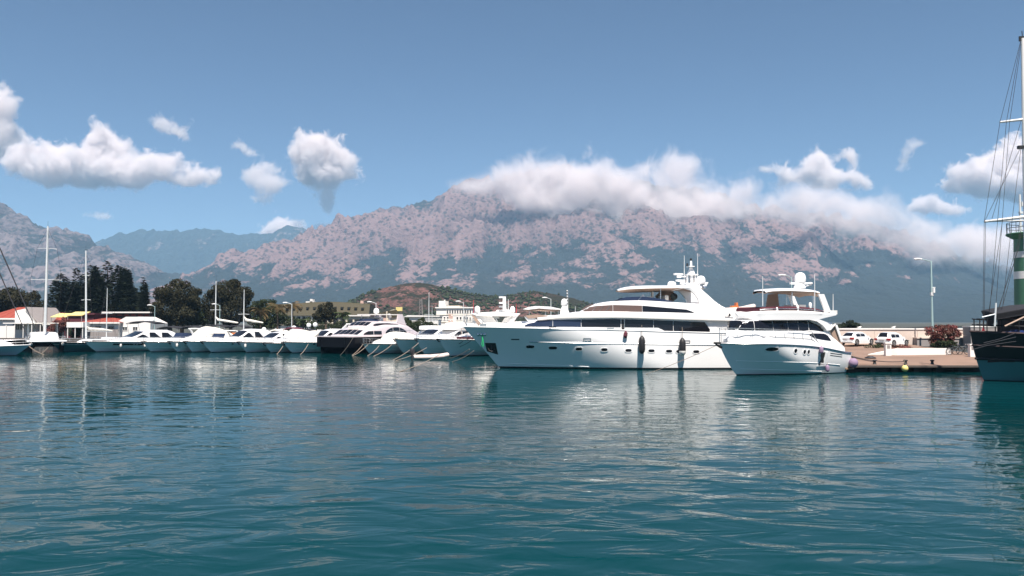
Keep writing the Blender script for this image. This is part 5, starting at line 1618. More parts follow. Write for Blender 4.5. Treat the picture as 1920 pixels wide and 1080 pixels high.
def sail_boat(label, tip_px, wl_px, L, B, theta, mast, colour, under='boot', boom=None, mast_s=.42, r=.11, deck='gel2', cabin=True, name='sailing_boat', stays=((-4.5, 0), (5.0, 0))):
    th = R(theta); a = Vector((math.cos(th), math.sin(th), 0)); wl = G(*wl_px); rake = .12*L
    y = Boat(name, label, 'sailing boat', (wl - a*rake)[:2], th, L)
    zb = min(max(y.loc(*tip_px, 0)[1], .9), 2.5)
    h = make_hull(y, L, B, zb, zb*.8, rake, colour, under, .72, deckmat=deck)
    y.part(h.strake(lambda s: h.zs(s)-.02, .02, L-.1, .07, 24, .02), 'toe_rail', M['navy'])
    y.part(h.strake(lambda s: h.zs(s)*.80, .3, L-.3, .03, 24, 0), 'cove_stripe', M['gel'])
    if cabin:
        D = lambda s: h.zs(s)
        T = Tier([(.3*L, .4, D(.3*L)-.1, D(.3*L)+.05), (.38*L, B*.3, D(.38*L)-.1, D(.38*L)+.4), (.7*L, B*.32, D(.7*L)-.1, D(.7*L)+.5), (.74*L, B*.3, D(.74*L)-.1, D(.74*L)+.2)], .2, .12, .06)
        ho = y.part(T.mesh(16), 'cabin', M['gel'])
        for side in (-1, 1):
            mb = MB(); band(mb, T, lambda s: T.B_(s)+.45, lambda s: T.B_(s)+.27, .42*L, .66*L, side, 8, 1, .02); y.part(mb, 'cabin_window', M['glass'], False, ho)
    s = mast_s*L
    base = y.world(s, 0, h.zs(s))
    zt = W(mast[0], mast[1], base.y).z
    dx = W(mast[0], mast[1], base.y).x - base.x
    rig(y, s, h.zs(s)+.3, zt, r, lean=(dx*math.cos(th), -dx*math.sin(th)), boom=boom, stays=stays)
    rail(y, h, .1, L*.85, .55, 6, .08)
    y.h = h
    return y
# mast positions: choose the tip so that the mast foot falls under the masthead
s1 = sail_boat('dark teal sailing boat with black toe rail, its mast crossing the dark conifers', (109,642), (116,660), 12.5, 3.4, 60, (161,470), 'teal_hull_shade', boom=(4.0, 1.3), mast_s=.40, r=.13)
line(s1.world(.1, 0, 1.3), s1.world(-2.2, -1.5, 0), 'pale line from the bow of the teal sailing boat to the water', .1)
ball_fender(s1.world(7.2, -1.95, .55), .24, 'fendwhite', 'round white ball fender on the teal sailing boat side', rope=.6)

def back_sailer(label, mast_px, foot_py, Y, boomlen, boomside, r=.09, cover='canvas', dark=False):
    """sailing boats on the inner pontoon, mostly hidden by the row in front"""
    p = W(mast_px[0], foot_py, Y)
    th = R(90)
    y = Boat('sailing_boat', label, 'sailing boat', (p.x, p.y-4.0), th, 10.0, 'sailing boats on the inner pontoon')
    h = make_hull(y, 10.0, 3.1, 1.3, 1.05, 1.1, 'gel')
    T = Tier([(3, .4, 1.1, 1.25), (4, .95, 1.1, 1.6), (7, 1.0, 1.05, 1.6), (7.4, .9, 1.0, 1.3)], .2, .12, .06); y.part(T.mesh(14), 'cabin', M['gel'])
    zt = W(mast_px[0], mast_px[1], Y).z
    rig(y, 4.0, 1.3, zt, r, boom=None, spread=((.5, .9),), stays=((-3.6, 0), (5.8, 0)))
    if boomlen:
        z = W(mast_px[0], foot_py, Y).z
        mb = MB()
        mb.tube([(4.0, 0, z+.9), (4.0+.1, -boomside*.35, z+.35), (4.4, -boomside*boomlen*.5, z+.15), (4.8, -boomside*boomlen, z-.1)], [.08, .24, .2, .1], 8); y.part(mb, 'sail_cover', M[cover])
    return y
back_sailer('sailing boat whose cream sail cover points right, beside the round tree', (404,527), 604, 138, 3.4, 1, .10)
back_sailer('sailing boat whose cream sail cover slopes right, mast over the palm', (457,543), 604, 138, 2.9, 1, .09)
back_sailer('small sailing boat with a short mast against the conifers', (199.5,540), 628, 136, 0, 1, .07)
back_sailer('sailing boat with thin mast far right of the black catamaran', (804,548), 610, 150, 0, 1, .08)
back_sailer('sailing boat with a short mast beside the white harbour building', (810,572), 610, 150, 0, 1, .05)

# dark stays of a boat outside the left edge
def offleft():
    foot = W(-50, 640, 118.0)
    y = Boat('sailing_boat', 'sailing boat beyond the left edge, its two dark stays slanting into view', 'sailing boat', (foot.x+9.5, foot.y), R(180), 18.0)
    h = make_hull(y, 18, 4.2, 1.75, 1.3, 1.6, 'navy')
    inv = lambda p: ((p - y.tip).dot(y.a), (p - y.tip).dot(y.n), p.z)
    q1, q2 = y.world(.3, 0, 1.75), y.world(1.9, 0, 1.7)
    t1, t2 = W(-50, 353, 118.0), W(-50, 399, 118.0)
    mb = MB(); mb.tube([inv(Vector((t1.x, 118, 1.2))), inv(t1 + Vector((0, 0, .5)))], [.16, .11], 8); y.part(mb, 'mast', M['alu'])
    for t, q, r_ in ((t1, q1, .10), (t2, q2, .085)):
        mb = MB(); mb.tube([inv(t), inv(q.lerp(t, .5)), inv(q)], [.04, r_, .06], 6); y.part(mb, 'furled_stay', M['darkrope'])
offleft()

# mooring lines in front of the row
def mline(p_px, q_px, Yp, label, mat='rope', r=.035, sag=.15):
    p = W(p_px[0], p_px[1], Yp); q = G(*q_px)
    line(p, q, label, sag, r, mat)
mline((53,648), (83,665), 108, 'tan mooring line slanting right from the left edge cruiser bow')
mline((534,642), (519,664), 112, 'pale mooring line left of the arched cruiser, running down left')
mline((578,645), (563,665), 112, 'pale mooring line from the arched cruiser side to the water')
mline((662,633), (638,666), 104, 'tan mooring line across the black catamaran bow')
mline((681,645), (660,666), 107, 'tan mooring line from the low boat bow down to the left')
mline((690,646), (661,667), 107, 'lower tan mooring line from the low boat, almost parallel')
mline((711,648), (689,667), 106, 'thin line from the low boat side to the water')
mline((735,646), (700,668), 105, 'thin line from the second stem right of the catamaran')
mline((785,643), (737,675), 100, 'upper long tan line leading left from the grey bow')
mline((800,652), (742,676), 99, 'lower long tan line leading left under the grey bow')
mline((868,640), (833,656), 96, 'dark line between the big yacht bow and the yacht behind', 'darkrope')
mline((882,640), (835,659), 92, 'second dark line beside the big yacht bow', 'darkrope')
mline((825,664), (748,697), 84, 'long tan line running forward past the dinghy motor')
mline((880,655), (838,673), 86, 'tan line near the big yacht stem, upper')
mline((888,658), (848,678), 84, 'tan line near the big yacht stem, lower')

# dinghy with an outboard motor in front of the big bow
def dinghy():
    c = G(808, 674)
    e = tag(empty('dinghy', c, R(12)), 'pale inflatable dinghy with black outboard floating below the yacht bows', 'dinghy')
    side = [(-1.9, .62, .28), (-1.0, .7, .28), (.2, .7, .3), (1.2, .55, .38), (1.8, .2, .5)]
    pts = side + [(x, -v, z) for x, v, z in reversed(side)]
    mb = MB(); mb.tube(pts, [.2]+[.24]*8+[.2], 10); mb.build('inflatable_tube', M['ribgrey'], e, True)
    mb = MB(); mb.boxb(-1.7, 1.2, -.5, .5, .08, .16); mb.build('floor', M['gel2'], e)
    mb = MB(); mb.boxb(-1.85, -1.75, -.5, .5, .1, .6); mb.build('transom', M['gel2'], e)
    mb = MB(); mb.boxb(-.3, .05, -.55, .55, .45, .52); mb.build('seat', M['gel2'], e)
    mb = MB(); P = []
    for z, sx, sy in ((.55, .2, .16), (.75, .27, .2), (1.05, .28, .2), (1.2, .2, .15), (1.24, .05, .05)):
        P.append([(-2.05+sx*math.cos(t*math.pi/5), sy*math.sin(t*math.pi/5), z) for t in range(11)])
    mb.grid(P); o = mb.build('outboard_motor', M['outboard'], e, True)
    mb = MB(); mb.boxb(-2.15, -1.98, -.07, .07, -.5, .56); mb.build('motor_leg', M['outboard'], o)
dinghy()

# ------------------------------------------------------------------ yachts and clutter behind the big bow
def back_yacht():
    p = W(925, 612, 108)
    th = R(62)
    y = Boat('motor_yacht', 'white yacht behind the big bow showing a wide radar arch with two domes', 'motor yacht', (p.x+.3, p.y-9), th, 17.0)
    h = make_hull(y, 17, 5.2, 2.9, 2.4, 1.9, 'gel')
    T = Tier([(3, .6, 2.6, 2.9), (5, 1.9, 2.5, 3.6), (7, 2.2, 2.4, 4.1), (14, 2.2, 2.3, 4.2), (15.5, 2.1, 2.2, 3.6)], .1, .25, .05); ho = y.part(T.mesh(24), 'deckhouse', M['gel'])
    for side in (-1, 1):
        mb = MB(); band(mb, T, lambda s: min(T.T_(s)-.3, 3.95), lambda s: 3.25, 5.5, 13.5, side, 16, 2, .02); y.part(mb, 'saloon_window', M['glass'], False, ho)
    # broad arch seen from ahead
    A = lambda px, py: W(px, py, 108)
    inv = lambda q: ((q - y.tip).dot(y.a), (q - y.tip).dot(y.n), q.z)
    def wall(name, poly, mat, d0, d1):
        mb = MB(); v = []
        for d in (d0, d1):
            for px, py in poly:
                q = A(px, py); q = q + Vector((0, d, 0)); v.append(inv(q))
        n = len(poly)
        mb.add(v, [tuple(range(n-1, -1, -1)), tuple(range(n, 2*n))] + [(k, (k+1) % n, n+(k+1) % n, n+k) for k in range(n)])
        return y.part(mb, name, M[mat], False)
    wall('arch_leg', [(883,588),(893,590),(912,611),(903,612)], 'gel', 0, .9)
    wall('arch_lining', [(884.5,591),(890,592),(906,612),(897,612)], 'tan', -.12, -.02)
    wall('arch_leg', [(966,588),(975,588),(962,604),(955,610),(949,611)], 'gel', 0, .9)
    wall('arch_top', [(882,587.5),(900,586),(925,584.5),(950,585.5),(976,588),(970,591),(958,593),(922,593),(895,592)], 'gel', -.2, 1.3)
    wall('screen_panel', [(893,592),(922,593),(932,604),(937,611),(912,611)], 'gel', .25, .35)
    wall('screen_panel', [(937,611),(946,596),(958,593),(968,590),(955,610)], 'gel', .25, .35)
    q = inv(A(895, 586)); dome(y, q, .36, .85, ped=.2)
    q = inv(A(961, 586)); dome(y, q, .32, .8, ped=.2)
    mb = MB()
    c = inv(A(946, 584)); t = inv(A(945.5, 556))
    mb.tube([c, t], [.26, .22], 8); y.part(mb, 'mast', M['gel'])
    for py, w_ in ((557.5, .55), (568, .8), (575, .4)):
        q = inv(A(939, py)); mb = MB(); mb.box(q, (w_*1.2, .5, .2), .6); y.part(mb, 'radar', M['gel'], False)
    a_, b_ = inv(A(953, 586)), inv(A(953, 561)); whip(y, a_, b_, .05)
    a_, b_ = inv(A(888, 588)), inv(A(888, 562)); whip(y, a_, b_, .03, mat='red')
    a_, b_ = inv(A(968, 588)), inv(A(968, 569)); whip(y, a_, b_, .03, mat='red')
    wall('radar_base', [(932,581),(955,580),(958,585.5),(928,585.5)], 'gel', .2, 1.0)
back_yacht()
def bimini_yacht():
    A = lambda px, py, d=0: W(px, py, 104) + Vector((0, d, 0))
    p = A(1010, 612)
    y = Boat('motor_yacht', 'white yacht with tan lined sun top and dome, above the big foredeck', 'motor yacht', (p.x-5, p.y-3.5), R(28), 15.0)
    h = make_hull(y, 15, 4.6, 2.4, 2.0, 1.8, 'gel')
    T = Tier([(2.5, .6, 2.2, 2.5), (4.5, 1.7, 2.1, 3.3), (6.5, 2.0, 2.0, 4.0), (13, 2.0, 2.0, 4.1), (14, 1.9, 2.0, 3.5)], .1, .2, .05); y.part(T.mesh(20), 'deckhouse', M['gel'])
    inv = lambda q: ((q - y.tip).dot(y.a), (q - y.tip).dot(y.n), q.z)
    def slab(name, poly, mat, d0, d1):
        mb = MB(); n = len(poly); v = [inv(A(px, py, d)) for d in (d0, d1) for px, py in poly]
        mb.add(v, [tuple(range(n-1, -1, -1)), tuple(range(n, 2*n))] + [(k, (k+1) % n, n+(k+1) % n, n+k) for k in range(n)]); return y.part(mb, name, M[mat], False)
    slab('sun_top', [(980,580),(990,576),(1003,574),(1030,575),(1050,579),(1051,581),(1030,580),(1010,578.5),(990,581)], 'gel', -.9, .9)
    slab('sun_top_lining', [(981,581),(990,581.3),(1010,579),(1030,580.3),(1049,581.3),(1046,583.5),(1025,584),(1004,583),(990,584)], 'tan', -.8, .8)
    slab('flybridge', [(983,594),(1000,591),(1040,591),(1062,594),(1062,600),(990,603)], 'gel', -1.5, 1.2)
    slab('seat', [(984,592),(1004,590),(1026,592),(1020,596),(990,597)], 'tan', -1.6, -1.2)
    for px in (992, 1022, 1046):
        mb = MB(); mb.tube([inv(A(px, 594, -.7)), inv(A(px+1, 580, -.7))], .04, 6); y.part(mb, 'sun_top_post', M['steel'])
    q = inv(A(1058, 573)); dome(y, q, .40, .85, ped=.5)
    slab('mast_base', [(1050,582),(1054,574),(1063,574),(1066,584),(1070,592),(1050,592)], 'gel', -.4, .4)
    mb = MB(); mb.tube([inv(A(1064, 584)), inv(A(1063.5, 544))], .10, 6); mst = y.part(mb, 'mast', M['gel'])
    for k in range(5):
        q = inv(A(1063.4, 547+k*5.5, -.1)); mb = MB(); mb.box(q, (.12, .12, .12)); y.part(mb, 'lamp', M['dark'], False, mst)
    slab('searchlight', [(1066,583),(1090,582.5),(1094,585),(1066,586)], 'dark', -.3, .3)
bimini_yacht()

# boats with black sun tops on the inner pontoon
def pontoon_boat(label, x0, x1, ytop, Y, top='blackcanvas', col='gel', extra=None):
    p = W((x0+x1)/2, 640, Y); wd = (x1-x0)/FPX*Y
    y = Boat('sun_top_boat', label, 'motor boat', (p.x, p.y-2.5), R(90), 8.5, 'boats with sun tops on the inner pontoon')
    B = max(2.4, min(3.4, wd)); h = make_hull(y, 8.5, B, 1.3, 1.1, 1.0, col)
    T = Tier([(1.6, .3, 1.1, 1.3), (2.8, B*.34, 1.1, 1.7), (4.0, B*.38, 1.1, 1.75), (8.3, B*.4, 1.0, 1.5)], .15, .15, .05); y.part(T.mesh(16), 'coachroof', M['gel'])
    zt = W((x0+x1)/2, ytop, Y).z
    mb = MB(); rows = []
    for i in range(9):
        u = -1+2*i/8; z = zt - .35*u*u
        rows.append([(3.0, u*wd/2, z-.12), (3.2, u*wd/2, z), (5.5, u*wd/2, z+.05), (7.5, u*wd/2, z-.02), (7.5, u*wd/2, z-.08), (3.2, u*wd/2, z-.14)])
    mb.grid(rows); y.part(mb, 'sun_top', M[top])
    for s in (3.3, 7.3):
        for sg in (-1, 1):
            mb = MB(); mb.tube([(s, sg*min(B/2-.1, wd/2-.1), 1.2), (s, sg*(wd/2-.08), zt-.32)], .03, 5); y.part(mb, 'sun_top_post', M['steel'])
    if extra:
        mb = MB(); mb.boxb(2.6, 3.6, -B*.36, B*.36, 1.65, 2.3); y.part(mb, 'windscreen' if extra == 'glassblue' else 'folded_cover', M[extra], False)
    return y
pontoon_boat('black sun top behind the long three-window cruiser', 232, 286, 602, 134)
pontoon_boat('black sun top with green tarpaulin folded in front', 290, 330, 612, 136, extra='greentarp')
pontoon_boat('navy sun top above the humped cover boat', 332, 373, 611, 136, extra='glassblue')
pontoon_boat('black sun top over a bluish screen left of the cream sail cover', 376, 418, 609, 136, extra='glassblue')
pontoon_boat('black sun top over an orange hull under the cream sail covers', 418, 456, 610, 140, col='orange', extra='orange')
pontoon_boat('dark red sun top near the street lamp and palms', 528, 556, 614, 137, top='maroon', extra='red')
pontoon_boat('black sun top left of the slanted radar arch', 556, 582, 617, 137, extra='red')
pontoon_boat('white sun top between the palms and the plain boats', 500, 527, 618, 137, top='canvas')
def small_dome(px, py, Y, label):
    p = W(px, py, Y)
    e = tag(empty('satellite_dome_post', (p.x, p.y, 1.0)), label, 'antenna dome', 'white domes above the inner pontoon')
    mb = MB(); mb.lathe([(.16, p.z-1.2), (.34, p.z-1.1), (.4, p.z-.85), (.36, p.z-.6), (.2, p.z-.45), (.02, p.z-.42)], 14); mb.build('dome', M['gel'], e, True)
    mb = MB(); mb.tube([(0, 0, 0), (0, 0, p.z-1.15)], .05, 6); mb.build('pole', M['steel'], e)
for px, py, t in ((284,603,'white dome on a pole left of the round tree'), (495,620,'white dome near the palms, left one'), (551,617,'white dome beside the street lamp'), (579,612,'white dome left of the black catamaran, lower'), (591,611,'white dome left of the black catamaran, upper')):
    small_dome(px, py, 145, t)
# ------------------------------------------------------------------ vegetation
def leaf_cloud(blobs, n, size, rng, flat=0.0, shell=.55, up=.2):
    """leaf sized quads spread through a set of ellipsoids (cx, cy, cz, rx, ry, rz)"""
    vol = np.array([b[3]*b[4]*b[5] for b in blobs])**(2/3); vol /= vol.sum()
    V, F = [], []
    which = rng.choice(len(blobs), n, p=vol)
    for w in which:
        b = blobs[w]
        d = rng.normal(size=3); d /= np.linalg.norm(d)
        r = shell + (1-shell)*rng.random()**.7
        if rng.random() < .06: r *= 1.12
        p = np.array(b[:3]) + d*r*np.array(b[3:6])
        nrm = d*.7 + rng.normal(size=3)*.6 + np.array([0, 0, up]); nrm /= np.linalg.norm(nrm)
        a = np.cross(nrm, rng.normal(size=3)); a /= np.linalg.norm(a); c = np.cross(nrm, a)
        s = size*.62*rng.uniform(.6, 1.35); t = s*(1-flat*.7)
        o = len(V)
        V += [p - a*s, p - c*t*.6 + a*.1*s, p + a*s, p + c*t*.6]
        F.append((o, o+1, o+2, o+3))
    return np.array(V), np.array(F)

def tree(name, label, base, blobs, n, size, mat, trunk_r, group=None, seed=1, cat='tree', limbs=5, shell=.55, trunk_top=None):
    rng = np.random.default_rng(seed)
    e = tag(empty(name, base), label, cat, group)
    V, F = leaf_cloud(blobs, int(n*2.1), size, rng, shell=shell)
    mesh_np('crown', V, F, M[mat], e, smooth=False)
    cz = sum(b[2] for b in blobs)/len(blobs)
    mb = MB()
    tt = trunk_top or cz
    mb.tube([(0, 0, -.2), (.1, 0, tt*.35), (-.05, .1, tt*.7), (0, 0, tt)], [trunk_r*1.3, trunk_r, trunk_r*.75, trunk_r*.35], 8)
    mb.build('trunk', M['bark'], e, True)
    for k in range(limbs):
        b = blobs[int(rng.integers(len(blobs)))]
        z0 = tt*rng.uniform(.35, .7)
        mb = MB(); mb.tube([(0, 0, z0), (b[0]*.5, b[1]*.5, (z0+b[2])*.5), (b[0]*.9, b[1]*.9, b[2])], [trunk_r*.5, trunk_r*.35, trunk_r*.12], 6); mb.build('limb', M['bark'], e, True)
    return e

def px_tree(name, label, Y, base_py, shapes, n, size, mat, tr, seed, group=None, shell=.5, cat='tree', z0=.9, depth=.9, sub=9):
    """shapes: crown lumps (column, row, half width, half height) as read off the photo"""
    rng = np.random.default_rng(seed)
    cx = np.mean([s[0] for s in shapes]); k = Y/FPX
    base = W(cx, 600, Y); base = Vector((base.x, Y, z0))
    blobs = []
    for px, py, rx, rz in shapes:
        c = W(px, py, Y) - base
        blobs.append((c.x, rng.uniform(-.3, .3)*rx*k*depth, c.z, rx*k, rx*k*depth, rz*k))
        for _ in range(sub):
            d = rng.normal(size=3); d /= np.linalg.norm(d)
            q = rng.uniform(.24, .46); blobs.append((c.x + d[0]*rx*k*.92, d[1]*rx*k*depth*.92, c.z + d[2]*rz*k*.92, rx*k*q, rx*k*q, rz*k*q))
    return tree(name, label, base, blobs, n, size, mat, tr, group, seed, cat, shell=shell)

def conifer(label, Y, px, top_py, bot_py, half_px, seed, n=8000, group='dark conifers behind the red roofs', z0=.9):
    rng = np.random.default_rng(seed); k = Y/FPX
    base = W(px, 600, Y); base = Vector((base.x, Y, z0))
    H = W(px, top_py, Y).z - z0; B = W(px, bot_py, Y).z - z0; hw = half_px*k
    e = tag(empty('conifer_tree', base), label, 'tree', group)
    V, F = [], []
    tips = [(0, 0, H)] + [(rng.uniform(-.75, .75)*hw, rng.uniform(-.5, .5)*hw, H*rng.uniform(.80, .97)) for _ in range(7)]
    for i in range(n):
        t = tips[int(rng.integers(len(tips)))]
        u = rng.random()**.8
        z = t[2] - u*(t[2]-max(B, .4))
        spread = (.06 + .8*u**.85) * hw * (1.0 if t is tips[0] else .72)
        layer = .55 + .45*math.cos(z*2*math.pi/1.5 + t[0])
        a = rng.uniform(0, 6.283); r = 1.35*spread*(.25+.75*rng.random()**.5)*(.65+.35*layer)
        p = np.array([t[0]*(1-.3*u) + math.cos(a)*r, t[1] + math.sin(a)*r, z - .10*r])
        d = np.array([math.cos(a), math.sin(a), rng.uniform(-.25, .35)]); d /= np.linalg.norm(d)
        s = rng.uniform(.35, .75); w_ = np.array([-math.sin(a), math.cos(a), rng.uniform(-.6, .6)])*rng.uniform(.10, .2)
        o = len(V); V += [p - d*s*.5, p + w_, p + d*s, p - w_]; F.append((o, o+1, o+2, o+3))
    mesh_np('crown', np.array(V), np.array(F), M['conifer'], e, smooth=False)
    mb = MB(); mb.tube([(0, 0, -.2), (.1, .05, H*.5), (0, 0, H*.93)], [.38, .26, .06], 8); mb.build('trunk', M['bark'], e, True)
    return e
for args in (('dark conifer at the left of the clump, behind the red gable', 182, 112, 512, 600, 36, 41), ('lower dark conifer between the two sailing masts', 190, 142, 528, 600, 32, 42),
             ('dark conifer behind the second tall mast', 186, 170, 497, 600, 34, 43), ('tallest dark conifer in the middle of the clump', 180, 200, 490, 602, 38, 44, 10000),
             ('dark conifer with ragged top right of the tallest one', 184, 229, 500, 602, 27, 45), ('slim dark conifer at the right end of the clump', 178, 268, 520, 600, 12, 46, 3500), ('low dark conifer filling the gap before the slim one', 188, 250, 538, 600, 30, 47)):
    conifer(*args)
px_tree('broadleaf_tree', 'dull green tree cut by the left edge behind the white gable', 185, 600, [(-5,565,26,24),(25,560,28,22),(55,568,22,20)], 5200, .34, 'leafdark', .35, 51, 'broadleaf trees along the shore')
px_tree('broadleaf_tree', 'round dark tree left of the cream boomed sailing boats', 172, 600, [(335,553,36,26),(318,575,28,24),(352,578,24,24),(338,595,34,18),(360,560,12,14)], 11000, .30, 'leafdark', .4, 52, 'broadleaf trees along the shore')
px_tree('broadleaf_tree', 'wide dark tree behind the two short masts', 176, 600, [(425,548,28,22),(400,568,24,24),(448,560,24,22),(430,585,38,22),(462,552,10,16)], 11000, .30, 'leafdark', .4, 53, 'broadleaf trees along the shore')
px_tree('broadleaf_tree', 'low green tree between the two round trees', 182, 600, [(378,588,18,20),(386,598,22,14)], 2600, .28, 'leafgreen', .2, 54, 'broadleaf trees along the shore')
px_tree('broadleaf_tree', 'green tree just left of the orange palms', 188, 600, [(498,574,22,14),(480,592,20,18),(512,590,24,20),(500,604,34,12)], 6000, .28, 'leafgreen', .3, 55, 'broadleaf trees along the shore')
px_tree('broadleaf_tree', 'small round tree in front of the olive roofed hotel', 178, 610, [(610,583,16,15),(600,592,12,12),(622,592,12,12)], 3600, .24, 'leafdark', .22, 56, 'broadleaf trees along the shore')
px_tree('hedge', 'long green hedge at the foot of the olive roofed hotel', 200, 615, [(545,603,20,9),(575,605,22,9),(600,610,26,8),(640,612,20,8)], 4200, .25, 'hedge', .1, 57, cat='hedge')
px_tree('bush', 'yellowish green bush right of the black catamaran', 150, 618, [(775,612,16,10),(760,606,14,8),(790,606,12,9),(805,612,14,7)], 3000, .22, 'leafgreen', .12, 58, cat='bush')
px_tree('bush', 'dark magenta bougainvillea below the yellow awnings', 160, 620, [(108,613,14,13),(122,606,10,10),(98,620,10,9)], 2600, .20, 'maroonleaf' if 'maroonleaf' in M else 'bougain', .1, 59, cat='bush')
px_tree('bush', 'dark green bush under the white canopy by the second mast', 158, 628, [(140,622,12,12),(148,616,8,9)], 1500, .2, 'hedge', .1, 60, cat='bush')

def palm(label, px, top_py, Y, mat, seed, fr=15, L=2.2, z0=.9):
    rng = random.Random(seed)
    p = W(px, top_py, Y); H = p.z - z0
    e = tag(empty('palm_tree', (p.x, Y, z0)), label, 'palm', 'palms along the shore road')
    mb = MB(); mb.tube([(0, 0, -.2), (.1, 0, H*.5), (0, 0, H)], [.22, .16, .18], 8); mb.build('trunk', M['bark'], e, True)
    me = None
    for k in range(fr):
        if me is None:
            mb = MB(); n = 9
            spine = [(L*t/n, 0, .75*L*(t/n)*.55 - .95*L*(t/n)**2.3*.62) for t in range(n+1)]
            for i in range(1, n):
                x, _, z = spine[i]; w = .62*math.sin(math.pi*(i/n)**.8)+.08
                for sg in (-1, 1):
                    mb.add([(x-.06, 0, z), (x+.08, 0, z), (x+.30, sg*w, z-.28), (x+.16, sg*w, z-.30)], [(0, 1, 2, 3)])
            mb.tube(spine, .025, 4)
            o = mb.build('frond', M[mat], e); me = o.data
        else:
            o = bpy.data.objects.new('frond', me); COL.objects.link(o); o.parent = e
        o.location = (0, 0, H)
        o.rotation_euler = (rng.uniform(-.3, .3), rng.uniform(-.5, .75), k*2*math.pi/fr*2.4)
        s = rng.uniform(.8, 1.15); o.scale = (s, s, s)
palm('orange tinted palm with a bare trunk, right of the green tree', 488, 583, 158, 'palm', 1, 16, 1.9)
palm('orange tinted palm left of the street lamp', 520, 573, 175, 'palm', 2, 16, 2.2)
palm('orange tinted palm right of the street lamp', 548, 572, 178, 'palm', 3, 16, 2.2)
palm('slim green palm in front of the white hotel entrance', 643, 590, 165, 'palmgreen', 4, 13, 1.6)
palm('short green palm beside the hedge', 568, 602, 168, 'palmgreen', 5, 12, 1.4)

# ------------------------------------------------------------------ buildings on the far shore
class Block:
    """building kit: local x along the front, y into the depth, z up"""
    def __init__(self, name, label, px0, px1, Y, cat='building', z0=.9, turn=0.0, group=None):
        a, b = W(px0, 600, Y), W(px1, 600, Y)
        self.w = (b - a).length / max(.2, math.cos(turn)); self.Y = Y; self.z0 = z0
        self.e = tag(empty(name, (a.x, Y, z0), turn), label, cat, group)
    def z(self, py): return W(960, py, self.Y).z - self.z0
    def box(self, name, x0, x1, y0, y1, z0, z1, mat, parent=None):
        mb = MB(); mb.boxb(x0, x1, y0, y1, z0, z1); return mb.build(name, M[mat], parent or self.e)
    def prism(self, name, poly, y0, y1, mat, parent=None):
        mb = MB(); mb.prism_xz(poly, y0, y1); return mb.build(name, M[mat], parent or self.e)
    def window(self, x, z, w, h, mat='winglass', frame='whitewall', y=0.0, parent=None, bar=True):
        mb = MB(); f = .07
        mb.boxb(x-f, x, y-.06, y+.05, z-f, z+h+f); mb.boxb(x+w, x+w+f, y-.06, y+.05, z-f, z+h+f)
        mb.boxb(x, x+w, y-.06, y+.05, z-f, z); mb.boxb(x, x+w, y-.06, y+.05, z+h, z+h+f)
        if bar: mb.boxb(x+w/2-.03, x+w/2+.03, y-.05, y+.04, z, z+h)
        o = mb.build('window', M[frame], parent or self.e)
        if parent is None or True:
            mb = MB(); mb.boxb(x, x+w, y-.02, y+.03, z, z+h); p = mb.build('pane', M[mat], o)
        return o

def roofed(name, label, px0, px1, Y, eave_py, ridge_py, mat='redroof', wall='whitewall', depth=9, wins=0, gable_front=False, gable=None, over=.5, hip=2.5, tiles=True):
    b = Block(name, label, px0, px1, Y)
    ez, rz = b.z(eave_py), b.z(ridge_py)
    b.box('wall', 0, b.w, 0, depth, -.3, ez, wall)
    if gable_front:
        mid = b.w*.5
        b.prism('gable', [(0, ez+.003), (b.w, ez+.003), (mid, rz)], .002, depth-.002, wall)
        for sg in (0, 1):
            x0, x1 = (-over, mid) if sg == 0 else (b.w+over, mid)
            z0 = ez - over*(rz-ez)/mid
            mb = MB(); mb.add([(x0, -over, z0), (x1, -over, rz+.05), (x1, depth+over, rz+.05), (x0, depth+over, z0), (x0, -over, z0+.18), (x1, -over, rz+.23), (x1, depth+over, rz+.23), (x0, depth+over, z0+.18)],
                              [(0,1,2,3),(4,7,6,5),(0,4,5,1),(3,2,6,7),(0,3,7,4),(1,5,6,2)]); mb.build('roof', M[mat], b.e)
    else:
        mb = MB(); o = over
        v = [(-o, -o, ez), (b.w+o, -o, ez), (b.w+o, depth+o, ez), (-o, depth+o, ez), (hip, depth/2, rz), (b.w-hip, depth/2, rz)]
        mb.add(v, [(0, 1, 5, 4), (1, 2, 5), (2, 3, 4, 5), (3, 0, 4), (3, 2, 1, 0)])
        rf = mb.build('roof', M[mat], b.e)
        # standing seams
        mb = MB()
        n = max(4, int(b.w/1.4))
        for k in range(1, n):
            t = k/n; x = -o + t*(b.w+2*o); xr = hip + t*(b.w-2*hip)
            mb.tube([(x, -o, ez+.02), (xr, depth/2, rz+.02)], .05, 4)
        q = mb.build('roof_seam', M[mat], rf); q['kind'] = 'stuff'
        b.box('fascia', -o-.05, b.w+o+.05, -o-.12, -o-.02, ez-.22, ez+.06, 'whitewall')
    for k in range(wins):
        x = b.w*(k+.6)/(wins+.4); b.window(x, ez*.42, .9, ez*.28, y=-.03)
    return b
b = roofed('gabled_hall', 'white gabled hall with red roof at the far left shore', -30, 33, 164, 597, 575, 'redroof', 'whitewall', 14, 0, False)
b = Block('side_hall', 'pale gable wall joining the red roofed hall, above the left cruiser', 28, 68, 163)
z1, z2 = b.z(605), b.z(578)
b.prism('gable_wall', [(0, -.3), (b.w, -.3), (b.w, z1), (b.w*.55, z2), (0, z2-.5)], 0, 10, 'whitewall')
b.prism('roof', [(b.w*.5, z2+.02), (b.w*.55, z2+.25), (b.w+.6, z1+.1), (b.w+.6, z1-.12)], -.4, 10.4, 'graywall')
for k in range(2): b.window(b.w*(.05+.22*k), z1*.55, .7, 1.3, y=-.03)
b.box('canopy', -.5, b.w+3.2, -3.0, -.05, z1-.2, z1, 'whitewall')
for k in range(5): b.box('canopy_post', k*1.6, k*1.6+.12, -2.9, -2.78, -.3, z1-.22, 'whitewall')
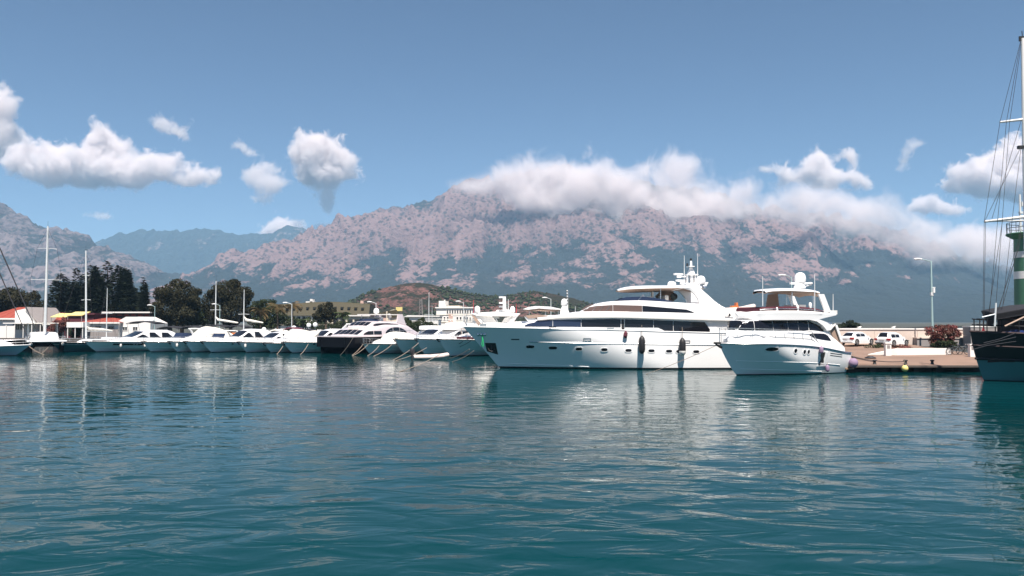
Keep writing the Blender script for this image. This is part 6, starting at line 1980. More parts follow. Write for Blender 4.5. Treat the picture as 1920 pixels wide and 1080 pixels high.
b = roofed('red_roofed_restaurant', 'low building with broad red roof behind the sailing catamaran', 46, 118, 168, 605, 586, 'redroof', 'graywall', 11, 0)
b.box('veranda_roof', 0, b.w, -4, -.6, b.z(609), b.z(609)+.16, 'whitewall')
for k in range(6): b.box('veranda_post', .2+k*(b.w-.5)/5, .32+k*(b.w-.5)/5, -3.9, -3.78, -.3, b.z(609), 'whitewall')
for k in range(4): b.box('window_bay', .6+k*1.9, 2.1+k*1.9, -.06, .02, .2, b.z(612), 'winglass')
def awning(label, px0, px1, py0, py1, Y, mat):
    bb = Block('awning', label, px0, px1, Y, 'awning', group='yellow awnings')
    za, zb = bb.z(py0), bb.z(py1)
    mb = MB(); mb.add([(0, 0, zb), (bb.w, 0, zb), (bb.w, 3.2, za), (0, 3.2, za), (0, 0, zb-.12), (bb.w, 0, zb-.12), (bb.w, 3.2, za-.12), (0, 3.2, za-.12)], [(0,1,2,3),(7,6,5,4),(0,4,5,1),(1,5,6,2),(2,6,7,3),(3,7,4,0)])
    mb.build('cloth', M[mat], bb.e)
    for x in (.1, bb.w-.2): bb.box('awning_post', x, x+.1, .05, .15, -.2, zb-.13, 'graywall')
awning('left yellow awning in front of the conifers', 94, 124, 587, 594, 160, 'yellowaw')
awning('right yellow awning reaching the second mast', 125, 154, 584, 591, 160, 'yellowaw')
b = Block('maroon_hut', 'dark maroon hut below the yellow awnings', 121, 176, 166)
b.box('wall', 0, b.w, 0, 6, -.3, b.z(590), 'maroonwall'); b.box('roof', -.3, b.w+.3, -.4, 6.4, b.z(590)+.002, b.z(587), 'maroonwall')
for k in range(3): b.box('window_bay', .4+k*1.8, 1.6+k*1.8, -.05, .02, .6, 2.0, 'winglass')
b = roofed('red_roofed_shop', 'long white building with red roof and two small windows above the moored row', 152, 222, 158, 604.5, 596, 'redroof', 'whitewall', 8, 0)
for px in (180, 204): x = (px-152)*158/1600; b.window(x, b.z(620), .9, .75, y=-.04, frame='graywall')
b.box('plinth', 10/10., b.w, -.08, -.02, .2, b.z(616.5), 'graywall')
b = Block('white_canopy', 'white flat canopy on posts left of the long red roofed building', 125, 156, 155)
b.box('canopy_roof', 0, b.w, 0, 4, b.z(614), b.z(604), 'whitewall')
for k in range(3): b.box('canopy_post', .1+k*(b.w-.3)/2, .22+k*(b.w-.3)/2, .1, .22, -.2, b.z(614), 'whitewall')
b = Block('gabled_shop', 'white gabled end at the right of the long red roof', 218, 282, 159)
b.prism('gable_wall', [(0, -.3), (b.w, -.3), (b.w, b.z(606)), (b.w*.62, b.z(594)), (b.w*.28, b.z(594)), (0, b.z(604))], 0, 8, 'whitewall')
for k in range(2): b.window(b.w*(.2+.3*k), b.z(619), .8, .6, y=-.03)
b = Block('dark_hall', 'dark hall with white flat roof edge and small red arches', 198, 290, 172)
b.box('wall', 0, b.w, 0, 9, -.3, b.z(587), 'darkwall'); b.box('roof_edge', -.5, b.w+.4, -.8, 9.4, b.z(587)+.002, b.z(584.5), 'whitewall')
for k in range(6):
    x = .9+k*(b.w-1.6)/6
    mb = MB(); mb.prism_xz(ell(x+.55, b.z(592), .55, .28, 12)[:7], -.06, -.01); mb.build('arch_panel', M['redroof'], b.e)
# hotel with the olive mansard
b = Block('hotel', 'long hotel with olive mansard roof and a row of dormers', 516, 692, 262)
w = b.w; ez, tz = b.z(591), b.z(571)
sag = lambda x: .9*math.exp(-((x/w-.55)/.4)**2)
b.box('wall', 0, w, 0, 12, -.5, ez, 'whitewall')
b.box('balcony_band', -.1, w+.1, -.5, -.02, ez-3.1, ez-2.2, 'creamwall')
mb = MB(); rows = []
for i in range(25):
    x = w*i/24; rows.append([(x, -.7, ez-.1), (x, -.6, ez+.02), (x, 1.6, tz+sag(x)-.35), (x, 2.2, tz+sag(x)), (x, 11, tz+sag(x)), (x, 12.7, ez-.1)])
mb.grid(rows); mb.add(rows[0], [tuple(range(6))]); mb.add(rows[-1], [tuple(range(6))]); rf = mb.build('mansard_roof', M['oliveroof'], b.e)
for k in range(13):
    x = 1.0+k*(w-2.4)/12.5; zc = ez+.55*(tz+sag(x)-ez)
    mb = MB(); mb.prism_xz([(x, zc-.35), (x+.75, zc-.35), (x+.85, zc+.35), (x-.1, zc+.35)], .15, 1.6); d = mb.build('dormer', M['oliveroof'], rf)
    mb = MB(); mb.boxb(x+.06, x+.69, .08, .145, zc-.28, zc+.24); mb.build('dormer', M['winglass'], rf)
for k in range(18):
    x = .5+k*(w-1.4)/17.5; b.window(x, ez-2.0, .95, 1.6, y=-.03, bar=False)
for k in range(10):
    x = .6+k*(w-1.8)/9.6; b.window(x, ez-5.2, 1.1, 1.5, y=-.03)
bx = lambda px: (px-516)*262/1600
for p0, p1, py in ((567,582,564.5),(575,580,560),(582,590,569)): b.box('roof_house', bx(p0), bx(p1), 4, 7, tz-.5, b.z(py), 'whitewall')
for p0, p1, py in ((670,675,563),(676,681,568.5),(650,668,570),(610,628,569),(595,602,570)): b.box('roof_plant', bx(p0), bx(p1), 5, 6.5, tz-.3, b.z(py), 'pinkwall' if p0 == 670 else 'whitewall')
b = Block('white_pavilion', 'white hotel entrance block with dark openings behind the slim palm', 620, 692, 205)
b.box('wall', 0, b.w, 0, 7, -.5, b.z(593), 'creamwall'); b.box('roof_edge', -.3, b.w+.3, -.4, 7.3, b.z(593)+.002, b.z(591), 'whitewall')
for k in range(5): b.box('opening', .6+k*1.7, 1.9+k*1.7, -.05, .02, .3, b.z(599), 'winglass')
b = Block('small_house', 'small cream house with green roof slope and a yellow roof tank', 724, 753, 190)
hz = b.z(592)
b.box('wall', 0, b.w, 0, 6, -.3, hz, 'creamwall'); b.prism('gable', [(0, hz+.002), (b.w*.55, hz+.002), (b.w*.5, b.z(580)), (0, b.z(584))], .01, 5.9, 'creamwall')
mb = MB(); mb.add([(.3, -.3, b.z(583)), (b.w*.62, -.3, b.z(581)), (b.w*.72, -.3, hz-.2), (b.w*.30, -.3, hz-.5), (.3, 3, b.z(583)), (b.w*.62, 3, b.z(581)), (b.w*.72, 3, hz-.2), (b.w*.30, 3, hz-.5)], [(0,1,2,3),(7,6,5,4),(0,4,5,1),(1,5,6,2),(2,6,7,3),(3,7,4,0)]); mb.build('roof', M['oliveroof'], b.e)
b.box('porch', b.w*.3, b.w*.7, -.6, -.05, -.2, hz*.6, 'pinkwall')
b.window(b.w*.72, hz*.5, .5, .8, y=-.03); b.window(b.w*.05, hz*.5, .5, .8, y=-.03)
b.box('roof_tank', b.w*.55, b.w*.95, 2.0, 3.4, b.z(583), b.z(575.5), 'yellowaw')
b = Block('long_house', 'low pinkish roof line left of the small cream house', 694, 726, 205)
b.box('wall', 0, b.w, 0, 6, -.3, b.z(590), 'pinkwall'); b.prism('roof', [(-.3, b.z(590)), (b.w+.3, b.z(590)), (b.w+.1, b.z(585)), (b.w*.2, b.z(587))], -.4, 6.4, 'oliveroof')
for k in range(3): b.window(.5+k*1.3, .9, .6, 1.0, y=-.03)
# white harbour office
b = Block('harbour_office', 'white three storey harbour office with stair tower left of the radar arch yacht', 818, 886, 200, turn=R(-6))
w = b.w; tz = b.z(578)
b.box('wall', 0, w, 0, 8, -.3, tz, 'whitewall'); b.box('roof_edge', -.25, w+.25, -.3, 8.3, tz+.002, tz+.28, 'whitewall')
b.box('stair_tower', .4, 2.0, 1, 5, tz, b.z(564), 'whitewall'); b.box('chimney', 1.7, 2.0, .5, .9, tz, b.z(562), 'whitewall'); b.box('roof_house', 2.4, 5.2, 2, 6, tz, b.z(573), 'creamwall')
b.box('pink_panel', w*.34, w*.46, -.08, -.02, 1.0, tz*.78, 'pinkwall')
for k in range(14):
    if 3 < k: b.window(w*(k+.2)/14.2, tz-1.15, .30, .75, y=-.03, bar=False)
for k in range(11):
    if k not in (4, 5): b.window(w*(k+.35)/11.2, tz-2.75, .36, .7, y=-.03, bar=False)
for k in range(11):
    if k > 4: b.window(w*(k+.35)/11.2, tz-4.6, .36, .6, y=-.03, bar=False)
for z in (tz-1.6, tz-3.3): b.box('floor_band', -.05, w+.05, -.12, -.02, z, z+.12, 'creamwall')
b = Block('white_hall', 'low white hall between the bush and the harbour office', 760, 822, 185)
b.box('wall', 0, b.w, 0, 7, -.3, b.z(594), 'whitewall'); b.prism('roof', [(-.3, b.z(594)), (b.w+.3, b.z(594)), (b.w+.3, b.z(592)), (0.5, b.z(591))], -.4, 7.4, 'whitewall')
for k in range(5): b.window(.6+k*1.4, .9, .8, .7, y=-.03)
def lattice():
    p = W(789, 600, 320)
    e = tag(empty('lattice_tower', (p.x, 320, .9)), 'thin lattice tower in front of the reddish hill', 'tower')
    H = W(789, 561, 320).z - .9
    mb = MB()
    for sx, sy in ((-1,-1),(1,-1),(1,1),(-1,1)): mb.tube([(sx*.9, sy*.9, 0), (sx*.35, sy*.35, H)], .07, 4)
    for k in range(10):
        t = k/10; r = .9-.55*t; z = H*t; r2 = .9-.55*(t+.1); z2 = H*(t+.1)
        for a, c in (((-1,-1),(1,-1)),((1,-1),(1,1)),((1,1),(-1,1)),((-1,1),(-1,-1))):
            mb.tube([(a[0]*r, a[1]*r, z), (c[0]*r2, c[1]*r2, z2)], .05, 4)
    mb.build('lattice', M['graywall'], e)
lattice()
def lamp(label, px, py_head, py_foot, Y, arm_px, z0, r=.07, fitting=False, mat='galv', two=False, group='street lamps'):
    k = Y/FPX; p = W(px, 600, Y)
    e = tag(empty('street_lamp', (p.x, Y, z0)), label, 'street lamp', group)
    H = W(px, py_head, Y).z - z0
    mb = MB(); mb.lathe([(r*2.2, 0), (r*2.2, .25), (r*1.4, .3), (r, H*.5), (r*.7, H-.1), (r*.5, H)], 10); mb.build('pole', M[mat], e, True)
    for i, ax in enumerate([arm_px] + ([-arm_px] if two else [])):
        L = ax*k
        mb = MB(); mb.tube([(0, 0, H-.12), (L*.4, 0, H+.06), (L*.8, 0, H+.18)], r*.5, 6); mb.build('arm', M[mat], e, True)
        sg = math.copysign(1, L); c = (L*.8 + sg*.35, 0, H+.2)
        mb = MB(); mb.sphere(c, (.48, .17, .11), 12, 8); mb.box((c[0], 0, c[2]-.07), (.7, .22, .05)); mb.build('lamp_head', M['lampwhite'], e, True)
    if fitting:
        z = W(px, 549, Y).z - z0
        mb = MB(); mb.box((.12, -.1, z+.25), (.22, .3, .5), .3); mb.boxb(.05, .4, -.03, .03, z+.55, z+.62); mb.build('floodlight', M['lampwhite'], e)
        mb = MB(); mb.boxb(-.12, .14, -.14, .14, z-.3, z+.05); mb.build('control_box', M['lampwhite'], e)
lamp('street lamp with short arm right of the dark hall roof', 290, 574, 625, 156, -8, .9)
lamp('street lamp among the round trees behind a cream boom', 412, 572, 612, 156, -9, .9)
lamp('street lamp between the two orange palms', 547, 569.5, 620, 152, -11, .9, mat='alu')
lamp('street lamp in front of the reddish hill, right of the hotel', 705, 568, 612, 156, -11, .9, mat='alu')
lamp('street lamp on the harbour office front', 869, 567, 610, 150, -8, .9, mat='alu')
lamp('street lamp rising behind the tan lined sun top', 1033, 560, 605, 150, -10, .9, mat='alu')

# ------------------------------------------------------------------ the stone quay at the right
QY = 70.0
def quay():
    e_x0, e_x1 = G(1560, 690).x, 40.5
    # sloping top: from the edge up to the parapet wall
    def zt(Y): return .58 + (Y-QY)*(.9/20.)
    mb = MB(); P = []
    rows = [(QY, .58), (QY+4, zt(QY+4)), (QY+10, zt(QY+10)), (QY+15, zt(QY+15)), (QY+27, zt(QY+25))]
    xl, xr = 22.0, 36.6
    v = []
    for Y, z in rows: v += [(xl + (Y-QY)*.12, Y, z), (44 if Y > QY+1 else xr+1.5, Y, z)]
    mb.add(v, [(2*i, 2*i+1, 2*i+3, 2*i+2) for i in range(len(rows)-1)])
    tag(mb.build('quay', M['quaytop']), kind='structure', label='tan paved stone quay on the right')
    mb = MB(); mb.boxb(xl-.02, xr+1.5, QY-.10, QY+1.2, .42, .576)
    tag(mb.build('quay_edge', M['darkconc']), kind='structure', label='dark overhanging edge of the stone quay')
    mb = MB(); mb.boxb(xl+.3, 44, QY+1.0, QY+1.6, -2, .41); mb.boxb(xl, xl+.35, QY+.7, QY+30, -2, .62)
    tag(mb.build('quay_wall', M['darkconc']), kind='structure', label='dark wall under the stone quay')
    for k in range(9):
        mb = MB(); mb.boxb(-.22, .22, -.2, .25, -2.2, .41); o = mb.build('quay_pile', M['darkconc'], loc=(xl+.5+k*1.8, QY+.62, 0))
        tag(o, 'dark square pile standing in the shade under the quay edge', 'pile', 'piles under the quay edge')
    return zt
QZ = quay()
def gq(px, py):
    a, b = G(px, py, .0), W(px, py, 20.0)
    for _ in range(40):                # bisect along the sight line until it meets the sloping top
        m = (a + b)/2
        if m.z > QZ(m.y): b = m
        else: a = m
    return m
def parapet():
    YW = 95.0
    z0 = QZ(YW)
    e = tag(empty('parapet_wall', (W(1570, 620, YW).x, YW, z0)), 'long pale parapet wall behind the parked white cars', 'wall')
    X = lambda px: W(px, 620, YW).x - e.location.x
    Z = lambda py: W(960, py, YW).z - z0
    xs = [X(p) for p in (1560, 1600, 1640, 1680, 1720, 1760, 1800, 1836)]
    for k in range(7):
        mb = MB(); mb.boxb(xs[k]+.012, xs[k+1]-.012, 0, .5, -.4, Z(618)); mb.build('wall_panel', M['concrete'], e)
    mb = MB(); mb.boxb(xs[0], xs[-1], -.08, .58, Z(618)+.003, Z(615.5)); mb.build('coping', M['whitewall'], e)
    mb = MB(); mb.boxb(X(1712), X(1834), -.9, -.02, -.3, Z(634.5)); mb.build('bench_wall', M['graywall'], e)
    mb = MB(); mb.boxb(X(1712)-.05, X(1834), -.98, -.02, Z(634.5)+.003, Z(632.5)); mb.build('bench_coping', M['concrete'], e)
    b2 = tag(empty('concrete_block', (W(1820, 620, 92).x, 92, QZ(92))), 'grey concrete block at the end of the parapet wall', 'wall')
    z = lambda py: W(960, py, 92).z - QZ(92)
    for k in range(3):
        mb = MB(); za, zb = (-.3, z(645), z(629.5))[k], (z(645)-.015, z(629.5)-.015, z(613.5))[k]
        mb.boxb(0, 2.9, 0, 1.6, za, zb); mb.build('concrete_course', M['graywall'], b2)
    mb = MB(); mb.boxb(-.05, 2.95, -.05, 1.65, z(613.5)+.003, z(613.5)+.12); mb.build('coping', M['whitewall'], b2)
parapet()
# rocks and pines of the breakwater showing above the wall
px_tree('pine_tree', 'dark little pines above the parapet behind the flybridge cruiser stern', 130, 612, [(1583,611,8,5),(1592,608,7,8),(1604,610,10,5),(1574,613,8,4)], 1400, .22, 'conifer', .08, 61, z0=.3)
mb = MB()
rr = random.Random(9)
for k in range(60):
    x = 49+rr.uniform(-1, 25); s = rr.uniform(.5, 1.1)
    mb.box((x, 128+rr.uniform(-2, 3), .3), (s*1.6, s*1.3, s*1.5), rr.uniform(0, 3))
tag(mb.build('breakwater_rubble', M['darkconc']), kind='stuff', label='dark rubble of the breakwater behind the parapet')
# low white planter wall and pedestals
def planter():
    a, b = gq(1682, 666), gq(1783, 665)
    e = tag(empty('planter_wall', a), 'low white planter wall on the quay edge below the cars', 'wall')
    h = .62
    mb = MB(); mb.add([(-2.4, .55, 0), (0, 0, 0), ((b-a).x, (b-a).y, .02), ((b-a).x, (b-a).y+.5, .02), (.2, .6, 0), (-2.4, .9, 0), (-2.4, .55, .04), (0, 0, h), ((b-a).x, (b-a).y, h), ((b-a).x, (b-a).y+.5, h), (.2, .6, h), (-2.4, .9, .04)],
           [(0,1,7,6),(1,2,8,7),(2,3,9,8),(3,4,10,9),(4,5,11,10),(6,7,10,11),(7,8,9,10),(5,0,6,11)]); mb.build('wall', M['whitewall'], e)
    rng = np.random.default_rng(4)
    for (px, py, w_, m_) in ((1635,650,.9,'hedge'), (1652,649,.8,'hedge'), (1690,651,1.1,'bougain')):
        p = gq(px, py+2)
        V, F = leaf_cloud([(0, 0, .12, w_, .4, .30), (.4, 0, .08, w_*.6, .4, .22)], 380, .10, rng)
        o = mesh_np('low_shrub', V, F, M[m_], smooth=False); o.location = p
        tag(o, {1635:'low dark green shrub left of the hatchback, near the quay edge', 1652:'low dark shrub just under the white hatchback rear', 1690:'low reddish shrub behind the white planter wall'}[px], 'shrub')
planter()
def pedestal(label, px, py_top, py_bot):
    p = gq(px, py_bot); H = W(px, py_top, p.y).z - p.z
    e = tag(empty('service_pedestal', p), label, 'pedestal', 'white pedestals on the quay')
    mb = MB(); mb.boxb(-.26, .26, -.2, .2, 0, H-.12); mb.build('body', M['whitewall'], e)
    mb = MB(); mb.boxb(-.31, .31, -.25, .25, H-.118, H); mb.build('cap', M['whitewall'], e)
    mb = MB(); mb.boxb(-.14, .14, -.215, -.19, H*.55, H*.8); mb.build('socket_panel', M['graywall'], e)
pedestal('white pedestal standing before the hatchback rear wheel', 1664.5, 642, 667)
pedestal('white pedestal near the bicycle and the schooner stern', 1822.5, 645, 669)
# bougainvillea
px_tree('bougainvillea', 'reddish pink bougainvillea shrub against the parapet under the tall lamp', 90, 652, [(1755,622,18,12),(1778,621,20,11),(1765,634,20,12),(1790,626,12,8),(1760,645,14,8),(1775,648,14,6)], 4200, .13, 'bougain', .12, 62, cat='shrub', z0=QZ(90), shell=.3, depth=.5)
px_tree('shrub', 'dark green shrub under the pink bougainvillea', 89.5, 655, [(1762,648,13,8),(1782,646,12,8)], 1300, .12, 'hedge', .06, 63, cat='shrub', z0=QZ(89), depth=.5)
lamp('tall quay lamp with a floodlight halfway up, by the bougainvillea', 1748, 489, 650, 92, -23, QZ(92), .10, True)
lamp('quay lamp whose head shows behind the flybridge cruiser hardtop', 1485, 519, 650, 100, -15, .5, .09)
for px, py, t in ((1676,615,'small white bird on the parapet coping, left'), (1612,615.3,'small pale bird on the parapet coping, above the left car')):
    p = W(px, py, 95.2)
    mb = MB(); mb.sphere((0, 0, .10), (.16, .09, .10), 10, 6); mb.sphere((.14, 0, .20), (.07, .06, .06), 8, 6); mb.tube([(-.12, 0, .12), (-.3, 0, .10)], [.06, .02], 6)
    tag(mb.build('gull', M['fendwhite'], loc=(p.x, p.y, W(960, 615.5, 95).z)), t, 'bird')
# mooring things on the quay
ball_fender(G(1664, 697, 0)+Vector((0, -.1, .10)) if False else Vector((G(1664, 694, 0).x*.985, 69.0, .12)), .26, 'yellow', 'pale yellow buoy hanging at the dark quay face', rope=.5, cat='buoy')
def bollard(px, py, label):
    p = gq(px, py); e = tag(empty('bollard', p), label, 'bollard', 'iron bollards on the quay edge')
    mb = MB(); mb.lathe([(.16, 0), (.13, .05), (.10, .22), (.18, .30), (.16, .36), (.02, .38)], 12); mb.build('bollard_post', M['dark'], e, True)
for px, t in ((1640, 'iron bollard near the flybridge cruiser stern'), (1698, 'iron bollard right of the white pedestal'), (1748, 'iron bollard below the planter wall end')):
    bollard(px, 683, t)
pa = Y2.world(11.8, -1.6, 1.5)
line(pa, gq(1698, 682)+Vector((0, 0, .2)), 'long mooring line from the flybridge cruiser stern to the right bollard', .25, .03, 'darkrope')
line(Y2.world(11.9, -1.4, 1.45), gq(1640, 683)+Vector((0, 0, .2)), 'short mooring line from the flybridge cruiser stern to the near bollard', .05, .03, 'darkrope')
p = gq(1632, 672); mb = MB()
for k in range(5):
    rr_ = .45-.06*k; mb.tube([(rr_*math.cos(t*math.pi/8), rr_*math.sin(t*math.pi/8), .05+.03*k) for t in range(17)], .04, 5)
tag(mb.build('rope_heap', M['darkrope'], loc=p), 'dark coiled rope lying on the tan quay', 'rope')

# ------------------------------------------------------------------ cars
def car(label, kind, pos, rz):
    e = tag(empty('parked_car', pos, rz), label, 'car', 'white cars parked on the quay')
    # local: x forward, length from -2.1 to 2.1; the Tier runs from the tail (s=0) to the nose
    hatch = kind == 'hatch'
    Lc = 4.1 if hatch else 4.6
    gx = .0
    body = Tier([(0, .70, .42, .80), (.10, .80, .30, .92), (.5, .86, .24, .95), (1.6, .88, .22, .93), (2.8, .88, .22, .90), (Lc-.9, .86, .24, .82), (Lc-.3, .78, .28, .70), (Lc, .62, .36, .56)], .06, .12, .03)
    mb = body.mesh(40, True); shell = mb.build('body', M['carwhite'], e, True, shift=Lc/2)
    if hatch: st = [(.12, .70, .85, .93), (.45, .74, .85, 1.40), (1.0, .76, .85, 1.50), (1.9, .77, .85, 1.48), (2.5, .76, .85, 1.30), (3.15, .72, .80, .88)]
    else: st = [(.35, .70, .85, .95), (.85, .74, .85, 1.28), (1.5, .75, .85, 1.44), (2.2, .76, .85, 1.44), (2.9, .75, .85, 1.25), (3.55, .70, .80, .86)]
    gh = Tier(st, .32, .10, .03)
    mb = gh.mesh(34); mb.build('cabin', M['carwhite'], e, True, shift=Lc/2)
    s0, s1 = st[0][0], st[-1][0]
    wins = ((s0+.55, s0+1.30), (s0+1.36, s0+2.05)) if hatch else ((s0+.65, s0+1.45), (s0+1.52, s0+2.35))
    for a, c in wins:
        for side in (-1, 1):
            mb = MB(); band(mb, gh, lambda s: max(.97, min(gh.T_(s)-.13, 1.36)), lambda s: .95, a, c, side, 10, 2, .012); mb.build('side_window', M['glass'], e, False, shift=Lc/2)
    for a, c, nm in ((s0+.05, s0+.42 if hatch else s0+.62, 'rear_window'), (s1-.95, s1-.18, 'windscreen')):
        mb = MB(); mb.grid([[tuple(Vector(gh.top(a+(c-a)*i/5, f))+Vector((-.02 if nm == 'rear_window' else .02, 0, .02))) for f in (-.9, -.4, .4, .9)] for i in range(6)]); mb.build(nm, M['glass'], e, False, shift=Lc/2)
    for x in (.85, Lc-.85):
        for sg in (-1, 1):
            mb = MB(); y0 = sg*.80
            pr = [(.20, -.11), (.30, -.11), (.33, -.07), (.33, .07), (.30, .11), (.20, .11)]
            vs_, fs_ = [], []; n = 18
            for r, t in pr:
                for k in range(n): an = 2*math.pi*k/n; vs_.append((x-Lc/2+r*math.cos(an), y0+t, .33+r*math.sin(an)))
            for i in range(len(pr)-1):
                for k in range(n): fs_.append((i*n+k, i*n+(k+1) % n, (i+1)*n+(k+1) % n, (i+1)*n+k))
            mb.add(vs_, fs_); w_ = mb.build('wheel', M['tyre'], e, True)
            mb = MB()
            for k in range(5):
                an = 2*math.pi*k/5; mb.tube([(x-Lc/2, y0+sg*.10, .33), (x-Lc/2+.2*math.cos(an), y0+sg*.09, .33+.2*math.sin(an))], .03, 5)
            mb.tube([(x-Lc/2+.2*math.cos(t*math.pi/9), y0+sg*.10, .33+.2*math.sin(t*math.pi/9)) for t in range(19)], .02, 5); mb.build('rim', M['rim'], w_)
            mb = MB(); mb.prism_xz([(x-Lc/2+.40*math.cos(t*math.pi/10), .33+.40*math.sin(t*math.pi/10)) for t in range(11)], min(sg*.70, sg*.886), max(sg*.70, sg*.886)); mb.build('wheel_arch', M['dark'], e)
    for sg in (-1, 1):
        mb = MB(); mb.boxb(-Lc/2-.02, -Lc/2+.30, sg*.52 if sg > 0 else -.84, .84 if sg > 0 else -.52, .68, .88); mb.build('tail_light', M['taillight'], e)
        mb = MB(); mb.boxb(Lc/2-.5, Lc/2-.12, sg*.45 if sg > 0 else -.76, .76 if sg > 0 else -.45, .55, .66); mb.build('headlight', M['rim'], e)
        mb = MB(); mb.boxb(s1-Lc/2-.55, s1-Lc/2-.40, sg*.84 if sg > 0 else -1.0, 1.0 if sg > 0 else -.84, .90, 1.02); mb.build('mirror', M['carwhite'], e)
    mb = MB(); mb.boxb(-Lc/2-.03, -Lc/2+.02, -.26, .26, .66, .78); mb.build('number_plate', M['plate'], e)
    mb = MB(); mb.boxb(-Lc/2-.05, -Lc/2+.2, -.78, .78, .34, .46); mb.build('rear_bumper', M['dark' if hatch else 'carwhite'], e)
    return e
pc = gq(1614, 648.5); car('white saloon car nearer the flybridge cruiser, rear window dark', 'saloon', (pc.x, pc.y+1.0, QZ(pc.y+1)), R(38))
pc = gq(1680, 650.5); car('white hatchback car between the pedestal and the bougainvillea', 'hatch', (pc.x, pc.y+.8, QZ(pc.y+.8)), R(36))

# ------------------------------------------------------------------ bicycles
def bicycle(label, px, py, rz, s=1.0):
    p = gq(px, py); e = tag(empty('bicycle', p, rz), label, 'bicycle', 'bicycles near the white pedestal')
    for x, nm in ((-.52, 'wheel'), (.52, 'wheel')):
        mb = MB(); mb.tube([(x+.33*math.cos(t*math.pi/10), 0, .34+.33*math.sin(t*math.pi/10)) for t in range(21)], .03, 6); w_ = mb.build(nm, M['tyre'], e)
        mb = MB()
        for k in range(8): an = k*math.pi/4; mb.tube([(x, 0, .34), (x+.32*math.cos(an), 0, .34+.32*math.sin(an))], .007, 3)
        mb.build('spoke', M['steel'], w_)['kind'] = 'stuff'
    mb = MB()
    for a, c in (((-.52,.34),(-.08,.30)),((-.08,.30),(-.2,.82)),((-.2,.74),(.38,.78)),((.38,.72),(-.08,.30)),((-.52,.34),(-.2,.74)),((.34,.88),(.52,.34))): mb.tube([(a[0], 0, a[1]), (c[0], 0, c[1])], .022, 6)
    mb.build('frame', M['wheelgrey'], e)
    mb = MB(); mb.tube([(.34, -.28, .98), (.36, -.1, 1.0), (.34, 0, .90), (.36, .1, 1.0), (.34, .28, .98)], .018, 6); mb.build('handlebar', M['steel'], e)
    mb = MB(); mb.boxb(-.34, -.08, -.08, .08, .84, .91); mb.build('saddle', M['dark'], e)
bicycle('bicycle leaning nearest the white planter wall end', 1790, 665, R(8))
bicycle('bicycle nearer the white pedestal, partly behind the other', 1803, 665, R(-20))

# folded red parasol
def parasol():
    p = gq(1845, 664); e = tag(empty('folded_parasol', p), 'folded red parasol with white tie beside the concrete block', 'parasol')
    H = W(1845, 612, p.y).z - p.z
    mb = MB(); mb.tube([(0, 0, 0), (0, 0, H*.95)], .03, 6); mb.build('pole', M['steel'], e)
    mb = MB(); rows = []
    for z, r in ((H, .02), (H*.8, .14), (H*.60, .22), (H*.55, .13), (H*.5, .17), (H*.28, .30), (H*.25, .2)):
        rows.append([(r*(1+.25*math.cos(5*t*math.pi/10))*math.cos(t*math.pi/10), r*(1+.25*math.cos(5*t*math.pi/10))*math.sin(t*math.pi/10), z) for t in range(21)])
    mb.grid(rows); mb.build('canopy', M['red'], e, True)
    mb = MB(); mb.lathe([(.16, H*.535), (.17, H*.55), (.16, H*.575)], 12); mb.build('tie', M['fendwhite'], e)
parasol()

# ------------------------------------------------------------------ green harbour light
def beacon():
    Y = 90.0; p = W(1937, 600, Y); z0 = .5
    e = tag(empty('harbour_light', (p.x, Y, z0)), 'green harbour light tower with two white bands behind the schooner', 'lighthouse')
    zz = lambda py: W(960, py, Y).z - z0
    k = Y/FPX; R_ = 29*k
    cuts = [(640, 523, 'beacon', 'tower_section'), (523, 509, 'whitewall', 'white_band'), (509, 483.5, 'beacon', 'tower_section'), (483.5, 472, 'whitewall', 'white_band'), (472, 447, 'beacon', 'tower_section')]
    for a, c, m_, nm in cuts:
        ra = R_*(1.0 + (a-447)/193*.06); rc = R_*(1.0+(c-447)/193*.06)
        mb = MB(); za, zc = (zz(a) if a < 640 else -.6), zz(c)
        pr = [(ra, za), (rc, zc)] if m_ == 'beacon' else [(ra+.012, za), (rc+.012, zc)]
        mb.lathe(pr, 36); mb.build(nm, M[m_], e, True)
    mb = MB(); zt = zz(447); mb.lathe([(R_, zt-.05), (R_*1.12, zt+.05), (R_*1.42, zt+.35), (R_*1.45, zt+.5), (R_*1.4, zt+.55)], 36); mb.build('gallery', M['beacon'], e, True)
    g = zt+.55; r = R_*1.38
    mb = MB()
    for h in (.55, 1.1): mb.tube([(r*math.cos(t*math.pi/18), r*math.sin(t*math.pi/18), g+h) for t in range(37)], .035, 5)
    for t in range(16): a = t*math.pi/8; mb.tube([(r*math.cos(a), r*math.sin(a), g), (r*math.cos(a), r*math.sin(a), g+1.1)], .03, 5)
    mb.build('gallery_railing', M['dark'], e)
    mb = MB(); mb.lathe([(.45, g), (.45, g+1.3), (.3, g+1.5), (.05, g+2.0)], 14); mb.build('lantern', M['dark'], e, True)
    x = W(1907, 420, Y).x - p.x
    mb = MB(); mb.tube([(x, -.6, g), (x, -.6, zz(366))], .11, 8); mb.boxb(x-.1, x+.5, -.75, -.45, zz(402), zz(398)); mb.boxb(x+.1, x+.45, -.8, -.4, zz(388), zz(380)); mb.build('aerial_post', M['alu'], e)
    for z in (522, 500):
        mb = MB(); mb.boxb(-.9, -.65, -R_-.05, -R_+.3, zz(z+8), zz(z)); mb.build('slit_window', M['dark'], e)
beacon()

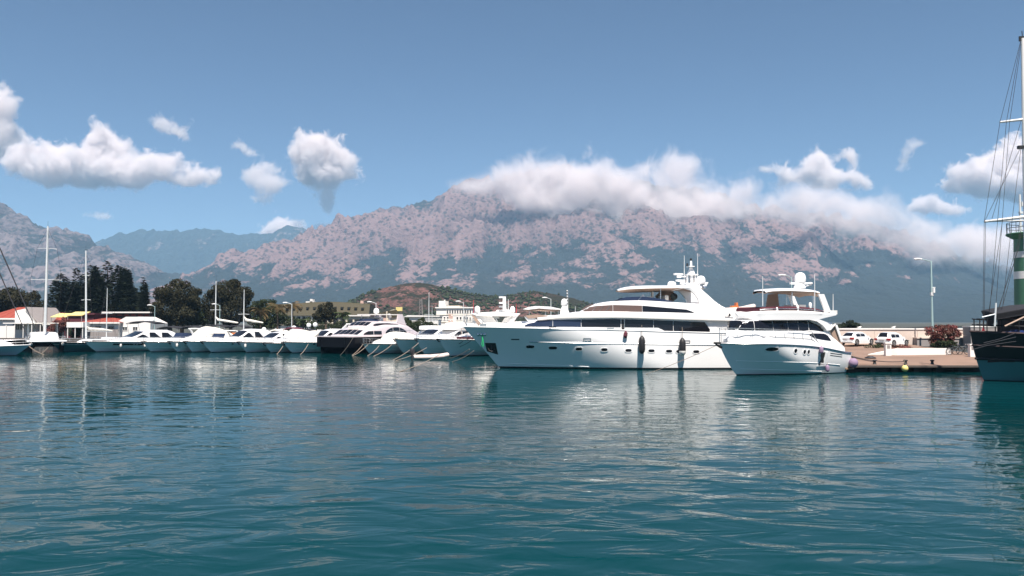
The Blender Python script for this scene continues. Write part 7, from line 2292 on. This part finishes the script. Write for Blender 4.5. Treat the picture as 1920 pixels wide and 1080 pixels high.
# ------------------------------------------------------------------ the black schooner cut by the right edge
def schooner():
    L, B = 26.0, 6.4
    th = R(-4)
    yc = 60.5
    tipx = W(1820, 660, yc).x
    y = Boat('schooner', 'black and teal-shaded pale wooden schooner cut by the right edge, with tall white mast', 'schooner', (tipx, yc), th, L)
    zr = lambda py: y.loc(1860, py, -2.0)[1]
    zt = zr(622)
    h = Hull(L, B, [(0, zt), (5, zt-.25), (12, zt-.5), (L, zt)], [(-.3, 1.7), (0, .85), (.2, .62), (.45, .35), (.75, .12), (1, 0)],
             [(-.3, .4), (0, .60), (.2, .74), (.42, .88), (.6, .95), (1, 1.0)], (.24, .20), (2.0, 2.4), .8)
    y.part(h.mesh(.02, .42, 8, 60), 'lower_hull', M['teal_hull_shade'])  # pale planking coloured with its teal shade
    y.part(h.mesh(.42, 1, 8, 60), 'upper_hull', M['blackhull_shade'])
    y.part(h.mesh(-.3, .02, 3, 40), 'boot_top', M['boot'])
    y.part(h.deck(.05, .02, 40), 'deck', M['darkwall'])
    y.part(h.strake(lambda s: h.zs(s)*.45, .35, L-1, .09, 60, .02), 'wale', M['blackhull_shade'])
    y.part(h.strake(lambda s: h.zs(s)*.72, .15, L-1, .07, 60, .02), 'rubbing_strake', M['darkwall'])
    y.part(h.strake(lambda s: h.zs(s), .02, L-1, .09, 60, .0), 'cap_rail', M['darkwall'])
    s, z = y.loc(1903, 682, -3.1)
    mb = MB(); patch(mb, h, [(s-.55, z-.05), (s+.75, z+.03), (s+.75, z+.17), (s-.55, z+.10)], -1, .02); y.part(mb, 'name_board', M['darkwall'], False)
    # stern gallery: posts, rails and davit clutter, coloured black for the awning's shade
    for k in range(7):
        s = .6+k*.8
        for side in (-1, 1):
            mb = MB(); mb.tube([(s, side*(h.w(1, s)-.1), h.zs(s)), (s, side*(h.w(1, s)-.1), h.zs(s)+.9)], .04, 6); y.part(mb, 'rail_post', M['blackhull_shade'], True)
    for hh in (.5, .9):
        for side in (-1, 1):
            mb = MB(); mb.tube([(s, side*(h.w(1, s)-.1), h.zs(s)+hh) for s in [.3+.3*i for i in range(24)]], .04, 6); y.part(mb, 'hand_rail', M['blackhull_shade'])
    T = Tier([(2.6, 1.6, zt-.3, zt+.9), (3.2, 1.8, zt-.3, zt+1.2), (9, 1.9, zt-.4, zt+1.25), (9.6, 1.8, zt-.4, zt+1.1)], .05, .15, .06); ho = y.part(T.mesh(14), 'deckhouse', M['darkwall'])
    for k in range(4):
        mb = MB(); band(mb, T, lambda s: zt+.85, lambda s: zt+.35, 3.4+k*1.4, 4.4+k*1.4, -1, 4, 1, .02); y.part(mb, 'deckhouse_window', M['glass'], False, ho)
    P = lambda px, py, v=-2.2: (lambda q: (q[0], v, q[1]))(y.loc(px, py, v))
    mb = MB(); a = [P(1868, 588), P(1925, 578), P(1990, 574)]; c = [P(1868, 588, 2.2), P(1925, 578, 2.2), P(1990, 574, 2.2)]
    rows = []
    for q, r in zip(a, c): rows.append([(q[0], q[1], q[2]-.35), q, (q[0], 0, q[2]+.25), r, (r[0], r[1], r[2]-.35)])
    mb.grid(rows); mb.grid([[(p_[0], p_[1], p_[2]-.06) for p_ in r] for r in rows]); y.part(mb, 'stern_awning', M['blackcanvas'])
    mb = MB(); q = P(1868, 588); e_ = P(1866, 612); mb.grid([[q, (q[0], 0, q[2]+.2)], [(e_[0]-.2, -2.2, e_[2]), (e_[0]+.6, 0, e_[2])]]); y.part(mb, 'awning_flap', M['blackcanvas'])
    mb = MB(); mb.tube([P(1865, 612), P(1867.5, 568)], .06, 8); y.part(mb, 'flag_staff', M['alu'])
    mb = MB(); mb.tube([P(1841, 595), P(1866, 589)], .05, 6); y.part(mb, 'gaff', M['alu'])
    mb = MB(); mb.tube([P(1884, 612), P(1930, 590)], .07, 6); y.part(mb, 'boom', M['tan'])
    mb = MB(); s, v, z = P(1912, 634, -2.6); mb.lathe([(.4, -.45), (.46, -.2), (.46, .2), (.4, .45)], 14, (s, v+1.2, z)); y.part(mb, 'water_barrel', M['bluecloth'])
    mb = MB(); s, v, z = P(1925, 631, -2.6); mb.lathe([(.4, -.45), (.46, -.2), (.46, .2), (.4, .45)], 14, (s, v+1.2, z)); y.part(mb, 'water_barrel', M['bluecloth'])
    for k in range(3):
        mb = MB(); mb.tube([P(1826+k*9, 655-k*6, -2.9), P(1850+k*12, 648-k*6, -3.0), P(1905, 640-k*8, -3.1)], .025, 5); y.part(mb, 'rope_rail', M['darkrope'])
    # mast, yards and rigging
    mp = P(1929, 600, 0); mt = P(1917.5, 72, 0)
    mb = MB(); mb.tube([(mp[0], 0, zt-.5), ((mp[0]+mt[0])/2, 0, (mp[2]+mt[2])/2), (mt[0], 0, mt[2])], [.24, .20, .13], 10); m = y.part(mb, 'mast', M['gel2'])
    mb = MB(); q = P(1917.5, 72, 0); mb.tube([q, P(1916, 58, 0)], .03, 5); mb.boxb(q[0]-.25, q[0]+.1, -.06, .06, q[2]-.2, q[2]+.15); y.part(mb, 'masthead_block', M['dark'], False, m)
    for (x0, y0), (x1, y1), r in (((1875,229), (1935,222), .11), ((1845.5,415.5), (1935,405), .12), ((1845.5,415.5), (1935,413), .06)):
        mb = MB(); mb.tube([P(x0, y0, 0), P(x1, y1, 0)], [r*.7, r], 8); y.part(mb, 'yard', M['gel2'], True, m)
    mb = MB(); s, v, z = P(1914, 276, 0); mb.boxb(s-.2, s+.2, -.15, .15, z-.12, z+.1); y.part(mb, 'crosstree', M['dark'], False, m)
    lines = [((1914,76),(1875,229)), ((1875,229),(1845.5,415)), ((1914,78),(1887,229)), ((1887,229),(1855,590)), ((1915,82),(1893,229)), ((1893,229),(1866,590)), ((1914,276),(1846,415)), ((1915,225),(1860,410)),
             ((1845.5,415),(1843,612)), ((1848,414),(1845,612)), ((1880,412),(1850,612)), ((1898,410),(1880,575)), ((1914,280),(1898,410)), ((1915,430),(1866,605)), ((1915,440),(1872,605)), ((1912,460),(1862,608))]
    for a, c in lines:
        mb = MB(); mb.tube([P(*a, -.4), P(*c, -1.2)], .016, 4); y.part(mb, 'shroud', M['darkrope'])
schooner()
